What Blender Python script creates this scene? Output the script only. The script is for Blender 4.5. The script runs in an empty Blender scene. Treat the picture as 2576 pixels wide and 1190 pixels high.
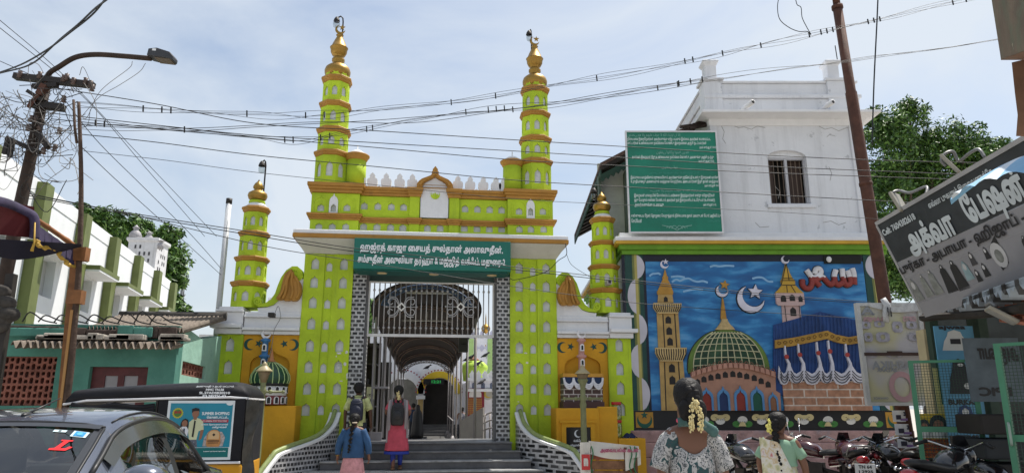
import bpy,math,random
import numpy as np
from mathutils import Vector as V,Matrix as Mx,geometry as geo
rad=math.radians
sc=bpy.context.scene
col=sc.collection
rnd=random.Random(7)
#camera, sky, sun, exposure
FPX,YAW,PIT,CH=1786.0,rad(6.7),rad(13.5),1.5
cd=bpy.data.cameras.new("camera");cam=bpy.data.objects.new("camera",cd);col.objects.link(cam)
cam.location=(0,0,CH);cam.rotation_euler=(rad(90)+PIT,0,-YAW)
cd.sensor_width=36;cd.lens=36*FPX/2576;cd.clip_start=0.05;cd.clip_end=3000
sc.camera=cam
SUN_EL,SUN_AZ=rad(66),rad(58)
w_=bpy.data.worlds.new("World");sc.world=w_;w_.use_nodes=True
nt=w_.node_tree;nt.nodes.clear()
N=nt.nodes.new;L=nt.links.new
out=N('ShaderNodeOutputWorld');sky=N('ShaderNodeTexSky');sky.sky_type='NISHITA';sky.sun_disc=False
sky.sun_elevation=SUN_EL;sky.sun_rotation=SUN_AZ;sky.dust_density=2.0;sky.air_density=1.2
bg1=N('ShaderNodeBackground');bg1.inputs[1].default_value=0.105;L(sky.outputs[0],bg1.inputs[0])
bg2=N('ShaderNodeBackground');bg2.inputs[0].default_value=(0.82,0.89,0.97,1);bg2.inputs[1].default_value=0.67
tc=N('ShaderNodeTexCoord');mp=N('ShaderNodeMapping');mp.inputs['Scale'].default_value=(1.0,1.0,1.7)
mp.inputs['Location'].default_value=(0.35,0.1,0.2);mp.inputs['Rotation'].default_value=(0.25,0.12,0.5)
L(tc.outputs['Generated'],mp.inputs[0])
nz=N('ShaderNodeTexNoise');nz.inputs['Scale'].default_value=1.7;nz.inputs['Detail'].default_value=9;nz.inputs['Roughness'].default_value=0.56
nz.inputs['Distortion'].default_value=0.5
L(mp.outputs[0],nz.inputs['Vector'])
rp=N('ShaderNodeValToRGB');rp.color_ramp.elements[0].position=0.40;rp.color_ramp.elements[0].color=(0.26,)*3+(1,)
rp.color_ramp.elements[1].position=0.61;rp.color_ramp.elements[1].color=(0.9,)*3+(1,)
L(nz.outputs['Fac'],rp.inputs[0])
mx=N('ShaderNodeMixShader');L(rp.outputs[0],mx.inputs[0]);L(bg1.outputs[0],mx.inputs[1]);L(bg2.outputs[0],mx.inputs[2])
L(mx.outputs[0],out.inputs[0])
sd=bpy.data.lights.new("sun",'SUN');sd.energy=4.8;sd.angle=rad(0.53);sd.color=(1.0,0.95,0.87)
sun=bpy.data.objects.new("sun",sd);col.objects.link(sun)
sdir=V((math.cos(SUN_EL)*math.sin(SUN_AZ),math.cos(SUN_EL)*math.cos(SUN_AZ),math.sin(SUN_EL)))
sun.rotation_euler=sdir.to_track_quat('Z','Y').to_euler();sun.location=sdir*60
sc.view_settings.view_transform='Standard';sc.view_settings.look='None'
sc.view_settings.exposure=0.5;sc.view_settings.gamma=1.0
sc.cycles.max_bounces=8;sc.cycles.transparent_max_bounces=12
try:sc.cycles.use_denoising=True
except Exception:pass
#measuring helpers: a pixel of the photograph (2576 wide) -> a point at a known distance
RT=V((math.cos(YAW),-math.sin(YAW),0));FH=V((math.sin(YAW),math.cos(YAW),0))
FW=FH*math.cos(PIT)+V((0,0,math.sin(PIT)));UP=RT.cross(FW)
CAM=V((0,0,CH))
def ray(px,py):return FW*FPX+RT*(px-1288)+UP*(595-py)
def at(px,py,Y):
 d=ray(px,py);return CAM+d*(Y/d.y)
def atc(px,py,w):
 d=ray(px,py);return CAM+d*(w/d.dot(FH))
def cw(u,w,z):return RT*u+FH*w+V((0,0,z))
MC=Mx(((RT.x,FH.x,0,0),(RT.y,FH.y,0,0),(0,0,1,0),(0,0,0,1)))
def uz(px,py,w):
 p=atc(px,py,w);return(p.dot(RT),p.z)
def xz(px,py,Y):
 p=at(px,py,Y);return(p.x,p.z)
 #2-D shapes
def fill2d(cs):
 P,E=[],[]
 for c in cs:
  n0=len(P);P+=[V((p[0],p[1]))for p in c];E+=[(n0+i,n0+(i+1)%len(c))for i in range(len(c))]
 r=geo.delaunay_2d_cdt(P,E,[],0,1e-6)
 vo,fo=r[0],r[2]
 if not fo:return[],[]
 vv=np.array([(p.x,p.y)for p in vo])
 T=[f for f in fo]
 C=np.array([vv[list(f)].mean(0)for f in T])
 w=np.zeros(len(C),int)
 for c in cs:
  a=np.array([(p[0],p[1])for p in c]);b=np.roll(a,-1,0)
  for i in range(len(a)):
   ax,ay=a[i];bx,by=b[i]
   if ay==by:continue
   cr=(bx-ax)*(C[:,1]-ay)-(C[:,0]-ax)*(by-ay)
   w+=((ay<=C[:,1])&(by>C[:,1])&(cr>0)).astype(int)-((ay>C[:,1])&(by<=C[:,1])&(cr<0)).astype(int)
 return[tuple(p)for p in vv],[T[i]for i in range(len(T))if w[i]!=0]
def area(c):return sum(c[i][0]*c[(i+1)%len(c)][1]-c[(i+1)%len(c)][0]*c[i][1]for i in range(len(c)))/2
def ccw(c):return list(c)if area(c)>0 else list(c)[::-1]
def mir(half,cx=0):
 return[(cx+x,z)for x,z in half]+[(cx-x,z)for x,z in reversed(half)if abs(x)>1e-9]
def ogee(cx,z0,w,h):
 return mir([(w*.5,z0),(w*.5,z0+h*.6),(w*.44,z0+h*.72),(w*.3,z0+h*.81),(w*.1,z0+h*.87),(0,z0+h)],cx)
def arch(cx,z0,w,h,n=8):
 r=w/2
 return[(cx-r,z0),(cx+r,z0)]+[(cx+r*math.cos(a),z0+h-r+r*math.sin(a))for a in[math.pi*i/n for i in range(n+1)]]
def circ(cx,cz,r,n=20,rz=None):return[(cx+r*math.cos(2*math.pi*i/n),cz+(rz or r)*math.sin(2*math.pi*i/n))for i in range(n)]
def star(cx,cz,r,rot=90,k=.42):return[(cx+(r if i%2==0 else r*k)*math.cos(rad(rot+36*i)),cz+(r if i%2==0 else r*k)*math.sin(rad(rot+36*i)))for i in range(10)]
def crescent(cx,cz,r,rot=0,th=.42,n=14):
 o,rr=r*th,r*(1-th*.42);d=r*.36
 a0=math.acos(max(-1,min(1,(d*d+r*r-rr*rr)/(2*d*r))));a1=math.acos(max(-1,min(1,(r*r-d*d-rr*rr)/(2*d*rr))))
 P=[(r*math.cos(t),r*math.sin(t))for t in[a0+(2*math.pi-2*a0)*i/n for i in range(n+1)]]
 Q=[(d+rr*math.cos(t),rr*math.sin(t))for t in[2*math.pi-a1-(2*math.pi-2*a1)*i/n for i in range(1,n)]]
 c,s=math.cos(rad(rot)),math.sin(rad(rot))
 return[(cx+x*c-y*s,cz+x*s+y*c)for x,y in P+Q]
def smooth_path(P,n=6,closed=False):
 P=[V(p)for p in P];out=[];m=len(P)
 for i in range(m if closed else m-1):
  a,b,c,d=(P[(i-1)%m]if closed or i>0 else P[0]*2-P[1]),P[i],P[(i+1)%m],(P[(i+2)%m]if closed or i+2<m else P[-1]*2-P[-2])
  for k in range(n):
   t=k/n;out.append(0.5*((2*b)+(c-a)*t+(2*a-5*b+4*c-d)*t*t+(3*b-a-3*c+d)*t**3))
 if not closed:out.append(P[-1])
 return out
_tc={}
def text2d(s,bold=0.0,res=3):
 k=(s,bold)
 if k in _tc:return _tc[k]
 c=bpy.data.curves.new('lettering','FONT');c.body=s;c.size=1
 o=bpy.data.objects.new('lettering',c);col.objects.link(o)
 dg=bpy.context.evaluated_depsgraph_get();dg.update()
 oc=o.evaluated_get(dg)
 cu=oc.to_curve(dg,apply_modifiers=False)
 cs=[]
 for sp in cu.splines:
  pts=[]
  if sp.type=='BEZIER':
   bp=sp.bezier_points;n=len(bp)
   for i in range(n):
    a,b=bp[i],bp[(i+1)%n]
    st=(a.handle_right-a.co).length<1e-5 and(b.handle_left-b.co).length<1e-5
    for t in([0]if st else[j/res for j in range(res)]):
     u=1-t;p=a.co*u**3+a.handle_right*3*u*u*t+b.handle_left*3*u*t*t+b.co*t**3
     pts.append((p.x,p.y))
  else:pts=[(p.co.x,p.co.y)for p in sp.points]
  q=[]
  for p in pts:
   if not q or(p[0]-q[-1][0])**2+(p[1]-q[-1][1])**2>1e-6:q.append(p)
  if len(q)>2:cs.append(q)
 oc.to_curve_clear()
 bpy.data.objects.remove(o);bpy.data.curves.remove(c)
 if bold and cs:
  bb=[(min(p[0]for p in c),max(p[0]for p in c),min(p[1]for p in c),max(p[1]for p in c),area(c))for c in cs]
  def hole(i):
   for j in range(len(cs)):
    if j!=i and bb[j][4]*bb[i][4]<0 and bb[j][0]<=bb[i][0]and bb[j][1]>=bb[i][1]and bb[j][2]<=bb[i][2]and bb[j][3]>=bb[i][3]:return True
   return False
  nc=[]
  for ci,c in enumerate(cs):
   sg=(1 if bb[ci][4]>0 else-1)*(-1 if hole(ci)else 1)
   n=len(c);q=[]
   for i in range(n):
    a,b,d=V(c[i-1]),V(c[i]),V(c[(i+1)%n])
    e1,e2=(b-a).normalized(),(d-b).normalized()
    nn=V((e1.y,-e1.x))+V((e2.y,-e2.x))
    if nn.length<.3:q.append(tuple(b));continue
    q.append(tuple(b+nn.normalized()*bold*sg))
   nc.append(q)
  cs=[((ccw(c)[::-1]if hole(ci)else ccw(c)))for ci,c in enumerate(nc)]
 _tc[k]=cs
 return cs
 #mesh builder
class B:
 def __init__(s,M=None):s.v=[];s.f=[];s.mi=[];s.sm=[];s.cur=0;s.smooth=False;s.M=M or Mx.Identity(4)
 def pts(s,P):
  i=len(s.v);s.v+=[s.M@V(p)for p in P];return i
 def face(s,idx):s.f.append(tuple(idx));s.mi.append(s.cur);s.sm.append(s.smooth)
 def poly(s,P):
  i=s.pts(P);s.face(range(i,i+len(P)))
 def box(s,x0,x1,y0,y1,z0,z1):
  i=s.pts([(x,y,z)for z in(z0,z1)for y in(y0,y1)for x in(x0,x1)])
  for f in((0,2,3,1),(4,5,7,6),(0,1,5,4),(2,6,7,3),(0,4,6,2),(1,3,7,5)):s.face([i+k for k in f])
 def bar(s,p,q,w,d=None,up=(0,0,1)):
  p,q=V(p),V(q);t=(q-p).normalized();u=V(up)
  if abs(t.dot(u))>.95:u=V((1,0,0))
  a=t.cross(u).normalized()*(w/2);b=a.cross(t).normalized()*((d or w)/2)
  i=s.pts([p+a+b,p-a+b,p-a-b,p+a-b,q+a+b,q-a+b,q-a-b,q+a-b])
  for f in((0,1,2,3),(7,6,5,4),(0,4,5,1),(1,5,6,2),(2,6,7,3),(3,7,4,0)):s.face([i+k for k in f])
 def prism(s,c,y0,y1,holes=(),back=True):
  cs=[ccw(c)]+[ccw(h)[::-1]for h in holes]
  vo,fo=fill2d(cs)
  i=s.pts([(x,y0,z)for x,z in vo])
  for f in fo:s.face([i+k for k in f])
  if back:
   i=s.pts([(x,y1,z)for x,z in vo])
   for f in fo:s.face([i+k for k in f][::-1])
  if abs(y1-y0)>1e-6:
   for q in cs:
    n=len(q);i=s.pts([(x,y0,z)for x,z in q]+[(x,y1,z)for x,z in q])
    for k in range(n):s.face((i+k,i+n+k,i+n+(k+1)%n,i+(k+1)%n))
 def flat(s,cs,y):
  vo,fo=fill2d(cs);i=s.pts([(x,y,z)for x,z in vo])
  for f in fo:s.face([i+k for k in f])
 def text(s,t,cx,cz,y,W=None,H=None,bold=.02,flip=False,depth=0):
  cs=text2d(t,bold)
  if not cs:return
  xs=[p[0]for c in cs for p in c];zs=[p[1]for c in cs for p in c]
  x0,x1,z0,z1=min(xs),max(xs),min(zs),max(zs)
  kx=(W/(x1-x0))if W else None;kz=(H/(z1-z0))if H else None
  kx=kx or kz;kz=kz or kx
  g=-1 if flip else 1
  cs=[[(cx+g*(p[0]-(x0+x1)/2)*kx,cz+(p[1]-(z0+z1)/2)*kz)for p in c]for c in cs]
  s.flat(cs,y)
 def lathe(s,prof,c=(0,0,0),n=20,a0=0,sy=1):
  c=V(c);m=len(prof)
  i=s.pts([c+V((r*math.cos(a0+2*math.pi*k/n),sy*r*math.sin(a0+2*math.pi*k/n),z))for r,z in prof for k in range(n)])
  for j in range(m-1):
   for k in range(n):s.face((i+j*n+k,i+j*n+(k+1)%n,i+(j+1)*n+(k+1)%n,i+(j+1)*n+k))
  if prof[0][0]>1e-4:s.face([i+k for k in range(n)][::-1])
  if prof[-1][0]>1e-4:s.face([i+(m-1)*n+k for k in range(n)])
 def tube(s,path,r,n=6,closed=False,flat=1):
  P=[V(p)for p in path];m=len(P)
  if not hasattr(r,'__len__'):r=[r]*m
  ref=None;idx=[]
  for i in range(m):
   t=(P[(i+1)%m]-P[i-1])if closed else(P[min(i+1,m-1)]-P[max(i-1,0)])
   t=t.normalized()if t.length>1e-9 else V((0,0,1))
   if ref is None:
    ref=V((0,0,1))if abs(t.z)<.9 else V((1,0,0))
    ref=(ref-t*ref.dot(t)).normalized()
   else:
    q=ref-t*ref.dot(t);ref=q.normalized()if q.length>1e-6 else ref
   b=t.cross(ref)
   idx.append(s.pts([P[i]+(ref*math.cos(2*math.pi*k/n)+b*math.sin(2*math.pi*k/n)*flat)*r[i]for k in range(n)]))
  for i in range(m if closed else m-1):
   a,c=idx[i],idx[(i+1)%m]
   for k in range(n):s.face((a+k,a+(k+1)%n,c+(k+1)%n,c+k))
  if not closed:
   s.face([idx[0]+k for k in range(n)][::-1]);s.face([idx[-1]+k for k in range(n)])
 def ball(s,c,rx,ry=None,rz=None,n=12,m=8):
  ry=ry or rx;rz=rz or rx;c=V(c)
  top=s.pts([c+V((0,0,rz))]);rows=[]
  for j in range(1,m):
   t=math.pi*j/m
   rows.append(s.pts([c+V((rx*math.sin(t)*math.cos(2*math.pi*k/n),ry*math.sin(t)*math.sin(2*math.pi*k/n),rz*math.cos(t)))for k in range(n)]))
  bot=s.pts([c-V((0,0,rz))])
  for k in range(n):
   s.face((top,rows[0]+k,rows[0]+(k+1)%n));s.face((bot,rows[-1]+(k+1)%n,rows[-1]+k))
   for j in range(len(rows)-1):s.face((rows[j]+k,rows[j+1]+k,rows[j+1]+(k+1)%n,rows[j]+(k+1)%n))
 def rings(s,R_,closed=True,caps=True):
  n=len(R_[0]);I=[s.pts(r)for r in R_]
  for a,b in zip(I,I[1:]):
   for k in range(n if closed else n-1):s.face((a+k,a+(k+1)%n,b+(k+1)%n,b+k))
  if caps and closed:s.face([I[0]+k for k in range(n)][::-1]);s.face([I[-1]+k for k in range(n)])
 def grid(s,fn,nu,nv):
  i=s.pts([fn(a/nu,b/nv)for b in range(nv+1)for a in range(nu+1)])
  for b in range(nv):
   for a in range(nu):k=i+b*(nu+1)+a;s.face((k,k+1,k+nu+2,k+nu+1))
 def slab(s,front,d):
  n=len(front);d=V(d);i=s.pts(list(front)+[V(p)+d for p in front])
  s.face(range(i,i+n));s.face([i+n+k for k in range(n)][::-1])
  for k in range(n):s.face((i+k,i+n+k,i+n+(k+1)%n,i+(k+1)%n))
WM={}
def tag(o,label=None,cat=None,group=None,kind=None):
 for k,v in(('label',label),('category',cat),('group',group),('kind',kind)):
  if v:o[k]=v
 return o
def thing(name,label,cat,loc=(0,0,0),rz=0,group=None):
 o=bpy.data.objects.new(name,None);col.objects.link(o);o.location=loc;o.rotation_euler=(0,0,rz);o.empty_display_size=.1
 WM[o]=Mx.Translation(V(loc))@Mx.Rotation(rz,4,'Z')
 return tag(o,label,cat,group)
def build(b,name,mats,parent=None,local=False,bev=0,sub=0,label=None,smooth=None):
 if not isinstance(mats,(list,tuple)):mats=[mats]
 vs=b.v
 loc=None
 if parent is not None:
  if not local:
   iv=WM[parent].inverted();vs=[iv@p for p in vs]
 else:
  xs=[p.x for p in vs];ys=[p.y for p in vs]
  loc=V(((min(xs)+max(xs))/2,(min(ys)+max(ys))/2,min(p.z for p in vs)));vs=[p-loc for p in vs]
 me=bpy.data.meshes.new(name);me.from_pydata([tuple(p)for p in vs],[],b.f)
 for m in mats:me.materials.append(m)
 me.polygons.foreach_set('material_index',b.mi)
 me.polygons.foreach_set('use_smooth',b.sm if smooth is None else[smooth]*len(b.f))
 me.update()
 o=bpy.data.objects.new(name,me);col.objects.link(o)
 if parent is not None:o.parent=parent;WM[o]=WM[parent]
 else:o.location=loc;WM[o]=Mx.Translation(loc)
 if bev:
  md=o.modifiers.new('bevel','BEVEL');md.width=bev;md.segments=2;md.limit_method='ANGLE';md.angle_limit=rad(40)
 if sub:
  md=o.modifiers.new('sub','SUBSURF');md.levels=sub;md.render_levels=sub
 if label:o['label']=label
 return o
def one(b,name,mats,label,cat,group=None,kind=None,**k):
 return tag(build(b,name,mats,None,**k),label,cat,group,kind)
 #materials
def mat(name,c,rough=.75,metal=0,var=.12,scale=3.0,bump=0.0,bscale=40,dirt=None,dirtamt=.5,streak=False,dscale=2.0,spec=.4,coat=0,peel=None,peelamt=.7,pscale=1.6):
 m=bpy.data.materials.new(name);m.use_nodes=True;t=m.node_tree;n=t.nodes;l=t.links.new
 bs=n['Principled BSDF'];bs.inputs['Roughness'].default_value=rough;bs.inputs['Metallic'].default_value=metal
 bs.inputs['Specular IOR Level'].default_value=spec
 if coat:bs.inputs['Coat Weight'].default_value=coat;bs.inputs['Coat Roughness'].default_value=.05
 tc=n.new('ShaderNodeTexCoord')
 a=n.new('ShaderNodeTexNoise');a.inputs['Scale'].default_value=scale;a.inputs['Detail'].default_value=7;a.inputs['Roughness'].default_value=.62
 l(tc.outputs['Object'],a.inputs['Vector'])
 mr=n.new('ShaderNodeMapRange');mr.inputs[1].default_value=.3;mr.inputs[2].default_value=.7;l(a.outputs['Fac'],mr.inputs[0])
 mi=n.new('ShaderNodeMix');mi.data_type='RGBA';l(mr.outputs[0],mi.inputs[0])
 mi.inputs[6].default_value=tuple(x*(1-var)for x in c)+(1,);mi.inputs[7].default_value=tuple(min(1,x*(1+var))for x in c)+(1,)
 cur=mi.outputs[2]
 def layer(colr,lo,hi,sc_,st,seed):
  nonlocal cur
  mpn=n.new('ShaderNodeMapping');mpn.inputs['Location'].default_value=(seed,seed*.7,seed*.3)
  mpn.inputs['Scale'].default_value=(sc_*(3 if st else 1),sc_*(3 if st else 1),sc_*(.22 if st else 1))
  l(tc.outputs['Object'],mpn.inputs[0])
  b2=n.new('ShaderNodeTexNoise');b2.inputs['Scale'].default_value=1;b2.inputs['Detail'].default_value=9;b2.inputs['Roughness'].default_value=.68
  l(mpn.outputs[0],b2.inputs['Vector'])
  r2=n.new('ShaderNodeMapRange');r2.inputs[1].default_value=lo;r2.inputs[2].default_value=hi;l(b2.outputs['Fac'],r2.inputs[0])
  x=n.new('ShaderNodeMix');x.data_type='RGBA';l(r2.outputs[0],x.inputs[0]);l(cur,x.inputs[6]);x.inputs[7].default_value=tuple(colr)+(1,)
  cur=x.outputs[2]
 if dirt:layer(dirt,.72-.3*dirtamt,1.0-.18*dirtamt,dscale,streak,3.1)
 if peel:layer(peel,peelamt,peelamt+.025,pscale,False,11.7)
 l(cur,bs.inputs['Base Color'])
 if bump:
  b3=n.new('ShaderNodeTexNoise');b3.inputs['Scale'].default_value=bscale;b3.inputs['Detail'].default_value=5;l(tc.outputs['Object'],b3.inputs['Vector'])
  bu=n.new('ShaderNodeBump');bu.inputs['Strength'].default_value=bump;bu.inputs['Distance'].default_value=.02;l(b3.outputs['Fac'],bu.inputs['Height'])
  l(bu.outputs[0],bs.inputs['Normal'])
 return m
def brickmat(name,c1,c2,mortar,bw,bh,gap=.012,bump=.5,rough=.6,spread=0,var=.35,off=.5):
 m=bpy.data.materials.new(name);m.use_nodes=True;t=m.node_tree;n=t.nodes;l=t.links.new;bs=n['Principled BSDF'];bs.inputs['Roughness'].default_value=rough
 tc=n.new('ShaderNodeTexCoord');sp=n.new('ShaderNodeSeparateXYZ');l(tc.outputs['Object'],sp.inputs[0])
 ad=n.new('ShaderNodeMath');l(sp.outputs[0],ad.inputs[0]);l(sp.outputs[1],ad.inputs[1])
 cb=n.new('ShaderNodeCombineXYZ');l(ad.outputs[0],cb.inputs[0]);l(sp.outputs[2],cb.inputs[1])
 br=n.new('ShaderNodeTexBrick');l(cb.outputs[0],br.inputs['Vector']);br.offset=off
 br.inputs['Color1'].default_value=c1+(1,);br.inputs['Color2'].default_value=c2+(1,);br.inputs['Mortar'].default_value=mortar+(1,)
 br.inputs['Scale'].default_value=1;br.inputs['Brick Width'].default_value=bw;br.inputs['Row Height'].default_value=bh;br.inputs['Mortar Size'].default_value=gap
 br.inputs['Mortar Smooth'].default_value=.1;br.inputs['Bias'].default_value=spread
 nzn=n.new('ShaderNodeTexNoise');nzn.inputs['Scale'].default_value=9;nzn.inputs['Detail'].default_value=6;l(tc.outputs['Object'],nzn.inputs['Vector'])
 mr=n.new('ShaderNodeMapRange');mr.inputs[1].default_value=.3;mr.inputs[2].default_value=.7;mr.inputs[3].default_value=1-var;mr.inputs[4].default_value=1+var;l(nzn.outputs['Fac'],mr.inputs[0])
 mu=n.new('ShaderNodeMix');mu.data_type='RGBA';mu.blend_type='MULTIPLY';mu.inputs[0].default_value=1;l(br.outputs['Color'],mu.inputs[6]);l(mr.outputs[0],mu.inputs[7]);l(mu.outputs[2],bs.inputs['Base Color'])
 bu=n.new('ShaderNodeBump');bu.inputs['Strength'].default_value=bump;bu.inputs['Distance'].default_value=.02;bu.invert=True;l(br.outputs['Fac'],bu.inputs['Height']);l(bu.outputs[0],bs.inputs['Normal'])
 return m
def glassmat(name,tint,refl=.12,rough=.02):
 m=bpy.data.materials.new(name);m.use_nodes=True;t=m.node_tree;n=t.nodes;l=t.links.new;n.clear()
 o=n.new('ShaderNodeOutputMaterial');tr=n.new('ShaderNodeBsdfTransparent');tr.inputs[0].default_value=tint+(1,)
 gl=n.new('ShaderNodeBsdfGlossy');gl.inputs['Roughness'].default_value=rough;fr=n.new('ShaderNodeLayerWeight');fr.inputs[0].default_value=.5
 pw=n.new('ShaderNodeMath');pw.operation='POWER';pw.inputs[1].default_value=5;l(fr.outputs['Facing'],pw.inputs[0])
 mm=n.new('ShaderNodeMath');mm.operation='ADD';mm.inputs[1].default_value=refl+.04;mm.use_clamp=True;l(pw.outputs[0],mm.inputs[0])
 x=n.new('ShaderNodeMixShader');l(mm.outputs[0],x.inputs[0]);l(tr.outputs[0],x.inputs[1]);l(gl.outputs[0],x.inputs[2]);l(x.outputs[0],o.inputs[0])
 return m
LIME=mat('lime_paint',(.405,.54,.024),.8,var=.24,scale=1.1,bump=.25,bscale=22,dirt=(.17,.27,.03),dirtamt=.5,streak=True,dscale=1.3)
LIMEW=mat('lime_paint_flaking',(.405,.54,.024),.8,var=.24,scale=1.1,bump=.35,bscale=18,dirt=(.16,.25,.03),dirtamt=.55,streak=True,dscale=1.3,peel=(.62,.62,.58),peelamt=.70,pscale=1.3)
GOLD=mat('ochre_band_paint',(.38,.185,.03),.6,var=.15,bump=.2,dirt=(.2,.11,.03),dirtamt=.4,streak=True)
BRASS=mat('gold_paint',(.34,.20,.045),.42,metal=.75,var=.12,scale=6,dirt=(.2,.12,.03),dirtamt=.3)
WHITE=mat('white_limewash',(.69,.69,.70),.85,var=.05,bump=.3,bscale=14,dirt=(.42,.42,.42),dirtamt=.45,streak=True,dscale=1.1)
WHITE2=mat('white_plaster',(.655,.665,.69),.9,var=.06,scale=1.2,bump=.8,bscale=5,dirt=(.40,.405,.42),dirtamt=.7,streak=True,dscale=.9,peel=(.47,.48,.50),peelamt=.625,pscale=3.4)
PANE=mat('niche_grey_white',(.56,.57,.60),.8,var=.12,scale=6,bump=.2,dirt=(.3,.3,.3),dirtamt=.3)
YEL=mat('yellow_paint',(.60,.30,.012),.7,var=.12,scale=2,bump=.25,bscale=18,dirt=(.32,.17,.03),dirtamt=.4,streak=True,peel=(.27,.20,.10),peelamt=.735,pscale=1.7)
TEAL=mat('teal_sign_paint',(.008,.135,.10),.5,var=.1,scale=1.5,dirt=(.03,.16,.13),dirtamt=.4,streak=True)
TEALD=mat('teal_paint',(.006,.10,.09),.6)
SILVER=mat('silver_lettering',(.72,.74,.76),.5,var=.05)
BLACK=mat('black_paint',(.012,.012,.014),.5)
STEEL=mat('painted_steel',(.42,.41,.41),.4,metal=.5,var=.1)
PINKW=mat('pinkish_white_steel_paint',(.36,.33,.33),.5,var=.12,dirt=(.3,.27,.26),dirtamt=.3)
TILE=brickmat('black_and_grey_tiles',(.002,.002,.003),(.075,.075,.08),(.40,.40,.41),.13,.088,.019,.9,.4,spread=-.1,var=.35)
STEP=mat('grey_stone_step',(.105,.105,.11),.5,var=.25,scale=5,bump=.1,dirt=(.2,.2,.2),dirtamt=.4,dscale=5)
STEPE=mat('worn_step_edge',(.42,.42,.42),.6,var=.2)
RUST=mat('rusty_iron',(.085,.035,.022),.8,var=.3,scale=8,bump=.3,dirt=(.03,.018,.014),dirtamt=.6,streak=True)
DARKI=mat('dark_iron',(.02,.016,.014),.6,var=.3,scale=10)
WIRE=mat('black_cable',(.008,.008,.008),.5,var=0)
WIREG=mat('grey_cable',(.16,.15,.14),.6,var=0)
OLIVE=mat('olive_green_paint',(.13,.155,.045),.6,var=.15,bump=.1,dirt=(.07,.08,.04),dirtamt=.3,streak=True)
OLIVEL=mat('olive_lamp_post_paint',(.17,.18,.085),.5,var=.15,scale=9,dirt=(.08,.08,.05),dirtamt=.4)
CLEAR=glassmat('clear_glass',(.75,.78,.78),.06)
#the ground
b=B();b.poly([(-400,-300,0),(400,-300,0),(400,500,0),(-400,500,0)])
one(b,'ground',mat('pale_bounce_concrete',(.36,.335,.30),.9,var=.2,scale=2,bump=.3,dirt=(.42,.38,.33),dirtamt=.5),None,None,kind='structure')  # unseen ground, made pale to bounce more light onto the fronts
#the gateway
GX,YG=.06,15.5
MG=Mx.Translation((GX,YG,0))
gate=thing('gateway','lime green and gold gateway with two tall stepped minarets and a flight of grey steps','gateway',(GX,YG,0))
def Zg(px,py,Y=YG):return at(px,py,Y).z
def niche_plate(b,outline,holes,y0,y1):b.prism(outline,y0,y1,holes)
def pane(h,y,par,M=MG,grow=.012):
 cx=sum(p[0]for p in h)/len(h);cz=sum(p[1]for p in h)/len(h)
 q=B(M);q.prism([(cx+(x-cx)*1.12,cz+(z-cz)*1.08)for x,z in h],y,y+.012)
 return build(q,'niche',PANE,par)
def rect(x0,x1,z0,z1):return[(x0,z0),(x1,z0),(x1,z1),(x0,z1)]
rows_b=[677,724,775,828,884,937,992,1045];rows_m=[681,721,775,828,884,937,988,1043]
for s in(-1,1):
 p=B(MG);mid=[];lo=[];hi=[]
 zt=4.74
 for yb,ym in zip(rows_b,rows_m):
  z=Zg(800,yb);lo.append(ogee(s*2.535,z,.165,.265));hi.append(ogee(s*1.925,z,.165,.27));mid.append(ogee(s*2.235,Zg(800,ym),.125,.21))
 x=lambda a,c:rect(min(s*a,s*c),max(s*a,s*c),0,zt)
 p.prism(x(2.33,2.76),0,.075,lo);p.prism(x(1.72,2.14),0,.075,hi);p.prism(x(2.142,2.328),.035,.0745,mid)
 p.box(min(s*1.722,s*2.758),max(s*1.722,s*2.758),.0755,1.1,0,zt)
 pr=build(p,'pier',LIMEW,gate)
 for h in lo+hi:pane(h,.062,gate)
 for h in mid:pane(h,.062,gate)
 q=B(MG);q.box(min(s*1.43,s*1.719),max(s*1.43,s*1.719),.06,1.1,.0,4.32);build(q,'tile_pilaster',TILE,gate)
 q=B(MG);q.box(min(s*1.385,s*1.428),max(s*1.385,s*1.428),.12,.32,.0,4.32);build(q,'door_jamb',mat('grey_granite',(.12,.12,.125),.5),gate)
PCH=mat('bare_plaster',(.60,.60,.57),.9,var=.3,scale=14,dirt=(.08,.08,.07),dirtamt=.4,dscale=9)
for px,py,w,h in((853,888,14,6),(872,886,8,9),(868,915,8,14),(851,925,6,6),(873,945,5,20),(858,958,9,4),(846,896,4,5),(1322,888,12,4),(1326,912,8,6),(1304,1010,5,3),(790,668,3,3)):
 r_=random.Random(px);c=at(px,py,YG);q=B(MG);q.prism([(c.x-GX+w*.0082*r_.uniform(.6,1.15)*math.cos(t)*.5,c.z+h*.0082*r_.uniform(.6,1.15)*math.sin(t)*.5)for t in[2*math.pi*k/11 for k in range(11)]],-.003,.001);build(q,'peeled_patch',PCH,gate)
q=B(MG);q.box(-1.72,1.72,.06,1.1,4.325,5.0);build(q,'lintel',mat('dark_teal_beam',(.02,.08,.07),.7),gate)  # lintel in a plain dark teal
q=B(MG)
q.rings([[(-2.765,-.02,4.745),(2.765,-.02,4.745),(2.765,1.3,4.745),(-2.765,1.3,4.745)],[(-2.93,-.46,4.992),(2.93,-.46,4.992),(2.93,1.3,4.992),(-2.93,1.3,4.992)]])
build(q,'soffit',mat('soffit_plaster',(.60,.585,.56),.85,var=.08,dirt=(.38,.36,.33),dirtamt=.5,streak=True),gate)
q=B(MG);q.box(-2.965,2.965,-.5,1.35,4.995,5.085);build(q,'eave_band',GOLD,gate,bev=.012)
q=B(MG);q.box(-2.955,2.955,-.485,1.33,5.087,5.165);q.box(-2.91,2.91,-.44,1.3,5.166,5.185);build(q,'eave_slab',WHITE,gate,bev=.025)
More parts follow.
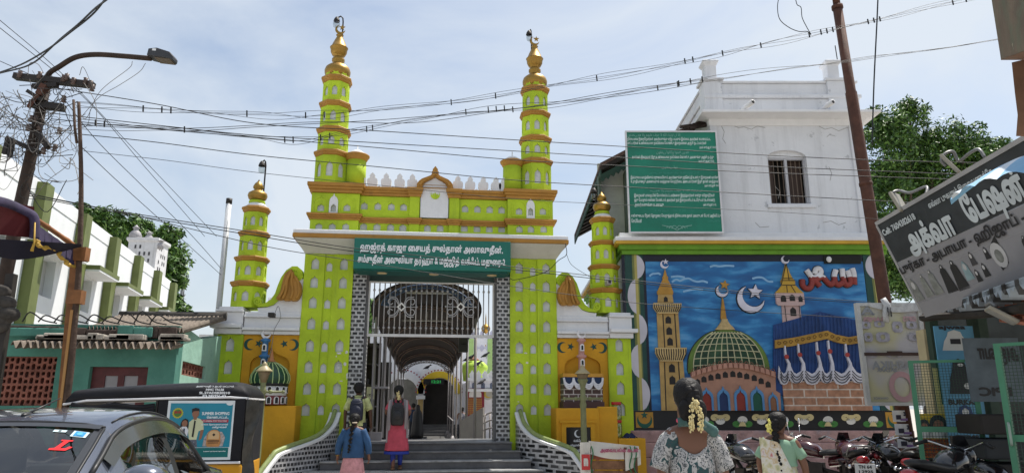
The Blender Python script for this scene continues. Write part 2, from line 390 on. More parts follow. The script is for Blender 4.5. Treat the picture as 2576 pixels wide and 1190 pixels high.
def cornice(b,x0,x1,y,z0,h,out):
 b.box(x0-out*.45,x1+out*.45,y-out*.45,y+.3,z0,z0+h*.34)
 b.box(x0-out*.75,x1+out*.75,y-out*.75,y+.3,z0+h*.341,z0+h*.62)
 b.box(x0-out,x1+out,y-out,y+.3,z0+h*.621,z0+h)
def row(y,pxs,w,h,rowbot):return[ogee(at(px,py,YG+y).x-GX,at(px,py,YG+y).z,w,h)for px,py in pxs]
up=B(MG);gb=B(MG);nich=[]
ytow,ymid,ycen=.02,.16,.09
Zc0,Zc1,Zl0,Zl1=6.14,6.36,5.52,5.66
for s in(-1,1):
 xs=(min(s*1.665,s*2.71),max(s*1.665,s*2.71))
 if s<0:r1=[(806,531),(872,531)];r2=[(801,579),(835,579),(869,579)];tall=[(838,533)]
 else:r1=[(1306,540),(1366,540)];r2=[(1307,585),(1336,585),(1368,585)];tall=[(1335,542)]
 H1=row(ytow,r1,.15,.17,0)+row(ytow,tall,.13,.2,0);H2=row(ytow,r2,.15,.17,0)
 up.prism(rect(xs[0],xs[1],5.186,6.13),ytow,ytow+.06,H1+H2);up.box(xs[0]+.002,xs[1]-.002,ytow+.061,1.1,5.186,6.35)
 nich+=[(h,ytow+.05)for h in H1+H2]
 for px,py in r1:
  c=at(px,py,YG);cx=c.x-GX
  up.prism(ogee(cx,c.z-.05,.34,.46),ytow-.014,ytow+.001,[ogee(cx,c.z-.03,.29,.40)])
 px,py=tall[0];c=at(px,py,YG);q=B(MG)
 q.prism(ogee(c.x-GX,c.z-.07,.19,.50),ytow-.02,ytow-.001,[ogee(c.x-GX,c.z,.115,.19)]);build(q,'niche_surround',WHITE,gate)
 cornice(gb,xs[0],xs[1],ytow,Zc0,Zc1-Zc0,.10);cornice(gb,xs[0],xs[1],ytow,Zl0,Zl1-Zl0,.08)
 xm=(min(s*.56,s*1.662),max(s*.56,s*1.662))
 if s<0:r1=[(916,527),(950,528),(984,529),(1015,530)];r2=[(914,579),(948,580),(982,581),(1013,582)]
 else:r1=[(1170,534),(1201,535),(1232,536),(1262,537)];r2=[(1168,583),(1200,584),(1231,585),(1262,585)]
 H=row(ymid,r1,.15,.18,0)+row(ymid,r2,.155,.18,0)
 up.prism(rect(xm[0],xm[1],5.186,6.13),ymid,ymid+.06,H);up.box(xm[0],xm[1],ymid+.061,1.1,5.186,6.3)
 nich+=[(h,ymid+.05)for h in H]
 cornice(gb,xm[0],xm[1],ymid,Zc0+.0,.2,.08);cornice(gb,xm[0],xm[1],ymid,Zl0-.02,.13,.06)
 xp=(min(s*.335,s*.557),max(s*.335,s*.557));up.box(xp[0],xp[1],ycen,1.1,5.186,6.3)
 cornice(gb,xp[0],xp[1],ycen,Zc0-.01,.21,.075);cornice(gb,xp[0],xp[1],ycen,Zl0-.03,.14,.06)
H=row(ymid,[(1075,583),(1107,583)],.15,.18,0)
up.prism(rect(-.333,.333,5.186,5.62),ymid,ymid+.06,H);up.box(-.333,.333,ymid+.061,1.1,5.186,6.3);nich+=[(h,ymid+.05)for h in H]
cornice(gb,-.33,.33,ymid,Zl0-.02,.13,.05)
build(up,'upper_wall',LIME,gate);build(gb,'cornice',GOLD,gate,bev=.01)
for h,y in nich:pane(h,y,gate)
inner=[(.315,5.66),(.315,6.34),(.27,6.40),(.235,6.46),(.16,6.515),(.07,6.56),(0,6.61)]
q=B(MG);q.prism(mir(inner),.115,.16);pnl=build(q,'arched_panel',WHITE,gate)
q=B(MG);q.prism(mir([(.41,6.352),(.41,6.43),(.365,6.50),(.295,6.56),(.20,6.60),(.11,6.64),(.06,6.69),(.08,6.735),(.045,6.76),(.06,6.79),(0,6.87)]),.05,.3,[mir([(.278,6.353),(.278,6.40),(.24,6.465),(.165,6.52),(.075,6.565),(0,6.615)])])
q.prism(mir([(.36,6.40),(.33,6.47),(.26,6.53),(.17,6.575),(.08,6.62),(0,6.70)]),.02,.0505,[mir([(.31,6.405),(.28,6.46),(.21,6.515),(.13,6.56),(.06,6.60),(0,6.66)])])
build(q,'ogee_frame',GOLD,gate)
q=B(MG);c=at(1095,490,YG+.1);q.prism(crescent(c.x-GX,c.z,.105,90,.3),.10,.116)
for dx,h in((-.045,.10),(0,.12),(.045,.09)):q.prism(ogee(c.x-GX+dx,c.z-.06,.04,h),.102,.1165)
q.prism(rect(c.x-GX-.07,c.x-GX+.07,c.z-.07,c.z-.04),.101,.1165);build(q,'crescent_emblem',LIME,pnl)
def merlon(px):
 x=at(px,465,YG+.2).x-GX;q=B(MG)
 q.prism(mir([(.075,6.34),(.09,6.38),(.115,6.44),(.12,6.52),(.10,6.565),(.045,6.585),(.065,6.625),(.045,6.665),(0,6.71)],x),.20,.29)
 build(q,'merlon',WHITE,gate,bev=.012)
for px in(907,936,971,1005,1037,1152,1183,1216,1248,1268):merlon(px)
q=B(MG)
for px in(921,953,988,1021,1168,1199,1232,1259):q=B(MG);q.ball((at(px,465,YG+.2).x-GX,.24,6.37),.035,.03,.045,8,6);build(q,'merlon_bead',WHITE,gate,smooth=True)
def octa(b,cx,yc,z0,z1,a,par=None,nich=(.0,0,0),faces=(-2,-1,0,1,2)):
 """eight plates round a core; niches on the faces that look towards the street"""
 side=2*a*math.tan(math.pi/8);res=[]
 for k in range(-3,5):
  Mk=MG@Mx.Translation((cx,yc,0))@Mx.Rotation(k*math.pi/4,4,'Z')
  bb=B(Mk);h=[ogee(0,nich[0],nich[1],nich[2])]if nich[1]and k in faces else[]
  bb.prism(rect(-side/2,side/2,z0,z1),-a,-a+.045,h)
  n=len(b.v);b.v+=bb.v;b.f+=[tuple(i+n for i in f)for f in bb.f];b.mi+=bb.mi;b.sm+=bb.sm
  for q in h:res.append((q,Mk,-a+.035))
 b2=B(MG);b2.lathe([((a-.05)/math.cos(math.pi/8),z0),((a-.05)/math.cos(math.pi/8),z1)],(cx,yc,0),8,math.pi/8)
 n=len(b.v);b.v+=b2.v;b.f+=[tuple(i+n for i in f)for f in b2.f];b.mi+=b2.mi;b.sm+=b2.sm
 return res
def band8(b,cx,yc,z0,z1,a,out):
 k=1/math.cos(math.pi/8);h=z1-z0
 b.lathe([((a-.02)*k,z0),((a+out*.5)*k,z0+h*.25),((a+out*.55)*k,z0+h*.45),((a+out)*k,z0+h*.62),((a+out)*k,z1-.015),((a+out*.8)*k,z1),((a-.1)*k,z1+.01)],(cx,yc,0),8,math.pi/8)
def minaret(cx,yc,tiers,radii,finial,s):
 t=B();panes=[]
 for(z0,z1,zb),a in zip(tiers,radii):
  h=z1-z0
  panes+=octa(t,cx,yc,z0,z1,a,None,(z0+h*.30,a*.42,h*.52))
 m=build(t,'minaret',LIME,gate)
 for q,Mk,y in panes:pane(q,y,m,Mk)
 for(z0,z1,zb),a in zip(tiers,radii):
  g=B(MG);band8(g,cx,yc,z1-.005,zb,a,.05);build(g,'gold_band',GOLD,m)
 return m
for s in(-1,1):
 cx,yc=s*2.375,.42
 zz=[6.34,7.05,7.18,7.62,7.755,8.27,8.40,8.90,9.05]
 tiers=[(zz[0],zz[1],zz[2]),(zz[2],zz[3],zz[4]),(zz[4],zz[5],zz[6]),(zz[6],zz[7],zz[8])]
 m=minaret(cx,yc,tiers,[.35,.33,.31,.292],None,s)
 g=B(MG);g.smooth=True
 g.lathe([(.2,9.06),(.26,9.10),(.30,9.2),(.305,9.26),(.28,9.34),(.2,9.41),(.13,9.45),(.12,9.48),(.15,9.53),(.15,9.58),(.11,9.62),(.10,9.65),(.15,9.68),(.19,9.76),(.20,9.86),(.215,9.875),(.19,9.89),(.13,10.04),(.07,10.17),(.065,10.2),(.09,10.215),(.05,10.235),(.02,10.26),(.0,10.27)],(cx,yc,0),24)
 d=build(g,'gilded_finial',BRASS,m)
 g=B(MG)
 for k in range(8):
  Mk=MG@Mx.Translation((cx,yc,0))@Mx.Rotation(k*math.pi/4,4,'Z');bb=B(Mk)
  bb.prism(mir([(.08,9.05),(.10,9.09),(.05,9.12),(.06,9.15),(0,9.2)]),-.275,-.25);n=len(g.v);g.v+=bb.v;g.f+=[tuple(i+n for i in f)for f in bb.f];g.mi+=bb.mi;g.sm+=bb.sm
 build(g,'petal_ring',LIME,m)
 g=B(MG);zc=10.37
 g.prism(crescent(cx,zc,.12,50,.38),yc-.012,yc+.012);g.prism(star(cx+.045,zc+.06,.075,90),yc-.0125,yc+.0125);build(g,'crescent_and_star',BRASS,m)
 tx=s*1.80
 g=B(MG);g.smooth=True;g.lathe([(.225,6.352),(.215,7.0)],(tx,.30,0),24);tu=build(g,'turret',LIME,gate)
 g=B(MG);g.smooth=True;g.lathe([(.21,6.98),(.24,7.02),(.25,7.05),(.285,7.09),(.29,7.12),(.27,7.135),(.1,7.15)],(tx,.30,0),24);build(g,'gold_band',GOLD,tu)
 g=B(MG);g.smooth=True;g.lathe([(.19,7.14),(.17,7.19),(.10,7.24),(.03,7.26),(.012,7.27),(.012,7.38),(0,7.39)],(tx,.30,0),20);build(g,'turret_cap',WHITE,tu)
def wing(s):
 m=lambda a,c:(min(s*a,s*c),max(s*a,s*c))
 h=[ogee(s*4.16,Zg(*((575,883)if s<0 else(1549,883))),.17,.30),ogee(s*4.16,Zg(*((573,940)if s<0 else(1549,943))),.17,.30)]
 if s>0:h+=[ogee(4.16,Zg(1549,992),.17,.30),ogee(4.16,Zg(1549,1045),.17,.30)]
 q=B(MG);x=m(3.90,4.42);q.prism(rect(x[0],x[1],0,2.98),.0,.07,h);q.box(x[0]+.002,x[1]-.002,.071,.9,0,2.98);w=build(q,'wing_pilaster',LIMEW,gate)
 for k in h:pane(k,.058,w)
 q=B(MG);x=m(2.762,3.898);ar=mir([(.40,1.45),(.40,2.36),(.385,2.43),(.33,2.50),(.22,2.55),(.10,2.60),(.03,2.67),(0,2.74)],s*3.33)
 q.prism(rect(x[0],x[1],0,2.98),.05,.13,[ar]);q.box(x[0]+.002,x[1]-.002,.131,.9,0,2.98);y=build(q,'yellow_wall',YEL,gate)
 TPN=mat('dark_teal_paint',(.006,.07,.065),.6)
 for k,(dx,rr)in enumerate(((-.38,1),(.38,-1))):
  q=B(MG);q.prism(crescent(s*3.33+dx-.06*rr,2.78,.12,0 if rr>0 else 180,.42),.044,.049);q.prism(star(s*3.33+dx+.12*rr,2.80,.085,90-20*rr),.044,.049);build(q,'painted_crescent',TPN,y)
 q=B(MG)
 for(a,c,z0,z1,f)in((2.762,3.93,2.985,3.06,-.03),(2.762,3.93,3.065,3.13,-.09),(2.762,3.92,3.131,3.34,.02),(2.762,3.92,3.341,3.38,-.05),(2.762,3.92,3.381,3.46,-.0),(3.935,4.47,2.985,3.10,-.08),(3.935,4.56,3.105,3.19,-.16),(3.94,4.46,3.191,3.45,-.02),(3.94,4.50,3.451,3.50,-.07),(3.96,4.44,3.501,3.56,-.02)):
  x=m(a,c);q.box(x[0],x[1],f,.9,z0,z1)
 build(q,'white_parapet',WHITE,gate,bev=.012)
 P=lambda L_:[((at(px,py,YG+.1).x-GX)*(1 if s<0 else-1),at(px,py,YG+.1).z)for px,py in L_]
 q=B(MG)
 sp=[(741,693),(745,688),(749,692),(746,700),(738,701),(731,692),(735,680),(747,676),(759,684),(763,697),(755,706)]
 q.prism(P([(764,700),(762,682),(750,672),(737,672),(722,682),(709,700),(700,722),(694,740),(684,754),(671,763),(662,766),(660,756),(653,747),(644,749),(640,758),(643,767),(652,773),(672,773),(690,768),(702,758),(712,740),(722,715),(732,702),(742,708),(756,708)]),.0,.2)
 build(q,'scroll',LIME,gate,bev=.012)
 for c_,r0 in(((745,690),15),((650,759),9)):
  pth=[(c_[0]+r0*(1-t/26)*math.cos(t*.45),c_[1]+r0*(1-t/26)*math.sin(t*.45))for t in range(24)]
  q=B(MG);q.tube([(x,-.005,z)for x,z in P(pth)],.018,6);build(q,'volute',LIME,gate)
 q=B(MG);q.prism(P([(757,703),(742,704),(731,699),(722,714),(712,738),(703,757),(690,769),(672,774),(650,776),(652,790),(766,790),(766,703)]),.03,.19);build(q,'scroll_backing',WHITE,gate)
 q=B(MG)
 for k,L_ in enumerate(([(738,680),(721,691),(713,715),(707,738),(698,754),(714,757),(723,740),(727,715),(733,695)],[(738,686),(728,706),(724,735),(716,757),(737,757),(743,735),(740,708)],[(740,688),(737,712),(741,738),(734,757),(752,758),(762,738),(760,716),(749,704)])):
  c=P(smooth_path([V((x,y,0))for x,y in L_],4,True)and[(v.x,v.y)for v in smooth_path([V((x,y,0))for x,y in L_],4,True)])
  q.prism(c,-.05-.03*k,.05)
 q.smooth=True
 for L_ in([(738,684),(728,706),(724,735),(716,756)],[(741,688),(738,712),(741,738),(735,756)],[(733,692),(723,715),(715,738),(706,754)],[(746,700),(755,716),(757,738),(750,755)]):q.tube([(x,-.11,z)for x,z in P([(v.x,v.y)for v in smooth_path([V((a_,b_,0))for a_,b_ in L_],5)])],.032,7)
 build(q,'gold_leaf',GOLD,gate)
 cx,yc=s*3.965,.42
 zz=[3.57,4.02,4.14,4.58,4.69,5.15,5.26,5.70,5.83]
 mm=minaret(cx,yc,[(zz[0],zz[1],zz[2]),(zz[2],zz[3],zz[4]),(zz[4],zz[5],zz[6]),(zz[6],zz[7],zz[8])],[.335,.305,.275,.24],None,s)
 g=B(MG);g.smooth=True;g.lathe([(.25,5.84),(.2,5.90),(.17,5.93)],(cx,yc,0),20);build(g,'white_collar',WHITE,mm)
 g=B(MG);g.smooth=True;g.lathe([(.17,5.93),(.18,5.97),(.17,6.0)],(cx,yc,0),20);build(g,'petal_ring',LIME,mm)
 g=B(MG);g.smooth=True;g.lathe([(.13,6.0),(.19,6.05),(.215,6.12),(.20,6.18),(.13,6.23),(.085,6.255),(.085,6.28),(.11,6.30),(.115,6.34),(.08,6.41),(.03,6.46),(0,6.52)],(cx,yc,0),24);build(g,'gilded_finial',BRASS,mm)
for s in(-1,1):wing(s)
def lamp(x,y,z,zt,label,dx,name='minaret_lamp',r=.075):
 t=thing(name,label,'lamp',(x,y,z),group='lamps on the minarets')
 q=B();q.tube([(x+.05,y+.05,z-.5),(x+.05,y+.05,zt-.12),(x+.04,y+.03,zt-.03),(x+.03+dx*.3,y,zt),(x+dx*.7,y,zt-.05)],.018,7);build(q,'lamp_post',DARKI,t)
 q=B();q.smooth=True;q.lathe([(.03,zt-.03),(.06,zt-.08),(.075,zt-.13),(.078,zt-.15)],(x+dx*.8,y,0),16);build(q,'lamp_cap',DARKI,t)
 q=B();q.smooth=True;q.lathe([(r,zt-.15),(r*1.15,zt-.22),(r*.95,zt-.29),(r*.5,zt-.315),(0,zt-.32)],(x+dx*.8,y,0),16);build(q,'glass_shade',CLEAR,t)
lamp(GX-2.375,YG+.42,10.2,10.73,'glass street lamp on gooseneck above the taller looking left minaret',-.12)
lamp(GX+2.375-.12,YG+.42,10.2,10.68,'dark capped lamp beside the crescent of the right tall minaret',-.02,r=.06)
lamp(GX-3.965+.06,YG+.42,6.45,6.98,'grey lamp above the short minaret on the left wing',-.03,r=.065)
lamp(GX+3.965-.18,YG+.42,6.2,6.62,'grey lamp above the short minaret beside the green board',.0,r=.06)
sg=thing('name_board','dark green board with silver Tamil lettering above the gate opening','sign',(GX,YG-.55,4.32))
q=B(MG);q.box(-1.665,1.665,-.58,.045,4.325,4.985);build(q,'board',TEAL,sg,bev=.01)
q=B(MG);q.box(-1.6,1.6,-.5,.04,4.30,4.324);sof=build(q,'underside',TEALD,sg)
for px in(961,1092,1237):
 q=B(MG);q.smooth=True;q.lathe([(.0,4.285),(.10,4.285),(.11,4.2985),(.0,4.2986)],(at(px,687,YG-.25).x-GX,-.25,0),20);build(q,'downlight',mat('downlight_cream',(.62,.48,.27),.6),sg)
q=B(MG);L1=xz(1090,628,YG-.58);L2=xz(1090,658,YG-.58)
q.text('ஹஜ்ரத் காஜா ைசயத் சுல்தான் அலாவுதீன்.',L1[0]-GX-.02,L1[1]+.005,-.5845,W=3.03,H=.235,bold=.035)
q.text('சம்சுதீன் அவுலியா தர்ஹா & மஜ்ஜித் வக்ஃப், மதுைர-2',L2[0]-GX-.02,L2[1]+.0,-.5845,W=3.12,H=.235,bold=.035)
build(q,'lettering',SILVER,sg)
gr=thing('gate_grille','steel bar grille with two diamond scrolls in the upper gate opening','grille',(GX,YG+.2,3.0))
q=B(MG);q.box(-1.38,1.38,.17,.215,4.16,4.19);q.box(-1.38,1.38,.17,.215,2.985,3.045);q.box(-1.38,-1.345,.171,.214,3.046,4.159);q.box(1.345,1.38,.171,.214,3.046,4.159)
build(q,'frame',mat('white_steel_paint',(.62,.61,.60),.5),gr)
for i in range(23):
 x=-1.26+i*2.52/22;q=B(MG);q.smooth=True
 q.tube([(x,.195,3.046),(x,.195,4.159)],.0125,8)
 for z in(3.18,4.0):q.lathe([(.013,z-.03),(.026,z-.012),(.026,z+.012),(.013,z+.03)],(x,.195,0),8)
 build(q,'bar',STEEL,gr)
for px in(1010,1159):
 c=at(px,772,YG+.17);cx,cz=c.x-GX,c.z
 q=B(MG);q.prism([(cx,cz-.1),(cx+.1,cz),(cx,cz+.1),(cx-.1,cz)],.15,.172,[[(cx,cz-.06),(cx+.06,cz),(cx,cz+.06),(cx-.06,cz)]]);build(q,'diamond',mat('white_enamel',(.7,.69,.66),.5),gr)
 q=B(MG)
 for sx in(-1,1):
  for sz in(-1,1):
   pth=smooth_path([(cx+sx*.06,.16,cz+sz*.04),(cx+sx*.14,.16,cz+sz*.16),(cx+sx*.25,.16,cz+sz*.18),(cx+sx*.29,.16,cz+sz*.11),(cx+sx*.24,.16,cz+sz*.05),(cx+sx*.19,.16,cz+sz*.08)],5)
   q.tube(pth,.011,6)
   q.tube(smooth_path([(cx+sx*.05,.16,cz+sz*.06),(cx+sx*.12,.16,cz+sz*.2),(cx+sx*.27,.16,cz+sz*.22)],5),.010,6)
  q.ball((cx+sx*.33,.16,cz),.022)
  q.tube([(cx+sx*.1,.16,cz),(cx+sx*.33,.16,cz)],.009,6)
 build(q,'scrollwork',STEEL,gr)
q=B(MG)
for x in(-1.24,-1.12,-1.0):q.box(x-.018,x+.018,.55+(x+1.24)*1.5,.595+(x+1.24)*1.5,.85,3.2-(x+1.24)*.6)
q.box(-1.3,-1.0,.62,.68,.80,.98);q.box(-1.25,-.9,.56,1.1,1.9,1.94)
PST=mat('dull_post_paint',(.26,.24,.24),.55,var=.15,dirt=(.16,.14,.13),dirtamt=.4)
one(q,'folded_gate',PST,'folded pinkish steel gate leaf standing inside the left jamb','gate')
st=thing('entrance_steps','grey stone entrance steps with pale worn edges rising to the gateway','steps',(GX,14.2,0))
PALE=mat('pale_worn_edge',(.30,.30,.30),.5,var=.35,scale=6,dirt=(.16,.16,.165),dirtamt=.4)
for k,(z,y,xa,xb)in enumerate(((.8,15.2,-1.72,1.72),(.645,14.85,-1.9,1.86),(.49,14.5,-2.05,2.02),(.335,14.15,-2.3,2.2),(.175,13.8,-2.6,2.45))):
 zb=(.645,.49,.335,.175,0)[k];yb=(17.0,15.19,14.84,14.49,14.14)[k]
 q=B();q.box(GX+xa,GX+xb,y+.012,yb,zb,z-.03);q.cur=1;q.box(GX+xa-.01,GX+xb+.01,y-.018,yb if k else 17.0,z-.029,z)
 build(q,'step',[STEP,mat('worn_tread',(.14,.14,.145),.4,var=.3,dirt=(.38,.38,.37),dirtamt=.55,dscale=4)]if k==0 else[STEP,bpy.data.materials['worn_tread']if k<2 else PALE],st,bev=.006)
q=B();q.box(GX-1.4,GX+1.4,17.0,17.3,0,.6);q.box(GX-1.4,GX+1.4,17.3,17.6,0,.4);q.box(GX-1.4,GX+1.4,17.6,17.9,0,.2);build(q,'inner_step',STEP,st)
Rp=[(1297,1036,15.45),(1304,1060,15.2),(1316,1078,14.98),(1336,1096,14.7),(1370,1111,14.35),(1402,1122,14.0),(1430,1134,13.75),(1440,1144,13.65),(1462,1176,13.45),(1472,1196,13.35)]
for s in(1,-1):
 t=thing('balustrade',('curved tiled balustrade with white coping on the right of the steps','curved tiled balustrade with white coping beside the girl in blue')[0 if s>0 else 1],'balustrade',(GX+s*2.2,14.3,0),group='tiled balustrades of the steps')
 T=[]
 for px,py,Y in Rp:
  p=at(px,py,Y);T.append(V(((p.x-GX)*s+GX,p.y,p.z)))
 T=smooth_path(T,4)
 q=B();nrm=[]
 for i,p in enumerate(T):
  d=(T[min(i+1,len(T)-1)]-T[max(i-1,0)]);d.z=0;d.normalize();nrm.append(V((-d.y,d.x,0))*s)
 q.rings([[p+V((0,0,-.05)),p+n*.17+V((0,0,-.05)),V((p.x+n.x*.17,p.y+n.y*.17,0)),V((p.x,p.y,0))]for p,n in zip(T,nrm)])
 build(q,'tiled_wall',TILE,t)
 q=B();q.rings([[p-n*.02,p+n*.20,p+n*.20-V((0,0,.045)),p-n*.02-V((0,0,.045))]for p,n in zip(T,nrm)]);build(q,'coping',WHITE,t)
 q=B();q.smooth=True;q.tube([p+n*.10+V((0,0,.035))for p,n in zip(T,nrm)],.045,8);build(q,'rail',mat('green_rail_paint',(.23,.28,.10),.5,var=.2,scale=10,dirt=(.09,.11,.05),dirtamt=.4),t)
 e=T[-1]+nrm[-1]*.13
 q=B();q.box(e.x-.17,e.x+.17,e.y-.12,e.y+.1,0,e.z+.0);build(q,'end_post',TILE,t)
LM=thing('mosque_model','small painted mosque model with green dome on yellow pedestal','model',at(672,1018,15.0))
def PX(px,py,Y):return at(px,py,Y)
c=at(672,1016,15.05);k=15.05/1890
q=B();q.smooth=True;zb=at(672,1018,15.05).z;zt=at(672,968,15.05).z;R0=44*k
q.cur=0;q.lathe([(R0,zb),(R0,zb+(zt-zb)*.46)],(c.x,c.y+.1,0),14);q.cur=1;q.lathe([(R0*.98,zb+(zt-zb)*.461),(R0*.98,zt)],(c.x,c.y+.1,0),14)
dr=build(q,'drum',[mat('maroon_paint',(.16,.03,.03),.6,dirt=(.3,.2,.18),dirtamt=.3),WHITE],LM)
q=B()
for kk in range(-4,4):
 a=(kk+.5)*.42
 for z0,ww,hh in((zb+.03,.06,.12),(zt-.15,.06,.11)):
  Mk=Mx.Translation((c.x,c.y+.1,0))@Mx.Rotation(a,4,'Z');bb=B(Mk);bb.cur=0;bb.prism(arch(0,z0-.01,ww*1.6,hh*1.2),-R0-.012,-R0+.02);bb.cur=1;bb.prism(arch(0,z0,ww,hh),-R0-.016,-R0-.013)
  n=len(q.v);q.v+=bb.v;q.f+=[tuple(i+n for i in f)for f in bb.f];q.mi+=bb.mi;q.sm+=bb.sm
build(q,'model_window',[WHITE,BLACK],dr)
q=B();q.smooth=True;hd=at(672,905,15.05).z-zt
q.lathe([(R0*1.0,zt),(R0*1.1,zt+hd*.2),(R0*1.06,zt+hd*.4),(R0*.85,zt+hd*.65),(R0*.5,zt+hd*.83),(R0*.2,zt+hd*.92),(0,zt+hd*.96)],(c.x,c.y+.1,0),28)
dm=build(q,'model_dome',mat('bottle_green_paint',(.015,.06,.03),.35,var=.3),LM)
q=B()
for kk in range(-5,6):
 a=kk*.33;dd=V((math.sin(a),-math.cos(a),0));q.tube([V((c.x,c.y+.1,0))+dd*(r_*R0+.004)+V((0,0,zt+hd*zz_))for r_,zz_ in((1.03,.06),(1.1,.2),(1.06,.4),(.85,.65),(.5,.83),(.2,.92))],.009,5)
build(q,'dome_stripe',mat('pale_green_stripe',(.42,.55,.25),.5),dm)
q=B();q.smooth=True;q.lathe([(R0*1.03,zt-.02),(R0*1.05,zt+.02),(R0*1.03,zt+.05)],(c.x,c.y+.1,0),28);build(q,'dome_rim',BLACK,dm)
q=B();q.smooth=True;q.lathe([(.10,zt+hd*.93),(.06,zt+hd*1.0),(.04,zt+hd*1.1),(.0,zt+hd*1.5)],(c.x,c.y+.1,0),12);build(q,'model_spire',mat('terracotta_paint',(.40,.17,.07),.6),LM)
def mini_minaret(px,ytop,ybot,Y,colr,group,label):
 t=thing('minaret_model',label,'model',at(px,ybot,Y),group=group)
 p0,p1=at(px,ybot,Y),at(px,ytop,Y);H=p1.z-p0.z;x,y=p0.x,p0.y
 q=B();q.smooth=True
 q.lathe([(.085,p0.z),(.08,p0.z+H*.33),(.12,p0.z+H*.35),(.12,p0.z+H*.38),(.075,p0.z+H*.40),(.07,p0.z+H*.62),(.11,p0.z+H*.64),(.11,p0.z+H*.67),(.065,p0.z+H*.69),(.06,p0.z+H*.92),(.1,p0.z+H*.94),(.1,p0.z+H*.97),(.03,p0.z+H)],(x,y,0),14);build(q,'shaft',colr,t)
 for f in(.22,.48,.76):
  q=B(Mx.Translation((x,y,0)));q.prism(arch(0,p0.z+H*f-.01,.085,.15),-.095,-.04);q.cur=1;q.prism(arch(0,p0.z+H*f+.01,.045,.10),-.098,-.0955);build(q,'model_window',[WHITE,BLACK],t)
 q=B(Mx.Translation((x,y,0)));q.prism(crescent(0,p1.z+.08,.095,60,.5),-.03,.03);build(q,'model_crescent',mat('crescent_white',(.7,.68,.7),.5),t)
mini_minaret(658,850,985,15.45,mat('sky_blue_paint',(.05,.17,.36),.6,var=.2),'small painted minarets','blue painted minaret model with white crescent behind the green dome')
mini_minaret(1465,850,985,15.3,mat('pink_paint',(.48,.25,.22),.6,var=.2),'small painted minarets','pink painted minaret model behind the draped cube model')
KB=thing('draped_cube_model','small brick cube model with blue and white swags in the right yellow niche','model',at(1467,1030,15.1))
p0,p1=at(1419,1024,15.1),at(1515,940,15.1);x0,x1,z0,z1=p0.x,p1.x,p0.z,p1.z
zz=lambda py:at(1467,py,15.1).z
q=B();q.box(x0,x1,15.1,15.5,zz(1010),zz(965));build(q,'brick_body',brickmat('model_bricks',(.06,.032,.028),(.085,.045,.04),(.4,.37,.36),.2,.105,.012,.5),KB)
q=B();q.box(x0-.02,x1+.02,15.06,15.5,z0-.04,zz(1010));build(q,'plinth',mat('plinth_maroon',(.07,.035,.035),.7),KB)
q=B();q.box(x0,x1,15.1,15.5,zz(965),zz(948));build(q,'blue_band',mat('navy_paint',(.01,.03,.09),.5),KB)
q=B();q.box(x0-.015,x1+.015,15.085,15.5,zz(948),zz(939));build(q,'gold_top',mat('gold_edge',(.5,.25,.03),.5),KB)
q=B();n=4;wv=(x1-x0)/n
for i in range(n):
 cx=x0+wv*(i+.5)
 for r_ in range(3):
  q.tube(smooth_path([(cx-wv/2,15.07,zz(950)),(cx-wv*.38,15.05,zz(962+r_*3)),(cx,15.04,zz(968+r_*5)),(cx+wv*.38,15.05,zz(962+r_*3)),(cx+wv/2,15.07,zz(950))],4),.022,6)
build(q,'swag',mat('swag_white',(.62,.62,.66),.7),KB)
q=B();a,c=at(640,1020,14.85),at(745,1020,14.85);q.box(a.x-.25,c.x,14.85,15.54,0,a.z);ped=one(q,'yellow_pedestal',YEL,'plain yellow masonry pedestal under the green dome model','pedestal',group='yellow pedestals',bev=.02)
P2=thing('yellow_pedestal','yellow masonry pedestal with framed black plaque under the cube model','pedestal',(at(1450,1026,14.85).x,14.85,0),group='yellow pedestals')
a,c,d=at(1399,1026,14.85),at(1507,1026,14.85),at(1565,1026,14.95)
q=B();q.box(a.x,c.x,14.85,15.54,0,a.z);q.box(c.x+.002,at(1561,1026,14.95).x-.35+.28,14.95,15.54,0,at(1540,1022,14.95).z);q.box(at(1561,1026,14.9).x-.06,4.55,14.9,15.48,0,at(1590,1102,14.9).z);build(q,'masonry',YEL,P2,bev=.02)
f0,f1=at(1424,1078,14.8),at(1486,1078,14.8)
q=B();zt=at(1450,1070,14.8).z;q.prism(rect(f0.x-.09,f1.x+.09,.25,zt+.06),14.79,14.849,[rect(f0.x,f1.x,.33,zt-.03)]);q.box(f0.x-.13,f1.x+.13,14.76,14.849,zt+.0605,zt+.1);build(q,'plaque_frame',YEL,P2)
q=B();q.box(f0.x,f1.x,14.82,14.849,.33,zt-.03);pl=build(q,'plaque',mat('black_granite',(.012,.012,.013),.25),P2)
q=B();cx=(f0.x+f1.x)/2;q.flat([ccw(crescent(cx-.01,zt-.16,.075,20,.3))],14.817)
for i,(t_,w)in enumerate((('வக்ஃபு',.2),('தர்ஹாவின் நிலம்',.34),('ஹாஜி O.M.',.34),('ஜனாப் O.M.',.3),('மதுைர',.2))):q.text(t_,cx,zt-.29-i*.10,14.817,W=w,H=.06,bold=.03)
build(q,'plaque_lettering',SILVER,pl)
jz=at(1590,1102,14.95).z
for i,lab in enumerate(('clear plastic jar with red lid, lower of the two beside the pedestal','clear plastic jar with red lid, standing on top of another jar')):
 x=at(1555,1060,14.97).x;z=(jz+.0,jz+.37)[i];t=thing('plastic_jar',lab,'jar',(x,15.08,z),group='stacked plastic jars')
 q=B();q.smooth=True;q.lathe([(.10,z),(.11,z+.02),(.11,z+.27),(.09,z+.31)],(x,15.08,0),18);build(q,'jar_body',glassmat('jar_plastic',(.72,.74,.66),.1,.1),t)
 q=B();q.smooth=True;q.lathe([(.10,z+.311),(.105,z+.32),(.105,z+.365),(.09,z+.3695)],(x,15.08,0),18);build(q,'jar_lid',mat('red_lid',(.45,.02,.02),.4),t)
q=B();q.smooth=True;x=at(1580,1096,14.97).x
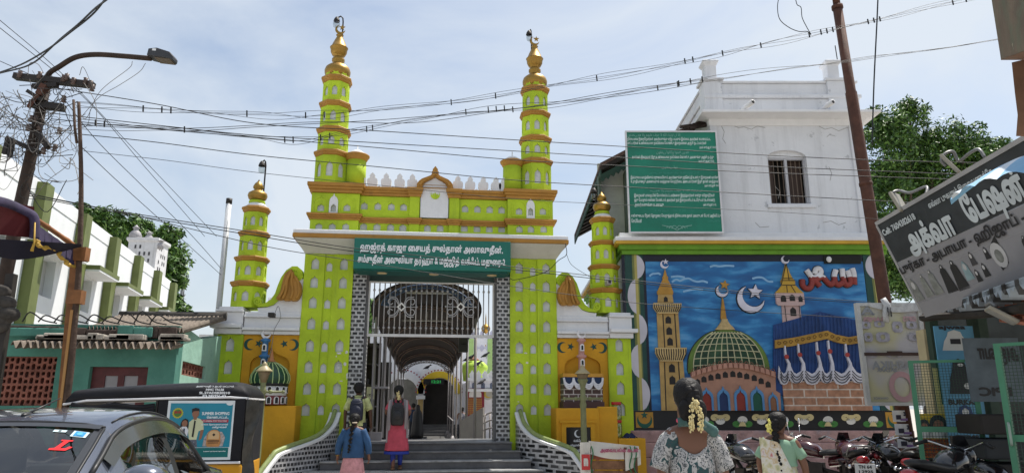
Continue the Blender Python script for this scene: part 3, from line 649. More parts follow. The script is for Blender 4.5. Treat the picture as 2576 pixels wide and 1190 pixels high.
q.grid(lambda a,c:V((x-.12+.34*a,14.95+.2*c,jz+.005+.10*math.sin(math.pi*a)*math.sin(math.pi*c)+.02*math.sin(17*a+5*c))),16,8)
one(q,'blue_cloth',mat('navy_cloth',(.012,.02,.06),.9),'crumpled dark blue cloth lying on the low yellow ledge','cloth')
#the white building on the right, its mural and the green board
W0=15.95
def Q(L_,w=W0):return[uz(px,py,w)for px,py in L_]
def c1(L_):return Q([(1565.8+x*.21758,625+y*.21758)for x,y in L_])
def c2(L_):return Q([(1868.8+x*.21758,625+y*.21758)for x,y in L_])
def c3(L_):return Q([(1565.8+x*.2892,871.3+y*.2892)for x,y in L_])
def C1(x,y):return c1([(x,y)])[0]
def C2(x,y):return c2([(x,y)])[0]
def C3(x,y):return c3([(x,y)])[0]
KP=15.95/1890
uL,uR=uz(1577,860,W0)[0],uz(2246,860,W0)[0]
wb=thing('white_building','old white limewashed building with barred window above the painted mural','building',cw((uL+uR)/2,W0+2,0))
zL=uz(1880,641,W0)[1];zG=uz(1880,613,W0-.2)[1];zW=uz(1880,605,W0-.25)[1];zT=uz(1880,596,W0-.2)[1]
q=B(MC);q.box(uL,uR,W0+.02,24,0,zL);build(q,'lower_wall',WHITE2,wb)
GREENB=mat('leaf_green_paint',(.13,.30,.022),.7,var=.15,bump=.2,dirt=(.07,.16,.02),dirtamt=.4,streak=True)
q=B(MC);q.box(uL-.05,uR+.08,W0-.07,24.05,zL,zL+.10);q.box(uL-.11,uR+.12,W0-.14,24.1,zL+.1001,zG);build(q,'green_ledge',GREENB,wb,bev=.01)
q=B(MC);q.box(uL-.20,uR+.18,W0-.24,24.15,zG+.001,zW);build(q,'gold_edge',mat('yellow_ochre_line',(.55,.33,.04),.7),wb)
q=B(MC);q.box(uL-.22,uR+.2,W0-.27,24.2,zW+.001,zT);q.box(uL-.1,uR+.1,W0-.12,24.1,zT+.001,zT+.12);build(q,'white_ledge',WHITE,wb,bev=.02)
a0,a1=uz(1797,480,W0)[0],uz(2181,450,W0)[0];zU=uz(1980,318,W0)[1]
q=B(MC);hl=[uz(1938,515,W0),uz(2040,515,W0),uz(2032,395,W0),uz(2005,386,W0),uz(1984,384,W0),uz(1960,386,W0),uz(1938,396,W0)]
u0,z0=uz(1941,514,W0);u1=uz(2040,514,W0)[0];z1=uz(1988,396,W0)[1];z2=uz(1988,378,W0)[1]
hole=[(u0,z0),(u1,z0),(u1,z1)]+[((u0+u1)/2+(u1-u0)/2*math.cos(t),z1+(z2-z1)*math.sin(t))for t in[math.pi*k/10 for k in range(1,10)]]+[(u0,z1)]
q.prism(rect(a0,a1,zT+.13,zU),W0,W0+.22,[hole])
q.box(a0,u0-.3,W0+.221,23.5,zT+.13,zU);q.box(u1+.3,a1,W0+.221,23.5,zT+.13,zU);q.box(u0-.299,u1+.299,W0+1.2,23.5,zT+.13,zU);q.box(u0-.299,u1+.299,W0+.221,W0+1.199,z2+.1,zU);q.box(u0-.299,u1+.299,W0+.221,W0+1.199,zT+.13,z0-.1)
build(q,'upper_wall',WHITE2,wb)
q=B(MC);q.box(a1-.30,a1+.03,W0-.05,W0+.3,zT+.13,zU);build(q,'corner_pilaster',WHITE2,wb,bev=.012);q=B(MC);q.box(a0-.01,a0+.14,W0-.04,W0+.3,zU-1.0,zU);build(q,'corner_pilaster',WHITE2,wb,bev=.012)
wn=B(MC);wn.prism(rect(u0,u1,z0,z1+.02),W0+.10,W0+.17,[rect(u0+.045,(u0+u1)/2-.03,z0+.05,z1-.03),rect((u0+u1)/2+.03,u1-.045,z0+.05,z1-.03)])
win=build(wn,'window',mat('grey_white_window_paint',(.42,.42,.44),.6,dirt=(.2,.2,.2),dirtamt=.4),wb)
q=B(MC);q.box(u0-.1,u1+.1,W0-.05,W0+.1,z0-.09,z0-.001);build(q,'sill',WHITE2,win,bev=.01)
q=B(MC);q.prism([(u0,z1+.021),(u1,z1+.021)]+hole[3:-1],W0+.09,W0+.18);build(q,'arched_head',WHITE2,win)
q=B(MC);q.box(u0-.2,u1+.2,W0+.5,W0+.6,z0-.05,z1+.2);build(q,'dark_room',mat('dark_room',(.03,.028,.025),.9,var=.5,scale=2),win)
for k in range(8):
 uu=u0+.09+(u1-u0-.18)*k/7
 if abs(uu-(u0+u1)/2)<.04:continue
 q=B(MC);q.tube([(uu,W0+.2,z0),(uu,W0+.2,z1)],.011,6);build(q,'window_bar',mat('bar_brown',(.16,.12,.09),.6)if k==0 else bpy.data.materials['bar_brown'],win)
q=B(MC);q.box((u0+u1)/2+.02,u1-.03,W0+.28,W0+.31,z0,z1);q.box(u0+.03,u0+.2,W0+.28,W0+.31,z0,z1);build(q,'shutter',mat('dark_shutter',(.07,.045,.035),.7),win)
zc=uz(1980,285,W0-.35)[1];zp=uz(1980,202,W0-.05)[1]
q=B(MC);q.rings([[(a0-.02,W0-.03,zU),(a1+.04,W0-.03,zU),(a1+.04,23.6,zU),(a0-.02,23.6,zU)],[(a0-.05,W0-.09,zU+.15),(a1+.1,W0-.09,zU+.15),(a1+.1,23.7,zU+.15),(a0-.05,23.7,zU+.15)],[(a0-.26,W0-.38,zc),(a1+.3,W0-.38,zc),(a1+.3,23.8,zc),(a0-.26,23.8,zc)]])
q.box(a0-.28,a1+.32,W0-.41,23.85,zc+.001,zc+.07);build(q,'cornice',WHITE,wb,bev=.012)
zm=uz(1980,250,W0)[1]
q=B(MC);q.box(a0-.06,a1+.04,W0-.02,23.5,zc+.071,zm);q.box(a0-.10,a1+.08,W0-.08,23.55,zm+.001,zm+.10);q.box(a0-.03,a1+.01,W0+.02,23.5,zm+.101,zp-.06);q.box(a0-.07,a1+.05,W0-.03,23.55,zp-.059,zp);build(q,'parapet',WHITE2,wb,bev=.02)
for px in(1792,2103):
 uu=uz(px,230,W0)[0];zt_=uz(px,150,W0)[1]
 q=B(MC);q.box(uu-.22,uu+.22,W0-.06,W0+.38,zc+.072,zp-.02);q.box(uu-.27,uu+.27,W0-.10,W0+.43,zp-.019,zp+.05)
 q.rings([[(uu-.14,W0+.02,zp+.051),(uu+.14,W0+.02,zp+.051),(uu+.14,W0+.3,zp+.051),(uu-.14,W0+.3,zp+.051)],[(uu-.14,W0+.02,zt_-.16),(uu+.14,W0+.02,zt_-.16),(uu+.14,W0+.3,zt_-.16),(uu-.14,W0+.3,zt_-.16)],[(uu-.2,W0-.04,zt_-.06),(uu+.2,W0-.04,zt_-.06),(uu+.2,W0+.36,zt_-.06),(uu-.2,W0+.36,zt_-.06)],[(uu-.19,W0-.03,zt_-.02),(uu+.19,W0-.03,zt_-.02),(uu+.19,W0+.35,zt_-.02),(uu-.19,W0+.35,zt_-.02)],[(uu-.06,W0+.1,zt_+.05),(uu+.06,W0+.1,zt_+.05),(uu+.06,W0+.22,zt_+.05),(uu-.06,W0+.22,zt_+.05)]])
 build(q,'parapet_pier',WHITE2,wb,bev=.012)
q=B(MC);uu=uz(2112,150,W0)[0];q.tube([(uu,W0+.1,zp+.5),(uu-.02,W0+.1,zp+1.0)],.012,5);build(q,'lightning_rod',DARKI,wb)
for px in(1885,2085):
 p=uz(px,266,W0-.4);q=B(MC);q.smooth=True;q.tube([(p[0]-.16,W0,zc+.13),(p[0]+.04,W0-.55,zc+.20)],.06,12);q.cur=1;q.tube([(p[0]+.04,W0-.552,zc+.20),(p[0]+.042,W0-.556,zc+.2002)],.045,12)
 build(q,'drain_spout',[WHITE,BLACK],wb)
q=B(MC)
for L_ in([(1815,318),(1822,332),(1818,350),(1826,362)],[(1950,470),(1962,482),(1958,500)],[(2070,560),(2090,556),(2110,566),(2128,560)],[(1900,560),(1912,572),(1935,570)],[(2085,420),(2092,436),(2088,455)],[(1848,318),(1858,322),(1872,320),(1890,326),(1905,318),(1925,322)],[(2060,318),(2075,326),(2092,322),(2110,330),(2130,322),(2160,318)],[(2080,345),(2086,340),(2100,342)]):
 q=B(MC);q.tube([(u,W0-.002,z)for u,z in Q(L_)],.006,4);build(q,'plaster_crack',mat('crack',(.30,.29,.28),.9)if 'crack' not in bpy.data.materials else bpy.data.materials['crack'],wb)
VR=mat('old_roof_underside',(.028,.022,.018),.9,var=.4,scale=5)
vr=thing('veranda','dark timber veranda with scalloped fascia on the left side of the white building','veranda',cw(uz(1640,600,17)[0],19,zT))
A_,Bq,Cq=atc(1510,420,16.6),atc(1575,386,16.6),atc(1792,306,16.4)
q=B();dd=FH*7.5
for P_,R_ in((A_,Bq),(Bq,Cq)):
 q.slab([P_,R_,R_+dd,P_+dd],(0,0,.10))
build(q,'roof',mat('old_tiles',(.11,.065,.05),.9,var=.4,scale=9,bump=.6),vr)
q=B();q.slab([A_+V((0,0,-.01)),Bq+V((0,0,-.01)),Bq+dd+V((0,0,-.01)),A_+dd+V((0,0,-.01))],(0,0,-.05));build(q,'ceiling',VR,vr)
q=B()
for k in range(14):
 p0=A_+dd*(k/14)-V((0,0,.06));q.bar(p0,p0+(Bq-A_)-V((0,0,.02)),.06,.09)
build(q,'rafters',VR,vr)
q=B();n=40
for k in range(n):
 p0,p1=A_+dd*(k/n),A_+dd*((k+1)/n);m_=(p0+p1)/2
 q.slab([p0+V((0,0,-.02)),p1+V((0,0,-.02)),p1+V((0,0,-.17)),m_+V((0,0,-.26)),p0+V((0,0,-.17))],RT*.03)
for k in range(5):
 p0,p1=A_+(Bq-A_)*(k/5),A_+(Bq-A_)*((k+1)/5);m_=(p0+p1)/2
 q.slab([p0+V((0,0,-.2)),p1+V((0,0,-.2)),p1+V((0,0,-.34)),m_+V((0,0,-.42)),p0+V((0,0,-.34))],FH*.03)
build(q,'scalloped_fascia',mat('dark_green_fascia',(.02,.05,.035),.8,var=.3),vr)
q=B();g0,g1=atc(1512,700,17.2),atc(1562,480,17.2);uA,uB=g0.dot(RT),atc(1575,600,17.2).dot(RT)
q=B(MC);q.box(uA,a0+.3,17.2,17.35,2.2,zU-.5);build(q,'panel_wall',mat('weathered_white_panel',(.50,.50,.47),.8,var=.15,dirt=(.25,.27,.24),dirtamt=.6,streak=True),vr)
q=B(MC);q.box(uB-.02,uB+.12,16.9,17.19,zT,zU-.8);q.box(uA-.02,uA+.05,17.0,17.19,2.2,zU-.9);build(q,'veranda_post',mat('green_grey_post',(.10,.13,.12),.8),vr)
tb=B();p=atc(1760,318,16.1)
for k in range(7):tb.bar(p+RT*(rnd.uniform(-.5,.3))+V((0,0,rnd.uniform(-.08,.06))),p+RT*(.3+rnd.uniform(-.1,.2))+V((0,0,.12+rnd.uniform(-.06,.12))),.08,.06)
tb.ball(p+RT*.32+V((0,0,.1)),.16,.12,.14,7,5)
one(tb,'broken_timber',mat('rotten_timber',(.04,.028,.022),.95,var=.5,scale=9),'rotten dark roof timbers sticking out at the corner of the white building','timber')
gb_=thing('inscription_board','large green board with rows of faded white scripture lettering on the white building','sign',cw(uz(1690,588,15.6)[0],15.6,uz(1690,588,15.6)[1]))
WB=15.62
bl,br,bt,bb_=uz(1575,400,WB)[0],uz(1811,450,WB)[0],uz(1690,330,WB)[1],uz(1700,587,WB)[1]
q=B(MC);q.box(bl+.03,br-.03,WB,WB+.05,bb_+.03,bt-.03);build(q,'green_panel',mat('green_board_paint',(.006,.17,.105),.4,var=.2,scale=1.2,dirt=(.004,.10,.075),dirtamt=.55,dscale=1.2,streak=True),gb_)
q=B(MC);q.prism(rect(bl,br,bb_,bt),WB-.02,WB+.06,[rect(bl+.035,br-.035,bb_+.035,bt-.035)]);build(q,'white_frame',mat('aluminium_frame',(.6,.6,.62),.4),gb_)
q=B(MC);q.box(bl+.2,br-.2,WB+.07,W0+.01,bt-.3,bt-.22);q.box(bl+.2,br-.2,WB+.07,W0+.01,bb_+.22,bb_+.3);build(q,'bracket',DARKI,gb_)
bw_,bh_=br-bl,bt-bb_
LM3=[mat('faded_white_lettering',(.46,.58,.54),.6,var=.3,scale=14),mat('faded_grey_lettering',(.20,.40,.34),.6),mat('very_faded_lettering',(.05,.26,.20),.6)]
def bt_(fx0,fx1,fy,h,t_,mt=0,bold=.035):
 gq=B(MC);gq.text(t_,bl+bw_*(fx0+fx1)/2,bt-bh_*fy,WB-.0035,W=bw_*(fx1-fx0),H=h*1.08,bold=bold);build(gq,'lettering_line',LM3[mt],gb_)
gq=B(MC)
AR1='\ufee5\ufeee\ufee7\ufeaa\ufea4\ufbfd \ufee2\ufeeb \ufefb\ufeed \ufee2\ufeec\ufbff\ufee0\ufecb \ufed1\ufeee\ufea7 \ufefb \ufeea\ufee0\ufedf\ufe8d \ufe80\ufe8e\ufbff\ufedf\ufeed\ufe8d \ufee5\ufe8d \ufefb\ufe8d'
AR2='\ufee5\ufeee\ufed8\ufe98\ufbfd \ufe8d\ufeee\ufee7\ufe8e\ufedb\ufeed \ufe8d\ufeee\ufee8\ufee3\ufe8d \ufee6\ufbfe\ufeac\ufedf\ufe8d'
bt_(.02,.60,.045,.10,AR1,1,.0)
bt_(.02,.93,.085,.10,'நிச்சயமாக இைறேநசர்கள் அவர்களுக்கு எந்த பயமும் இல்ைல அவர்கள் கவைலப்பட')
bt_(.02,.88,.125,.10,'மாட்டார்கள் உண்ைமயான நம்பிக்ைக ெகாண்டு இைறவைன அஞ்சி நடப்பவர்கள்')
bt_(.80,.985,.168,.08,'(அல் குர்ஆன் 10:62)')
bt_(.33,.68,.215,.10,AR2,1,.0)
bt_(.06,.95,.265,.10,'அவர்கள் (இைறவன் மீது) உண்ைமயான நம்பிக்ைக ெகாண்டு, அவனுக்கு அஞ்சி நடந்து')
bt_(.78,.95,.305,.08,'(அல் குர்ஆன் 10:63)')
bt_(.38,.55,.365,.08,AR2[:9],1,.0)
bt_(.24,.78,.42,.06,AR1,2,.0)
bt_(.04,.985,.465,.10,'இவ்வுலக வாழ்விலும் மறுைமயிலும் அவர்களுக்கு நற்ெசய்தி உண்டு இைறவன் வாக்கு')
bt_(.04,.985,.505,.10,'உறுதியானது அைனவரும் மகத்தான ெவற்றிைய அைடவார்கள் இது தான் மகத்தான')
bt_(.83,.985,.545,.08,'(அல் குர்ஆன் 10:64)')
bt_(.24,.80,.595,.07,AR1[4:40],1,.0)
bt_(.07,.93,.64,.10,'இைறவன் பாைதயில் ெகால்லப்பட்டவர்கைள இறந்தவர்கள் என்று கூறாதீர்கள்')
bt_(.07,.93,.685,.10,'ஒரு ேபாதும் எண்ண ேவண்டாம் அவர்கள் தம் இைறவனிடம் உயிருடன் (உள்ளனர்)')
bt_(.07,.38,.73,.10,'அவர்களுக்கு உணவு')
bt_(.80,.94,.73,.08,'(அல் குர்ஆன் 3:169)')
bt_(.28,.70,.785,.06,AR1[8:36],2,.0)
bt_(.03,.985,.835,.10,'என்னுைடய ேநசர் ேதாழைர ெவறுத்தால் நிச்சயமாக நான் அவருடன் ேபார் அறிவிப்பு')
bt_(.03,.14,.88,.09,'ெசய்ேவன்');bt_(.84,.985,.88,.06,AR2[:14],2,.0)
gq.cur=1;cx,cz=(bl+br)/2+.02,bt-bh_*.945
for s in(-1,1):
 for a_,r_ in((.06,.05),(.14,.04),(.2,.03)):
  gq.tube([(cx+s*(a_+r_*math.cos(t)),WB-.004,cz+r_*.8*math.sin(t))for t in[k*.6-.5 for k in range(9)]],.008,4)
 gq.tube(smooth_path([(cx,WB-.004,cz-.07),(cx+s*.08,WB-.004,cz-.02),(cx+s*.18,WB-.004,cz+.02),(cx+s*.34,WB-.004,cz+.05)],4),.009,4)
build(gq,'scroll_ornament',LM3,gb_)
#the mural: a painted relief on the street front
mu=thing('mural','painted relief mural of a blue sky with minarets, a green dome and a draped cube','mural',cw(uz(1880,1080,W0)[0],W0-.05,uz(1880,1080,W0)[1]))
ml=[0]
def relief(L_,name,m_,d=.03,par=None,lift=0,holes=(),M=MC):
 q=B(M);q.prism(L_,W0-lift-d,W0-lift,holes);return build(q,name,m_,par or mu)
def outline(L_,name,d=.02,lift=0,r=.02,par=None):
 q=B(MC);q.tube([(u,W0-lift-.001,z)for u,z in L_],r,5,closed=True);return build(q,name,BLACK,par or mu)
SKY=bpy.data.materials.new('mural_sky_blue');SKY.use_nodes=True
t_=SKY.node_tree;n_=t_.nodes;l_=t_.links.new;bs_=n_['Principled BSDF'];bs_.inputs['Roughness'].default_value=.55
tc_=n_.new('ShaderNodeTexCoord');mp_=n_.new('ShaderNodeMapping');mp_.inputs['Scale'].default_value=(1,1,3.2);l_(tc_.outputs['Object'],mp_.inputs[0])
nz_=n_.new('ShaderNodeTexNoise');nz_.inputs['Scale'].default_value=1.5;nz_.inputs['Detail'].default_value=7;nz_.inputs['Distortion'].default_value=.25;l_(mp_.outputs[0],nz_.inputs['Vector'])
rp_=n_.new('ShaderNodeValToRGB');e=rp_.color_ramp.elements;e[0].position=.22;e[0].color=(.006,.06,.20,1);e[1].position=.72;e[1].color=(.10,.30,.55,1)
x_=e.new(.47);x_.color=(.008,.12,.33,1);x_=e.new(.58);x_.color=(.03,.21,.46,1)
l_(nz_.outputs['Fac'],rp_.inputs[0]);l_(rp_.outputs[0],bs_.inputs['Base Color'])
NAVY=mat('mural_dark_navy',(.008,.010,.022),.6,var=.3)
top=uz(1880,641,W0)[1];bot=uz(1880,1032,W0)[1]
s0,s1=uz(1632,860,W0)[0],uz(2193,860,W0)[0]
q=B(MC);q.box(s0,s1,W0-.012,W0+.02,bot,top-.16);build(q,'painted_sky',SKY,mu)
q=B(MC);q.box(s0-.06,s1,W0-.014,W0+.02,top-.159,top-.002);q.box(s0-.06,s0-.001,W0-.014,W0+.02,bot,top-.16);build(q,'dark_border',NAVY,mu)
for k,L_ in enumerate(([(310,320),(345,296),(380,292),(415,288),(440,305)],[(570,390),(620,360),(665,375),(710,355),(765,348),(810,370),(865,385),(930,378),(985,395)],[(1010,215),(1060,200),(1120,208),(1200,200),(1290,205)],[(560,330),(640,322),(720,335)],[(1500,350),(1560,335),(1620,340),(1680,380),(1740,385)],[(700,500),(780,480),(850,470),(930,480)])):
 q=B(MC);q.tube([(u,W0-.012,z)for u,z in c1(smooth_path([(x,y,0)for x,y in L_],4)and[(p.x,p.y)for p in smooth_path([(x,y,0)for x,y in L_],4)])],.022,4,flat=.2);build(q,'painted_cloud',mat('cloud_line',(.22,.40,.60),.6)if k==0 else bpy.data.materials['cloud_line'],mu)
BG=mat('border_bottle_green',(.012,.055,.045),.6,var=.25);BW=mat('border_lilac_white',(.50,.48,.53),.6,var=.08);BY=mat('border_yellow',(.40,.34,.10),.6);BO=mat('border_olive',(.15,.17,.05),.6)
def border(xa,xb,ytop,ybot,name,s):
 u_a,u_b=uz(xa,860,W0)[0],uz(xb,860,W0)[0];w_b=u_b-u_a
 q=B(MC);q.box(u_a,u_b,W0-.010,W0+.02,ybot,ytop);o=build(q,name,BG,mu)
 for f0,f1,m_ in((.36,.47,BO),(.47,.62,BY),(.62,.68,BO)):
  q=B(MC);q.box(u_a+w_b*f0,u_a+w_b*f1,W0-.012,W0-.0105,ybot,ytop);build(q,'colour_band',m_,o)
 cuts=[641,702,790,866,950,1032]
 for i in range(5):
  zt_,zb_=uz(1610,cuts[i],W0)[1],uz(1610,cuts[i+1],W0)[1]
  zt_=min(zt_,ytop);zb_=max(zb_,ybot)
  if zb_>=zt_:continue
  r_=(i%2==0)
  if s<0:r_=not r_
  f0,f1=(.60,.97)if r_ else(.48,.08)
  P_=[(u_a+w_b*f0,zb_)]+[(u_a+w_b*(f0+(f1-f0)*min(1,(math.sin(math.pi*k/12))**.6)),zb_+(zt_-zb_)*k/12)for k in range(1,12)]+[(u_a+w_b*f0,zt_)]
  q=B(MC);q.prism(P_,W0-.016,W0-.0125);build(q,'scallop',BW,o)
border(1579,1631,top-.002,bot,'left_border',1)
border(2195,2242,top-.002,bot,'right_border',-1)
q=B(MC);q.box(uz(1571,860,W0)[0],uz(1578,860,W0)[0],W0-.012,W0+.02,bot-.35,top-.002);build(q,'border_line',NAVY,mu)
q=B(MC);q.box(uz(1577,1050,W0)[0],uR,W0-.014,W0+.02,uz(1880,1081,W0)[1],bot-.001);fr=build(q,'flower_frieze',BLACK,mu)
PW=mat('petal_white',(.62,.60,.55),.6);PY=mat('petal_yellow',(.58,.48,.24),.6);PG=mat('petal_green',(.05,.19,.04),.6)
flw=[(708,0),(850,1),(1042,0),(1208,1),(1400,0),(1578,1),(1785,0),(1985,1),(2178,0)]
for k,(cxp,ty)in enumerate(flw):
 q=B(MC)
 if ty:
  for a_,m_ in((-165,1),(-15,1),(-90,0)):
   x0,y0=cxp+55*math.cos(rad(a_))*.9,605-40*math.sin(rad(a_))*1.0
   q.cur=m_;q.prism(c3([(cxp+(48+38*math.cos(t))*math.cos(rad(a_))-42*math.sin(t)*math.sin(rad(a_)),605-(48+38*math.cos(t))*math.sin(rad(a_))*.85-30*math.sin(t)*math.cos(rad(a_)))for t in[2*math.pi*j/14 for j in range(14)]]),W0-.02,W0-.0145)
  q.cur=1;q.prism(c3([(cxp-25,595),(cxp+25,595),(cxp+18,625),(cxp,632),(cxp-18,625)]),W0-.023,W0-.0205)
 else:
  for a_,m_ in((170,2),(10,2),(90,0)):
   q.cur=m_;q.prism(c3([(cxp+(48+40*math.cos(t))*math.cos(rad(a_))-44*math.sin(t)*math.sin(rad(a_)),680-(40+36*math.cos(t))*math.sin(rad(a_))-28*math.sin(t)*math.cos(rad(a_)))for t in[2*math.pi*j/14 for j in range(14)]]),W0-.02,W0-.0145)
  q.cur=1;q.prism(c3([(cxp-34,692),(cxp+34,692),(cxp+18,660),(cxp,652),(cxp-18,660)]),W0-.023,W0-.0205)
 q.cur=3
 for a_ in(-165,-140,-110,-90,-70,-40,-15):q.tube([(u,W0-.0225,z)for u,z in c3([(cxp+(30+22*j)*math.cos(rad(a_)),(606 if ty else 682)-(1 if ty else-1)*(28+20*j)*math.sin(rad(a_))*.8)for j in(.3,.9)])],.0035,4)
 build(q,'painted_flower',[PW,PY,PG,BLACK],fr)
for px in(1621,2251):
 a_,c_=uz(px-21,1075,W0),uz(px+21,1036,W0);q=B(MC);q.box(a_[0],c_[0],W0-.02,W0-.0145,a_[1],c_[1]);o=build(q,'emblem_square',mat('emblem_ochre',(.42,.22,.03),.6),fr)
 m0=((a_[0]+c_[0])/2,(a_[1]+c_[1])/2);q=B(MC);q.prism(crescent(m0[0],m0[1]-.01,.165,90,.4),W0-.025,W0-.0205);q.prism(star(m0[0],m0[1]+.10,.085),W0-.026,W0-.0206);build(q,'painted_crescent_and_star',mat('emblem_green',(.01,.09,.06),.6),fr)
PL=mat('pink_washed_stone',(.40,.25,.235),.9,var=.3,scale=5,bump=1.0,bscale=16,dirt=(.33,.36,.42),dirtamt=.62,dscale=2.2,peel=(.55,.52,.52),peelamt=.66,pscale=11)
q=B(MC);z1_,z2_,z3_=uz(1880,1082,W0)[1],uz(1880,1112,W0)[1],uz(1880,1150,W0)[1]
q.box(uL,uR+.2,W0-.06,W0+.05,z2_,z1_);q.box(uL,uR+.2,W0-.10,W0+.05,z3_,z2_-.001);q.box(uL,uR+.2,W0-.16,W0+.05,0,z3_-.001);build(q,'stone_plinth',PL,wb,bev=.02)
BE=mat('minaret_beige',(.40,.26,.09),.6,var=.22,scale=4,peel=(.6,.57,.5),peelamt=.70,pscale=4);GD=mat('mural_gold',(.38,.20,.03),.55,var=.25,scale=5);BR=mat('mural_dark_opening',(.018,.015,.014),.7);WHM=mat('mural_lilac_white',(.60,.58,.66),.6)
def pm(L_):return relief(L_,'painted_minaret',BE,.05,lift=.012)
t1=B(MC)
for L_ in(c1([(408,538),(572,538),(586,628),(403,628)]),c1([(392,752),(640,752),(666,1148),(410,1148)]),c3([(318,118),(522,118),(562,556),(336,556)])):t1.prism(L_,W0-.05,W0-.0)
mn=build(t1,'painted_minaret',BE,mu)
t1=B(MC)
t1.prism(c1([(487,238),(510,322),(524,337),(520,362),(556,430),(574,485),(582,500),(580,537),(400,537),(395,500),(406,485),(430,430),(460,362),(456,337),(467,322)]),W0-.055,W0);build(t1,'gold_spire',GD,mn)
def balc(L_,n):
 q=B(MC);q.prism(L_,W0-.09,W0);o=build(q,'balcony',mat('balcony_cream',(.50,.36,.16),.6,var=.2)if 'balcony_cream' not in bpy.data.materials else bpy.data.materials['balcony_cream'],mn)
 us=[p[0]for p in L_];zs=[p[1]for p in L_];ua,ub,za,zb=min(us),max(us),min(zs),max(zs);q=B(MC)
 for k in range(n):
  f=(k+.5)/n;c=ua+(ub-ua)*f;c2_=(ua+ub)/2+(c-(ua+ub)/2)*.78
  q.tube([(c,W0-.091,zb-.03),(c,W0-.091,za+(zb-za)*.55),(c2_,W0-.091,za+.03)],.011,4)
 build(q,'balcony_stripe',BLACK,mn)
balc(c1([(352,634),(674,640),(670,692),(634,756),(398,754),(350,690)]),13)
balc(c3([(280,12),(552,12),(548,62),(512,132),(322,130),(282,62)]),13)
for c_,w,h in(((497,620),48,70),((526,868),68,95),((537,998),68,100),((547,1122),68,102)):
 p=C1(*c_);relief(ogee(p[0],p[1],w*.21758*KP,h*.21758*KP),'painted_window',BR,.006,mn,lift=.05)
for c_ in((428,225),(432,330)):
 p=C3(*c_);relief(ogee(p[0],p[1],54*.2892*KP,82*.2892*KP),'painted_window',BR,.006,mn,lift=.05)
q=B(MC)
for L_ in(c1([(462,760),(484,1145)]),c1([(598,760),(622,1145)]),c3([(362,135),(376,553)]),c3([(482,135),(512,553)])):q.tube([(u,W0-.05,z)for u,z in L_],.012,4)
build(q,'painted_line',BLACK,mn)
p=C1(482,188);cm=relief(crescent(p[0],p[1],52*.21758*KP,45,.42),'painted_crescent',WHM,.03,lift=.012);relief(star(p[0]+.03,p[1]+.06,.07),'painted_star',WHM,.03,cm,lift=.012)
p=C1(1475,590);b_=relief(crescent(p[0],p[1],165*.21758*KP,50,.36),'big_crescent',WHM,.05,lift=.012);outline(crescent(p[0],p[1],167*.21758*KP,50,.37),'painted_outline',lift=.012,r=.022,par=b_)
p=C1(1528,505);b_=relief(star(p[0],p[1],92*.21758*KP,84,.45),'big_star',WHM,.05,lift=.012);outline(star(p[0],p[1],96*.21758*KP,84,.45),'painted_outline',lift=.012,r=.02,par=b_)
p=C1(1145,495);fi=relief(crescent(p[0],p[1],74*.21758*KP,60,.4),'dome_crescent',WHM,.045,lift=.012);outline(crescent(p[0],p[1],76*.21758*KP,60,.4),'painted_outline',lift=.012,r=.016,par=fi)
p=C1(1175,425);relief(star(p[0],p[1],62*.21758*KP,80,.45),'painted_star',GD,.05,fi,lift=.012)
q=B(MC);q.prism(c1([(1145,570),(1160,600),(1186,760),(1194,818),(1128,818),(1134,700)]),W0-.07,W0);sp_=build(q,'dome_spire',GD,mu)
q=B(MC);q.prism(c1([(1138,819),(1202,819),(1212,850),(1238,886),(1262,905),(1292,942),(1062,942),(1096,905),(1108,886),(1132,850)]),W0-.08,W0);build(q,'ribbed_collar',mat('collar_cream',(.45,.33,.15),.6,var=.3,scale=14),sp_)
dc=(1832.5,938.0);rx,ry=102.0,110.0
def dpt(f,h):
 wgt=math.sqrt(max(0,1-h**2.1))*(1+.02*math.sin(math.pi*h))
 return uz(dc[0]+rx*f*wgt-8*h,dc[1]-ry*h,W0)
ol=[dpt(-1,k/14)for k in range(15)]+[dpt(1,k/14)for k in range(13,-1,-1)]
q=B(MC);q.prism(ol,W0-.06,W0);dmo=build(q,'painted_dome',mat('dome_olive_rim',(.10,.17,.03),.6,var=.3),mu)
il=[dpt(-.87,k/14*.93)for k in range(15)]+[dpt(.87,k/14*.93)for k in range(14,-1,-1)]
q=B(MC);q.prism(il,W0-.065,W0-.0605);build(q,'dome_panes',mat('dome_dark_green_panes',(.014,.045,.022),.35,var=.8,scale=2.5,dirt=(.10,.17,.03),dirtamt=.55),dmo)
q=B(MC)
for f in(-.87,-.70,-.52,-.34,-.17,0,.17,.34,.52,.70,.87):q.tube([(u,W0-.066,z)for u,z in[dpt(f,k/12*.93)for k in range(13)]],.011,4)
for h in(.16,.32,.48,.63,.77,.88):q.tube([(u,W0-.066,z)for u,z in[dpt(-.87+1.74*k/12,h+.035*math.sin(math.pi*k/12))for k in range(13)]],.010,4)
build(q,'dome_grid',mat('grid_cream',(.50,.48,.30),.6),dmo)
outline(ol,'painted_outline',r=.025,par=dmo)
PK=mat('mural_pink_brown',(.36,.19,.13),.65,var=.2,scale=3,peel=(.55,.5,.45),peelamt=.76,pscale=5)
arc=[(585+(1315-585)*k/16,238-92*math.sin(math.pi*(.04+.92*k/16)))for k in range(17)]
q=B(MC);q.prism(c3([(600,556),(600,470),(612,400),(600,300)]+arc+[(1322,385),(1358,405),(1366,556)]),W0-.10,W0);ab=build(q,'arched_facade',PK,mu)
q=B(MC);q.prism(c3([(x,y-2)for x,y in arc]+[(x,y+42)for x,y in arc][::-1]),W0-.14,W0-.1005);ca=build(q,'corbel_arc',mat('corbel_pink',(.42,.22,.16),.65,var=.2),ab)
q=B(MC)
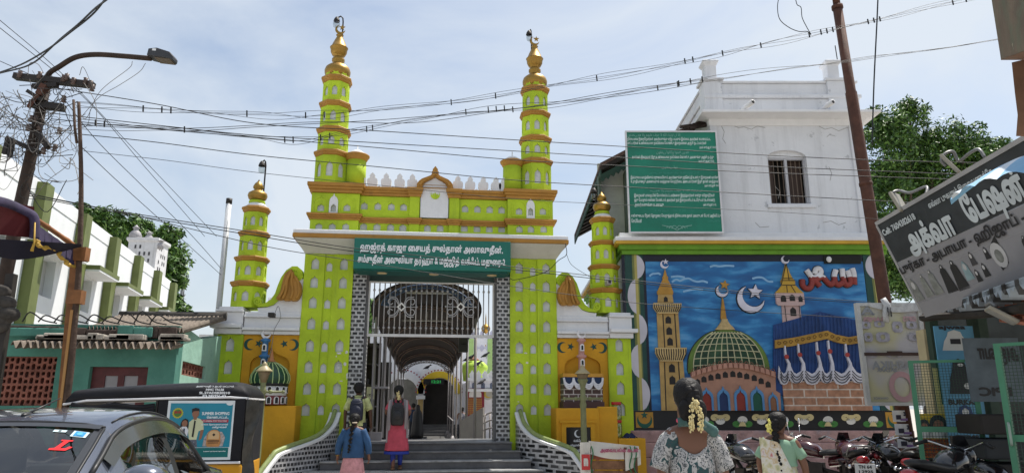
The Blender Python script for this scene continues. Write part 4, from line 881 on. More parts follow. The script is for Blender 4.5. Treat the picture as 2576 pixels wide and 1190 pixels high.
for x,y in((x,y)for k in range(16)for x,y in[(arc[k][0]+22,(arc[k][1]+arc[k+1][1])/2)]):
 p=C3(x,y+40);q.tube([(p[0]+.055*math.cos(t),W0-.142,p[1]+.16*math.sin(t))for t in[math.pi*j/6 for j in range(7)]],.008,4)
build(q,'corbel_line',mat('corbel_brown_line',(.2,.09,.06),.7),ca)
for x,y in((645,335),(700,312),(760,296),(822,284),(885,272),(950,266),(1010,273),(1070,285),(1135,300),(1195,326),(1255,356)):
 p=C3(x,y);relief(ogee(p[0],p[1],46*.2892*KP,58*.2892*KP),'painted_window',BR,.006,ab,lift=.1)
BLF=mat('mural_door_frame_blue',(.08,.22,.42),.6,var=.15,peel=(.5,.5,.5),peelamt=.72,pscale=6)
for x,top_,w,cc in((728,352,116,(.22,.03,.02)),(873,345,112,(.012,.03,.10)),(1022,340,116,(.22,.03,.02)),(1166,342,120,(.01,.08,.05)),(1302,395,84,(.22,.10,.05))):
 p=C3(x,556);h=(556-top_)*.2892*KP;ww=w*.2892*KP
 q=B(MC);q.prism(ogee(p[0],p[1],ww,h),W0-.13,W0-.1005,[ogee(p[0],p[1]+.001,ww*.68,h*.84)]);o=build(q,'door_frame',BLF,ab)
 q=B(MC);q.prism(ogee(p[0],p[1]+.001,ww*.68,h*.84),W0-.112,W0-.1006);build(q,'painted_door',mat('mural_door_%d'%x,cc,.6,var=.2),o)
LP=mat('mural_pale_pink',(.48,.34,.32),.6,var=.12)
q=B(MC);q.prism(c2([(365,520),(690,520),(702,650),(660,668),(400,662),(378,640)]),W0-.07,W0);q.prism(c2([(440,660),(652,660),(672,830),(455,870)]),W0-.04,W0);m2=build(q,'painted_minaret',LP,mu)
q=B(MC);q.prism(c2([(483,182),(510,240),(528,290),(562,352),(588,376),(592,430),(640,478),(688,521),(362,517),(402,478),(440,430),(428,376),(445,352),(456,290)]),W0-.075,W0);build(q,'gold_spire',mat('mural_yellow_gold',(.45,.27,.03),.55,var=.2),m2)
for x,y,w,h in((458,622,66,88),(560,612,66,86),(655,622,50,82),(578,782,72,115)):
 p=C2(x,y);relief(ogee(p[0],p[1],w*.21758*KP,h*.21758*KP),'painted_window',BR,.006,m2,lift=.07 if y<700 else.04)
q=B(MC)
for L_ in([(485,185),(430,430)],[(490,185),(520,375)],[(492,430),(500,515)],[(540,430),(595,517)],[(440,430),(592,430)],[(430,376),(588,376)],[(445,352),(562,352)],[(470,665),(490,850)],[(635,665),(650,830)]):q.tube([(u,W0-.076,z)for u,z in c2(L_)],.009,4)
build(q,'painted_line',BLACK,m2)
p=C2(482,135);relief(crescent(p[0],p[1],50*.21758*KP,45,.55),'painted_crescent',WHM,.03,lift=.012)
BLU=mat('mural_cloth_navy',(.014,.045,.16),.6,var=.5,scale=3,peel=(.6,.6,.6),peelamt=.79,pscale=4)
q=B(MC);q.prism(c2([(345,885),(600,815),(885,733),(1100,785),(1478,872),(1478,1700),(345,1700)]),W0-.05,W0);kb=build(q,'draped_cube',BLU,mu)
q=B(MC)
for k in range(26):
 x=370+k*42;yt=(885-(x-345)*.281)if x<885 else(733+(x-885)*.23)
 q.tube([(u,W0-.05,z)for u,z in c2([(x,yt+12),(x+12,yt+150),(x+8,1560)])],.022,5)
build(q,'cloth_fold',mat('mural_cloth_blue',(.014,.05,.17),.6,var=.3),kb)
q=B(MC);tp=[(355,1062),(560,1035),(800,985),(955,953),(1050,998),(1200,1028),(1340,1005),(1480,1010)]
q.prism(c2(tp+[(x,y+(95 if x<1000 else 88))for x,y in tp][::-1]),W0-.10,W0-.0);gb2=build(q,'gold_belt',mat('belt_ochre',(.34,.19,.03),.6,var=.3,scale=5,peel=(.6,.5,.4),peelamt=.74,pscale=5),kb)
q=B(MC)
for k in range(15):
 x=400+k*68;i_=max(j for j in range(len(tp))if tp[j][0]<=x);y=tp[i_][1]+45+(tp[min(i_+1,7)][1]-tp[i_][1])*(x-tp[i_][0])/max(1,tp[min(i_+1,7)][0]-tp[i_][0])
 p=C2(x,y);q.tube([(p[0]+.045*math.cos(t)*(1-t/14),W0-.102,p[1]+.04*math.sin(t)*(1-t/14))for t in[j*.7 for j in range(10)]],.008,4)
build(q,'belt_ornament',mat('belt_dark',(.12,.06,.01),.7),gb2)
MB_=brickmat('mural_bricks',(.30,.14,.075),(.36,.19,.12),(.50,.42,.36),.44,.17,.014,.35,var=.3)
q=B(MC);q.prism(c3([(1378,300),(2135,300),(2165,556),(1405,556)]),W0-.07,W0);build(q,'brick_base',MB_,kb)
SW=mat('mural_swag_white',(.55,.54,.60),.65,var=.1)
cs_=[1405,1520,1680,1780,1930,2110];ys=[92,75,60,45,75,60]
xs_=[1345,1435,1560,1705,1810,1965,2130]
q=B(MC);ql=B(MC)
for k in range(len(xs_)-1):
 xa,xb=xs_[k],xs_[k+1];ya,yb=(200,165)[k%2],(200,165)[(k+1)%2];bt2=335-(k%2)*12
 q.prism(c3([(xa,ya-30),(xa+14,ya+10),(xa+(xb-xa)*.3,225),((xa+xb)/2,240),(xa+(xb-xa)*.7,225),(xb-14,yb+10),(xb,yb-30),(xb+6,270),(xb-(xb-xa)*.2,bt2-10),((xa+xb)/2,bt2),(xa+(xb-xa)*.2,bt2-10),(xa-6,270)]),W0-.11-.004*k,W0-.0705)
 for j in range(3):
  ql.tube([(u,W0-.135,z)for u,z in c3([(p.x,p.y)for p in smooth_path([(xa+10,215+j*25,0),(xa+(xb-xa)*.3,255+j*26,0),((xa+xb)/2,268+j*24,0),(xa+(xb-xa)*.7,255+j*26,0),(xb-10,215+j*25,0)],4)])],.009,4)
sw=build(q,'swag',SW,kb);build(ql,'swag_line',BLACK,sw)
for x,y in zip(cs_[:5],ys):
 q=B(MC);x2=xs_[cs_.index(x)+1]
 q.prism(c3([(x-14,y-95),(x-2,y-95),(x+9,y),(x2-2+12,150),(x2+20,240),(x2-20,240),(x2-12,150),(x-8,y)]),W0-.12,W0-.0505);o=build(q,'white_rope',SW,kb)
 p=C3(x+4,y);q=B(MC);q.prism(circ(p[0],p[1],.048),W0-.14,W0-.1205);build(q,'red_rosette',mat('rosette_red',(.33,.04,.03),.6)if 'rosette_red' not in bpy.data.materials else bpy.data.materials['rosette_red'],o)
q=B(MC);ql=B(MC);zsp=C2(1000,338)[1]
for L_ in([(1255,232),(1275,300),(1282,420)],[(1200,258),(1222,320),(1235,400),(1180,418),(1150,330),(1140,238)],[(1150,395),(1100,420),(1065,400),(1050,320),(1068,252)],[(1062,370),(1010,418),(960,380),(915,335),(860,352),(800,372)],[(815,365),(850,400),(885,438)],[(728,250),(765,300),(795,335),(850,330),(895,285),(880,240),(840,245),(822,300)],[(790,345),(795,400),(770,455),(720,462),(685,425),(682,362)]):
 P_=smooth_path([(x,y,0)for x,y in L_],6);pts=[(u,W0-.03,z)for u,z in c2([(p.x,p.y)for p in P_])]
 ql.tube([(u,W0-.006,z)for u,_,z in pts],.088,8,flat=.35)
 n0=len(q.f);q.smooth=True;q.tube(pts,.062,8)
 for i in range(n0,len(q.f)):
  zc_=sum(q.v[j].z for j in q.f[i])/len(q.f[i]);q.mi[i]=1 if zc_<zsp else 0
cal=build(q,'calligraphy',[mat('calligraphy_white',(.66,.64,.66),.5),mat('calligraphy_red',(.24,.035,.028),.5)],mu);build(ql,'calligraphy_outline',BLACK,cal)
a_,c_=uz(2072,664,W0),uz(2162,644,W0);q=B(MC);q.box(a_[0],c_[0],W0-.04,W0-.015,a_[1],c_[1]);vt=build(q,'vent_recess',mat('vent_dark',(.012,.014,.012),.8),mu)
q=B(MC);q.ball((a_[0]+.1,W0-.07,(a_[1]+c_[1])/2),.06,.05,.07,10,7);build(q,'vent_lamp',WHITE,vt)
#left side: long white and green building, shed, rickshaw, car, lamp pole, stall
AZL=rad(-7.0);DL=V((math.sin(AZL),math.cos(AZL),0));NL=V((-math.cos(AZL),math.sin(AZL),0))
PL0=atc(47,1024,16.1);PL0.z=0
ML=Mx(((DL.x,NL.x,0,PL0.x),(DL.y,NL.y,0,PL0.y),(0,0,1,0),(0,0,0,1)))
def atL(px,py,off=0):
 d=ray(px,py);n=-NL;p0=PL0+n*off;t=(p0-CAM).dot(n)/d.dot(n);p=CAM+d*t
 return((p-PL0).dot(DL),p.z)
LB=thing('long_building','long white two storey building with olive green pilasters and sunshades receding on the left','building',PL0+DL*6+NL*4)
CREAM=mat('cool_white_wall',(.74,.755,.78),.85,var=.04,dirt=(.55,.56,.58),dirtamt=.4,streak=True,dscale=.7)
zr=atL(165,505)[1];zlg=atL(233,702)[1];zwt=atL(221.5,699.5)[1];zwb=atL(217.5,787)[1]
bays=[atL(px,735)[0]for px in(47,155,250,322,380)]
step_=(bays[-1]-bays[0])/4;bays=[bays[0]+step_*k for k in range(-2,6)]
xe=bays[-1]+.1
holes=[rect(bx+step_*.2,bx+step_*.66,zwb,zlg-.06)for bx in bays[:-1]]
q=B(ML);q.prism(rect(bays[0]-2,xe,0,zr-.35),0,.25,holes);q.box(bays[0]-2,xe,.251,9,0,zr-.35);wl=build(q,'wall',CREAM,LB)
q=B(ML);q.box(bays[0]-2,xe,-.015,.2,zr-.349,zr);build(q,'parapet',CREAM,LB)
for bx,h in zip(bays,holes):
 q=B(ML);a,c=h[0][0],h[1][0];q.box(a,c,.2,.25,h[0][1],h[2][1]);o=build(q,'window',mat('grey_shutter',(.46,.46,.47),.8,var=.08,dirt=(.33,.32,.31),dirtamt=.4)if 'grey_shutter' not in bpy.data.materials else bpy.data.materials['grey_shutter'],LB)
 q=B(ML)
 for k in(1,2):q.box(a+(c-a)*k/3-.015,a+(c-a)*k/3+.015,.19,.199,h[0][1],h[2][1])
 build(q,'shutter_seam',DARKI,o)
 q=B(ML);q.box(bx+step_*.165,bx+step_*.80,-.55,-.0,zlg,zlg+.05);q.cur=1;q.box(bx+step_*.16,bx+step_*.81,-.56,-.01,zlg+.0501,zlg+.16);build(q,'sunshade',[CREAM,OLIVE],LB)
for bx in bays:
 q=B(ML);q.box(bx,bx+step_*.16,-.22,-.0005,0,zr-.06);build(q,'pilaster',OLIVE,LB)
TW=thing('domed_turret','small white turret with lattice windows and little grey domes above the trees','turret',at(362,720,42))
c=at(362,720,42);kx=42/1890
q=B();R4=50*kx;A4=.75;q.lathe([(R4,2),(R4,at(362,617,42).z),(R4*1.12,at(362,612,42).z),(R4*1.12,at(362,606,42).z),(R4*.9,at(362,604,42).z)],(c.x,c.y,0),4,A4);build(q,'tower',mat('turret_white',(.60,.60,.61),.85,dirt=(.26,.26,.26),dirtamt=.6,streak=True),TW)
LAT=mat('lattice_grey',(.06,.06,.065),.8)
for k in(0,1):
 Mk=Mx.Translation((c.x,c.y,0))@Mx.Rotation(A4-math.pi/4+k*math.pi/2,4,'Z');a_=R4*math.cos(math.pi/4)
 for z in range(6):
  for xx in(-.38,-.12,.14,.4):
   zz_=at(362,632+z*17,42).z
   if(z+int(xx*10))%3!=1:q=B(Mk);q.box(xx-.05,xx+.04,-a_-.02,-a_+.05,zz_,zz_+.2);build(q,'lattice_opening',LAT,TW)
for px,py,r_ in((340,598,15),(374,603,10),(404,620,8)):
 p=at(px,py,41.5 if px!=404 else 40.9);q=B();q.smooth=True;r_*=kx
 q.lathe([(r_*.9,p.z-.15),(r_,p.z+r_*.4),(r_*.8,p.z+r_*.9),(r_*.4,p.z+r_*1.3),(.12,p.z+r_*1.5),(.2,p.z+r_*1.7),(.1,p.z+r_*1.95),(0,p.z+r_*2.3)],(p.x,p.y,0),16);build(q,'little_dome',mat('grey_dome',(.30,.29,.30),.6,var=.3,scale=5),TW)
q=B();p=at(447,760,70);h0,h1=p.z-8,at(447,700,70).z
for dx,dy in((-.5,-.5),(.5,-.5),(.5,.5),(-.5,.5)):q.bar((p.x+dx,p.y+dy,h0),(p.x+dx*.6,p.y+dy*.6,h1),.12)
for k in range(14):
 z=h0+(h1-h0)*k/14
 for(a_,b_)in(((-.45,-.45),(.45,-.45)),((.45,-.45),(.45,.45))):q.bar((p.x+a_[0],p.y+a_[1],z),(p.x+b_[0],p.y+b_[1],z+(h1-h0)/14),.08)
for k in range(4):q.box(p.x-.8+k*.4,p.x-.6+k*.4,p.y-.8,p.y-.6,h1-2.2,h1-.6)
q.box(p.x-.5,p.x+.5,p.y-.5,p.y+.5,0,h0)
one(q,'telecom_mast',mat('mast_grey',(.16,.17,.18),.6),'thin lattice telecom mast far behind the left trees','mast')
YS=12.9
SH=thing('teal_shed','weathered teal plastered shed with broken eaves and terracotta vent blocks','shed',at(250,1024,YS+1))
TE=mat('teal_plaster_shade_tone',(.06,.185,.15),.85,var=.25,scale=1.6,bump=.4,bscale=9,dirt=(.12,.27,.24),dirtamt=.5,dscale=1.6,peel=(.15,.14,.12),peelamt=.72,pscale=1.5)  # teal darkened so the colour carries the shade on the front wall
xsr=at(440,930,YS).x;zs_=at(300,862,YS).z;dl,dr,dz=at(222,960,YS).x,at(369,960,YS).x,at(300,922,YS).z
va,vb_,vz0,vz1=at(-60,960,YS).x,at(137,950,YS).x,at(60,1020,YS).z,at(60,896,YS).z
q=B();q.prism(rect(va-3,xsr,0,zs_+.3),YS,YS+.28,[rect(dl,dr,.02,dz),rect(va,vb_,vz0,vz1)]);
q.box(va-3,xsr-.3,YS+2.6,YS+2.8,0,zs_+.3)
build(q,'front_wall',TE,SH)
xz_=[(YS+.281,0),(15.5,0),(15.5,at(545,845,15.5).z),(14.2,at(490,852,14.2).z),(YS+.281,zs_+.32)]
vy=[(13.25,at(462,907,13.25).z),(14.6,at(513,922,14.6).z),(14.6,at(513,954,14.6).z),(13.25,at(459,942,13.25).z)]
MS=Mx(((0,-1,0,xsr),(1,0,0,0),(0,0,1,0),(0,0,0,1)))
q=B(MS);q.prism(xz_,0,.25,[vy]);build(q,'side_wall',mat('teal_plaster_sun_tone',(.26,.44,.36),.85,var=.15,scale=2,bump=.4,bscale=10,dirt=(.14,.27,.24),dirtamt=.5,peel=(.2,.19,.15),peelamt=.73,pscale=1.7),SH)  # paler mint, sunlight on the side wall put into its colour
TCM=mat('terracotta_vent',(.20,.075,.055),.85,var=.35,scale=6,bump=.3)
q=B(MS);hs=[]
for k in range(8):
 for j in range(2):
  f=(k+.5)/8;y_=vy[0][0]+(vy[1][0]-vy[0][0])*f;zb_=vy[3][1]+(vy[2][1]-vy[3][1])*f;zt_=vy[0][1]+(vy[1][1]-vy[0][1])*f
  z0_=zb_+(zt_-zb_)*(.1+.45*j-(.05 if k%2 else 0));hs.append(rect(y_-.055,y_+.055,z0_+.02,z0_+(zt_-zb_)*.36))
q.prism(vy,.05,.15,hs);build(q,'side_vent',TCM,SH)
q=B();hs=[];nx_,nz_2=14,7;cw_,ch_=(vb_-va)/nx_,(vz1-vz0)/nz_2
def rr(cx,cz,w,h):return[(cx+w*(.5 if a else-.5)+(0 if b_ else 0),cz)for a,b_ in()]or[(cx-w*.5,cz-h*.3),(cx-w*.3,cz-h*.5),(cx+w*.3,cz-h*.5),(cx+w*.5,cz-h*.3),(cx+w*.5,cz+h*.3),(cx+w*.3,cz+h*.5),(cx-w*.3,cz+h*.5),(cx-w*.5,cz+h*.3)]
for i in range(nx_):
 for j in range(nz_2):
  tall=(i+j)%2==0;o_=.14*ch_*(1 if i%2 else-1)
  hs.append(rr(va+cw_*(i+.5),vz0+ch_*(j+.5)+(o_*.5),cw_*.68,ch_*(.86 if tall else.52)))
q.prism(rect(va+.002,vb_-.002,vz0+.002,vz1-.002),YS+.06,YS+.18,hs);build(q,'vent_block',TCM,SH)
q=B();q.box(va-3,xsr-.26,YS+2.55,YS+2.59,.0,zs_+.3);build(q,'dark_interior',BLACK,SH)
MAR=mat('maroon_wood',(.075,.016,.018),.6,var=.3,scale=7)
q=B();q.prism(rect(dl+.002,dr-.002,.02,dz-.002),YS+.10,YS+.17,[rect(at(256,960,YS).x,at(289,960,YS).x,.2,at(270,944,YS).z),rect(at(305,960,YS).x,at(340,960,YS).x,.2,at(320,944,YS).z)]);dd_=build(q,'double_door',MAR,SH,bev=.01)
for a_,b_ in((256,289),(305,340)):
 q=B();q.box(at(a_,960,YS).x,at(b_,960,YS).x,YS+.13,YS+.15,.2,at(270,944,YS).z);build(q,'door_panel',mat('grey_panel',(.25,.25,.27),.7)if 'grey_panel' not in bpy.data.materials else bpy.data.materials['grey_panel'],dd_)
q=B()
BRK=mat('exposed_brick_fascia',(.07,.05,.042),.95,var=.45,scale=6,bump=.8,bscale=14)
x_=va-3
while x_<xsr-.1:
 w=rnd.uniform(.25,.6);zt_=at(300,824+rnd.uniform(-5,6),YS).z;zb_=at(300,848,YS).z+rnd.uniform(-.02,.03)
 q.box(x_,min(x_+w,xsr),YS-.06-rnd.uniform(0,.05),YS+.35,zb_,zt_);x_+=w+.004
build(q,'broken_fascia',BRK,SH,bev=.02)
for(a_,b_,t_,m_)in((30,180,827,848),(305,345,818,850),(345,392,822,848),(-30,20,828,850)):
 q=B();q.box(at(a_,830,YS).x,at(b_,830,YS).x,YS-.16,YS-.115,at(300,m_,YS-.15).z,at(300,t_,YS-.15).z);build(q,'fascia_plaster',TE,SH,bev=.02)
ASB=mat('asbestos_sheet',(.17,.14,.115),.9,var=.35,scale=5,bump=.3,dirt=(.09,.08,.07),dirtamt=.55)
xa_,xb_=at(32,862,YS-.4).x,at(437,862,YS-.4).x;n_c=22;z_e=at(250,868,YS-.45).z
q=B()
def cor(f,z0_):return z0_+.055*math.sin(f*n_c*2*math.pi)
q.smooth=True
q.grid(lambda a,c_:V((xa_+(xb_-xa_)*a,YS-.45+.55*c_,cor(a,z_e+.09*c_))),n_c*8,2);q.grid(lambda a,c_:V((xa_+(xb_-xa_)*(1-a),YS-.45+.55*c_,cor(1-a,z_e-.014+.09*c_))),n_c*8,2)
q.grid(lambda a,c_:V((xa_+(xb_-xa_)*a,YS-.4505,cor(a,z_e-.014+.014*c_))),n_c*8,1)
build(q,'corrugated_eave',ASB,SH)
q=B();
for k in range(16):
 q=B();xx=rnd.uniform(xa_+.3,xb_);q.box(xx,xx+rnd.uniform(.15,.45),YS-.35,YS-.13,z_e+.10,z_e+.12+rnd.uniform(.02,.1));build(q,'roof_rubble',mat('rubble_mixed',(.32,.29,.25),.9,var=.6,scale=3)if k==0 else bpy.data.materials['rubble_mixed'],SH,bev=.015)
zr0,zr1=at(380,830,YS).z,at(420,798,15.3).z;ra1,rb1=at(302,797,15.3).x,xsr+.12;ra,rb=at(222,842,YS).x,xsr+.1
q=B();q.smooth=True;nn=26
q.grid(lambda a,c_:V(((ra+(rb-ra)*a)*(1-c_)+(ra1+(rb1-ra1)*a)*c_,YS-.05+2.4*c_,zr0+(zr1-zr0)*c_+.045*math.sin(a*nn*2*math.pi))),nn*8,4)
q.grid(lambda a,c_:V(((ra+(rb-ra)*(1-a))*(1-c_)+(ra1+(rb1-ra1)*(1-a))*c_,YS-.05+2.4*c_,zr0+(zr1-zr0)*c_+.03+.045*math.sin((1-a)*nn*2*math.pi)-.045)),nn*8,4)
build(q,'asbestos_roof',ASB,SH)
q=B();q.smooth=True;q.tube([(ra1,YS+2.36,zr1+.02),(rb1,YS+2.36,zr1+.03)],.09,8,flat=.7);build(q,'ridge_cap',mat('ridge_dark',(.05,.045,.04),.9,var=.4),SH)
q=B()
for k in range(9):
 xx=at(60+k*40,838,YS).x;q.tube(smooth_path([(xx,YS-.1,zs_+.33),(xx+.15,YS-.2,zs_+.44+rnd.uniform(-.03,.08)),(xx+.32,YS-.1,zs_+.36),(xx+.5,YS,zs_+.32)],4),.012,5)
build(q,'roof_cable',WIRE,SH)
q=B();q.smooth=True;p0,p1=at(548,800,15.9),at(572,500,15.9);q.tube([(p0.x,15.9,2.6),(p0.x,15.9,p1.z-.1)],.062,12);q.cur=1;q.tube([(p0.x,15.9,p1.z-.12),(p0.x,15.9,p1.z)],.068,12)
one(q,'vent_pipe',[mat('pipe_grey_white',(.50,.51,.53),.5),DARKI],'tall grey white vent pipe beside the short minaret on the left','pipe')
#the street lamp pole with crossarms
wP=9.0
SP=thing('utility_pole','dark leaning street light pole loaded with crossarms and wires on the left','utility pole',cw(uz(45,560,wP)[0]-.12,wP,0))
pt=lambda px,py,w=wP:atc(px,py,w)
base=pt(42,560);tip=pt(118,205)
q=B();q.smooth=True;gb0=base+(base-tip).normalized()*3.2;gb0.z=max(gb0.z,0)
k_=(base.z)/(tip.z-base.z);g0=base-(tip-base)*k_
q.tube([g0,base,base+(tip-base)*.6,tip],[.085,.08,.07,.06],10);build(q,'pole',mat('dark_rusty_pole',(.035,.022,.016),.8,var=.35,scale=7,bump=.2),SP)
arm=smooth_path([tip-(tip-base)*.05,tip+(tip-base)*.05,pt(150,168,8.9),pt(190,145,8.85),pt(240,138,8.8),pt(310,142,8.75),pt(380,148,8.7)],5)
q=B();q.smooth=True;q.tube(arm,.035,10);build(q,'lamp_arm',bpy.data.materials['dark_rusty_pole'],SP)
q=B()
for(a_,b_,w_2,t_)in(((38,193),(235,215),.10,8.93),((78,262),(160,272),.11,8.95),((18,348),(100,385),.07,8.9),((83,218),(145,215),.07,8.9),((70,230),(110,255),.06,8.9),((95,335),(122,372),.08,8.9)):
 q=B();q.bar(pt(*a_,t_),pt(*b_,t_),w_2,w_2*.8);build(q,'crossarm',DARKI,SP)
q=B();q.bar(pt(122,205,8.95),pt(72,270,8.85),.08,.05);q.bar(pt(100,240,8.9),pt(115,215,8.9),.09);build(q,'brace',RUST,SP)
for a_,b_ in(((20,352),(11,388)),((32,357),(24,394))):
 q=B();q.bar(pt(*a_,8.9),pt(*b_,8.9),.05);build(q,'hanging_bracket',DARKI,SP)
for px,py in((50,188),(100,190),(160,198),(168,195),(185,205),(215,205),(228,212),(232,222),(90,300),(80,300),(72,322),(150,330),(138,372),(110,380),(160,250),(100,322)):
 q=B();q.smooth=True;p=pt(px,py,8.88);q.lathe([(.0,p.z-.05),(.035,p.z-.04),(.02,p.z-.015),(.04,p.z),(.022,p.z+.02),(.03,p.z+.045),(0,p.z+.05)],(p.x,p.y,0),10);build(q,'insulator',mat('insulator_brown',(.09,.06,.05),.4,var=.5),SP)
lh=thing('street_light','grey LED street light head at the end of the curved arm','street light',pt(408,145,8.7))
M_=Mx.Translation(pt(410,143,8.7))@Mx.Rotation(-YAW,4,'Z')@Mx.Rotation(rad(7),4,'Y')
q=B(M_);q.rings([[(-.17,-.09,.055),(-.17,.09,.055),(-.17,.09,-.045),(-.17,-.09,-.045)],[(-.05,-.11,.07),(-.05,.11,.07),(-.05,.11,-.055),(-.05,-.11,-.055)],[(.13,-.105,.035),(.13,.105,.035),(.13,.105,-.06),(.13,-.105,-.06)],[(.175,-.07,-.01),(.175,.07,-.01),(.175,.07,-.06),(.175,-.07,-.06)]]);build(q,'housing',mat('dark_grey_housing',(.035,.037,.042),.5),lh,bev=.01)
q=B(M_);q.box(-.06,.15,-.085,.085,-.066,-.057);build(q,'led_panel',mat('led_panel_cream',(.11,.085,.06),.5),lh)
q=B(M_);q.box(-.10,-.05,-.1115,-.1095,.02,.05);build(q,'rating_plate',SILVER,lh)
q=B()
for k in range(150):
 a_=V((rnd.gauss(80,55),rnd.gauss(310,60),0));b_=a_+V((rnd.gauss(0,80),rnd.gauss(0,45),0));m_=(a_+b_)/2+V((rnd.gauss(0,22),abs(rnd.gauss(18,22)),0))
 if max(a_.x,b_.x)>235:continue
 w_1,w_3=rnd.uniform(8.6,9.2),rnd.uniform(8.6,9.2);q.cur=0 if rnd.random()<.4 else 1
 q.tube(smooth_path([pt(a_.x,a_.y,w_1),pt((a_.x*2+m_.x)/3+rnd.gauss(0,6),(a_.y*2+m_.y)/3+rnd.gauss(0,6),w_1),pt(m_.x,m_.y,(w_1+w_3)/2),pt(b_.x,b_.y,w_3)],5),rnd.choice([.003,.004,.0055]),4)
for L_ in([(190,262),(215,300),(242,245),(268,215),(325,172),(333,155)],[(200,300),(250,245),(300,215),(350,182),(366,160)],[(168,345),(192,380),(165,420),(120,455),(85,500)],[(95,390),(100,440),(130,455),(200,445),(190,350)],[(45,430),(0,430)],[(212,210),(240,260),(243,320)],[(70,190),(75,160),(95,162),(110,185)],[(200,190),(210,170),(235,225)]):
 q.cur=1;q.tube(smooth_path([pt(x,y,8.75)for x,y in L_],6),.0045,4)
one(q,'wire_tangle',[WIRE,WIREG],None,None,kind='stuff')
#stall: rough timber post, plank, bamboo pole and cloth awning
q=B();q.smooth=True;wS=8.3
Pp=[pt(x,y,wS)for x,y in((198,258),(201,330),(204,440),(203,560),(197,700),(188,800),(178,920),(166,1010))]
g_=Pp[-1]-(Pp[-2]-Pp[-1]).normalized()*(Pp[-1].z)*1.0;g_.z=0;Pp.append(g_)
q.tube(smooth_path(Pp,4),[.020+.0009*k for k in range(len(smooth_path(Pp,4)))],8)
ps=thing('stall_post','crooked timber stall post with a plank lashed to it, in front of the teal shed','post',g_)
build(q,'pole',mat('weathered_timber',(.065,.04,.028),.9,var=.4,scale=10,bump=.5),ps)
q=B();q.bar(pt(192,640,wS+.06),pt(168,900,wS+.06),.11,.03,up=FH);q.bar(pt(168,900,wS+.065),g_+FH*.065,.11,.03,up=FH);build(q,'plank',mat('brown_plank',(.20,.085,.03),.75,var=.3,scale=8),ps)
q=B();q.bar(pt(182,780,wS-.03),g_-FH*.05,.03,.03);build(q,'batten',mat('pale_batten',(.34,.18,.06),.7),ps)
for py in(640,748):
 q=B();p=pt(203-(py-640)*.11,py,wS);q.bar(p-V((0,0,.08))+RT*.0,p+V((0,0,.08)),.17,.10,up=FH);build(q,'bracket_block',bpy.data.materials['brown_plank'],ps)
q=B();q.smooth=True;q.tube([pt(185,252,wS+.03),pt(188,320,wS+.02),pt(193,360,wS)],.017,6);build(q,'fork',bpy.data.materials['weathered_timber'],ps)
q=B();q.smooth=True;P_=smooth_path([pt(80,545,7.6),pt(125,575,7.9),pt(190,620,8.28)],6);q.tube(P_,[.028 if i%5 else.034 for i in range(len(P_))],8)
one(q,'bamboo_pole',mat('bamboo_brown',(.24,.10,.035),.5,var=.3,scale=6),'brown bamboo pole carrying the edge of the cloth awning','pole')
AW=thing('cloth_awning','dark purple and maroon cloth awning with gold fringe at the left edge','awning',pt(60,640,7.9))
def aw(px0,px1,top_,bot_,w0,w1,ph,amp):
 def f(a,c_):
  px=px0+(px1-px0)*a;py=top_(a)+(bot_(a)-top_(a))*c_
  p=pt(px,py,w0+(w1-w0)*a);return p+FH*(amp*math.sin(a*ph)*(.3+c_))+V((0,0,0))
 return f
q=B();q.smooth=True
q.grid(aw(86,184,lambda a:560+68*a,lambda a:600+64*a+8*math.sin(a*9)-0*a,7.62,8.25,34,.035),48,8);build(q,'valance',mat('purple_cloth',(.030,.022,.055),.8,var=.45,scale=6),AW)
q=B();q.smooth=True;f=aw(86,184,lambda a:560+68*a,lambda a:600+64*a+8*math.sin(a*9),7.62,8.25,34,.035);q.tube([f(k/48,1.0)+V((0,0,-.005))for k in range(49)],[.014+.006*(k%3)for k in range(49)],6);build(q,'gold_fringe',mat('gold_fringe',(.42,.26,.04),.6,var=.4,scale=20),AW)
q=B();q.smooth=True
q.grid(lambda a,c_:pt(-160+246*a,(500+30*a)+(92+14*math.sin(a*3))*c_ if a<.2 else(500+45*max(0,a-.55))+(95-20*(a-.2))*c_,6.6+1.0*a+.12*c_),24,10);build(q,'maroon_panel',mat('maroon_cloth',(.07,.006,.008),.85,var=.2),AW)
q=B();q.smooth=True
q.grid(lambda a,c_:pt(-160+365*a,592+22*a+46*c_*(1-max(0,a-.55)*1.7)-6*math.sin(a*7)*c_,6.75+1.3*a+.2*c_+.03*math.sin(20*a)),40,6);build(q,'underside',mat('navy_cloth_dark',(.008,.008,.020),.9),AW)
q=B();q.smooth=True;P_=smooth_path([pt(-20,503,6.9),pt(20,512,7.2),pt(60,530,7.5),pt(84,545,7.58),pt(88,575,7.6),pt(86,600,7.6)],6);q.tube(P_,.05,8,flat=.4);build(q,'hem',bpy.data.materials['purple_cloth'],AW)
q=B();q.smooth=True;q.tube([pt(88,560,7.58),pt(86,610,7.58),pt(80,632,7.58)],[.008,.01,.02],6);build(q,'cord_tassel',bpy.data.materials['gold_fringe'],AW)
q=B();q.smooth=True
for k in range(7):
 p=pt(rnd.uniform(-10,28),735+14*k,8.0);q.ball(p,.13,.1,.09,10,7)
one(q,'hung_bundle',mat('grey_sacking',(.05,.045,.04),.95,var=.6,scale=8),'dark bundle of sacking hanging under the awning at the left edge','bundle')
q=B();q.bar(pt(-30,700,8.1),cw(pt(-30,700,8.1).dot(RT)-.1,8.1,0),.1);q.bar(pt(30,690,8.05),cw(pt(8,900,8.05).dot(RT),8.05,0),.09)
one(q,'market_stall',DARKI,'dark stall uprights below the awning at the left edge','stall')
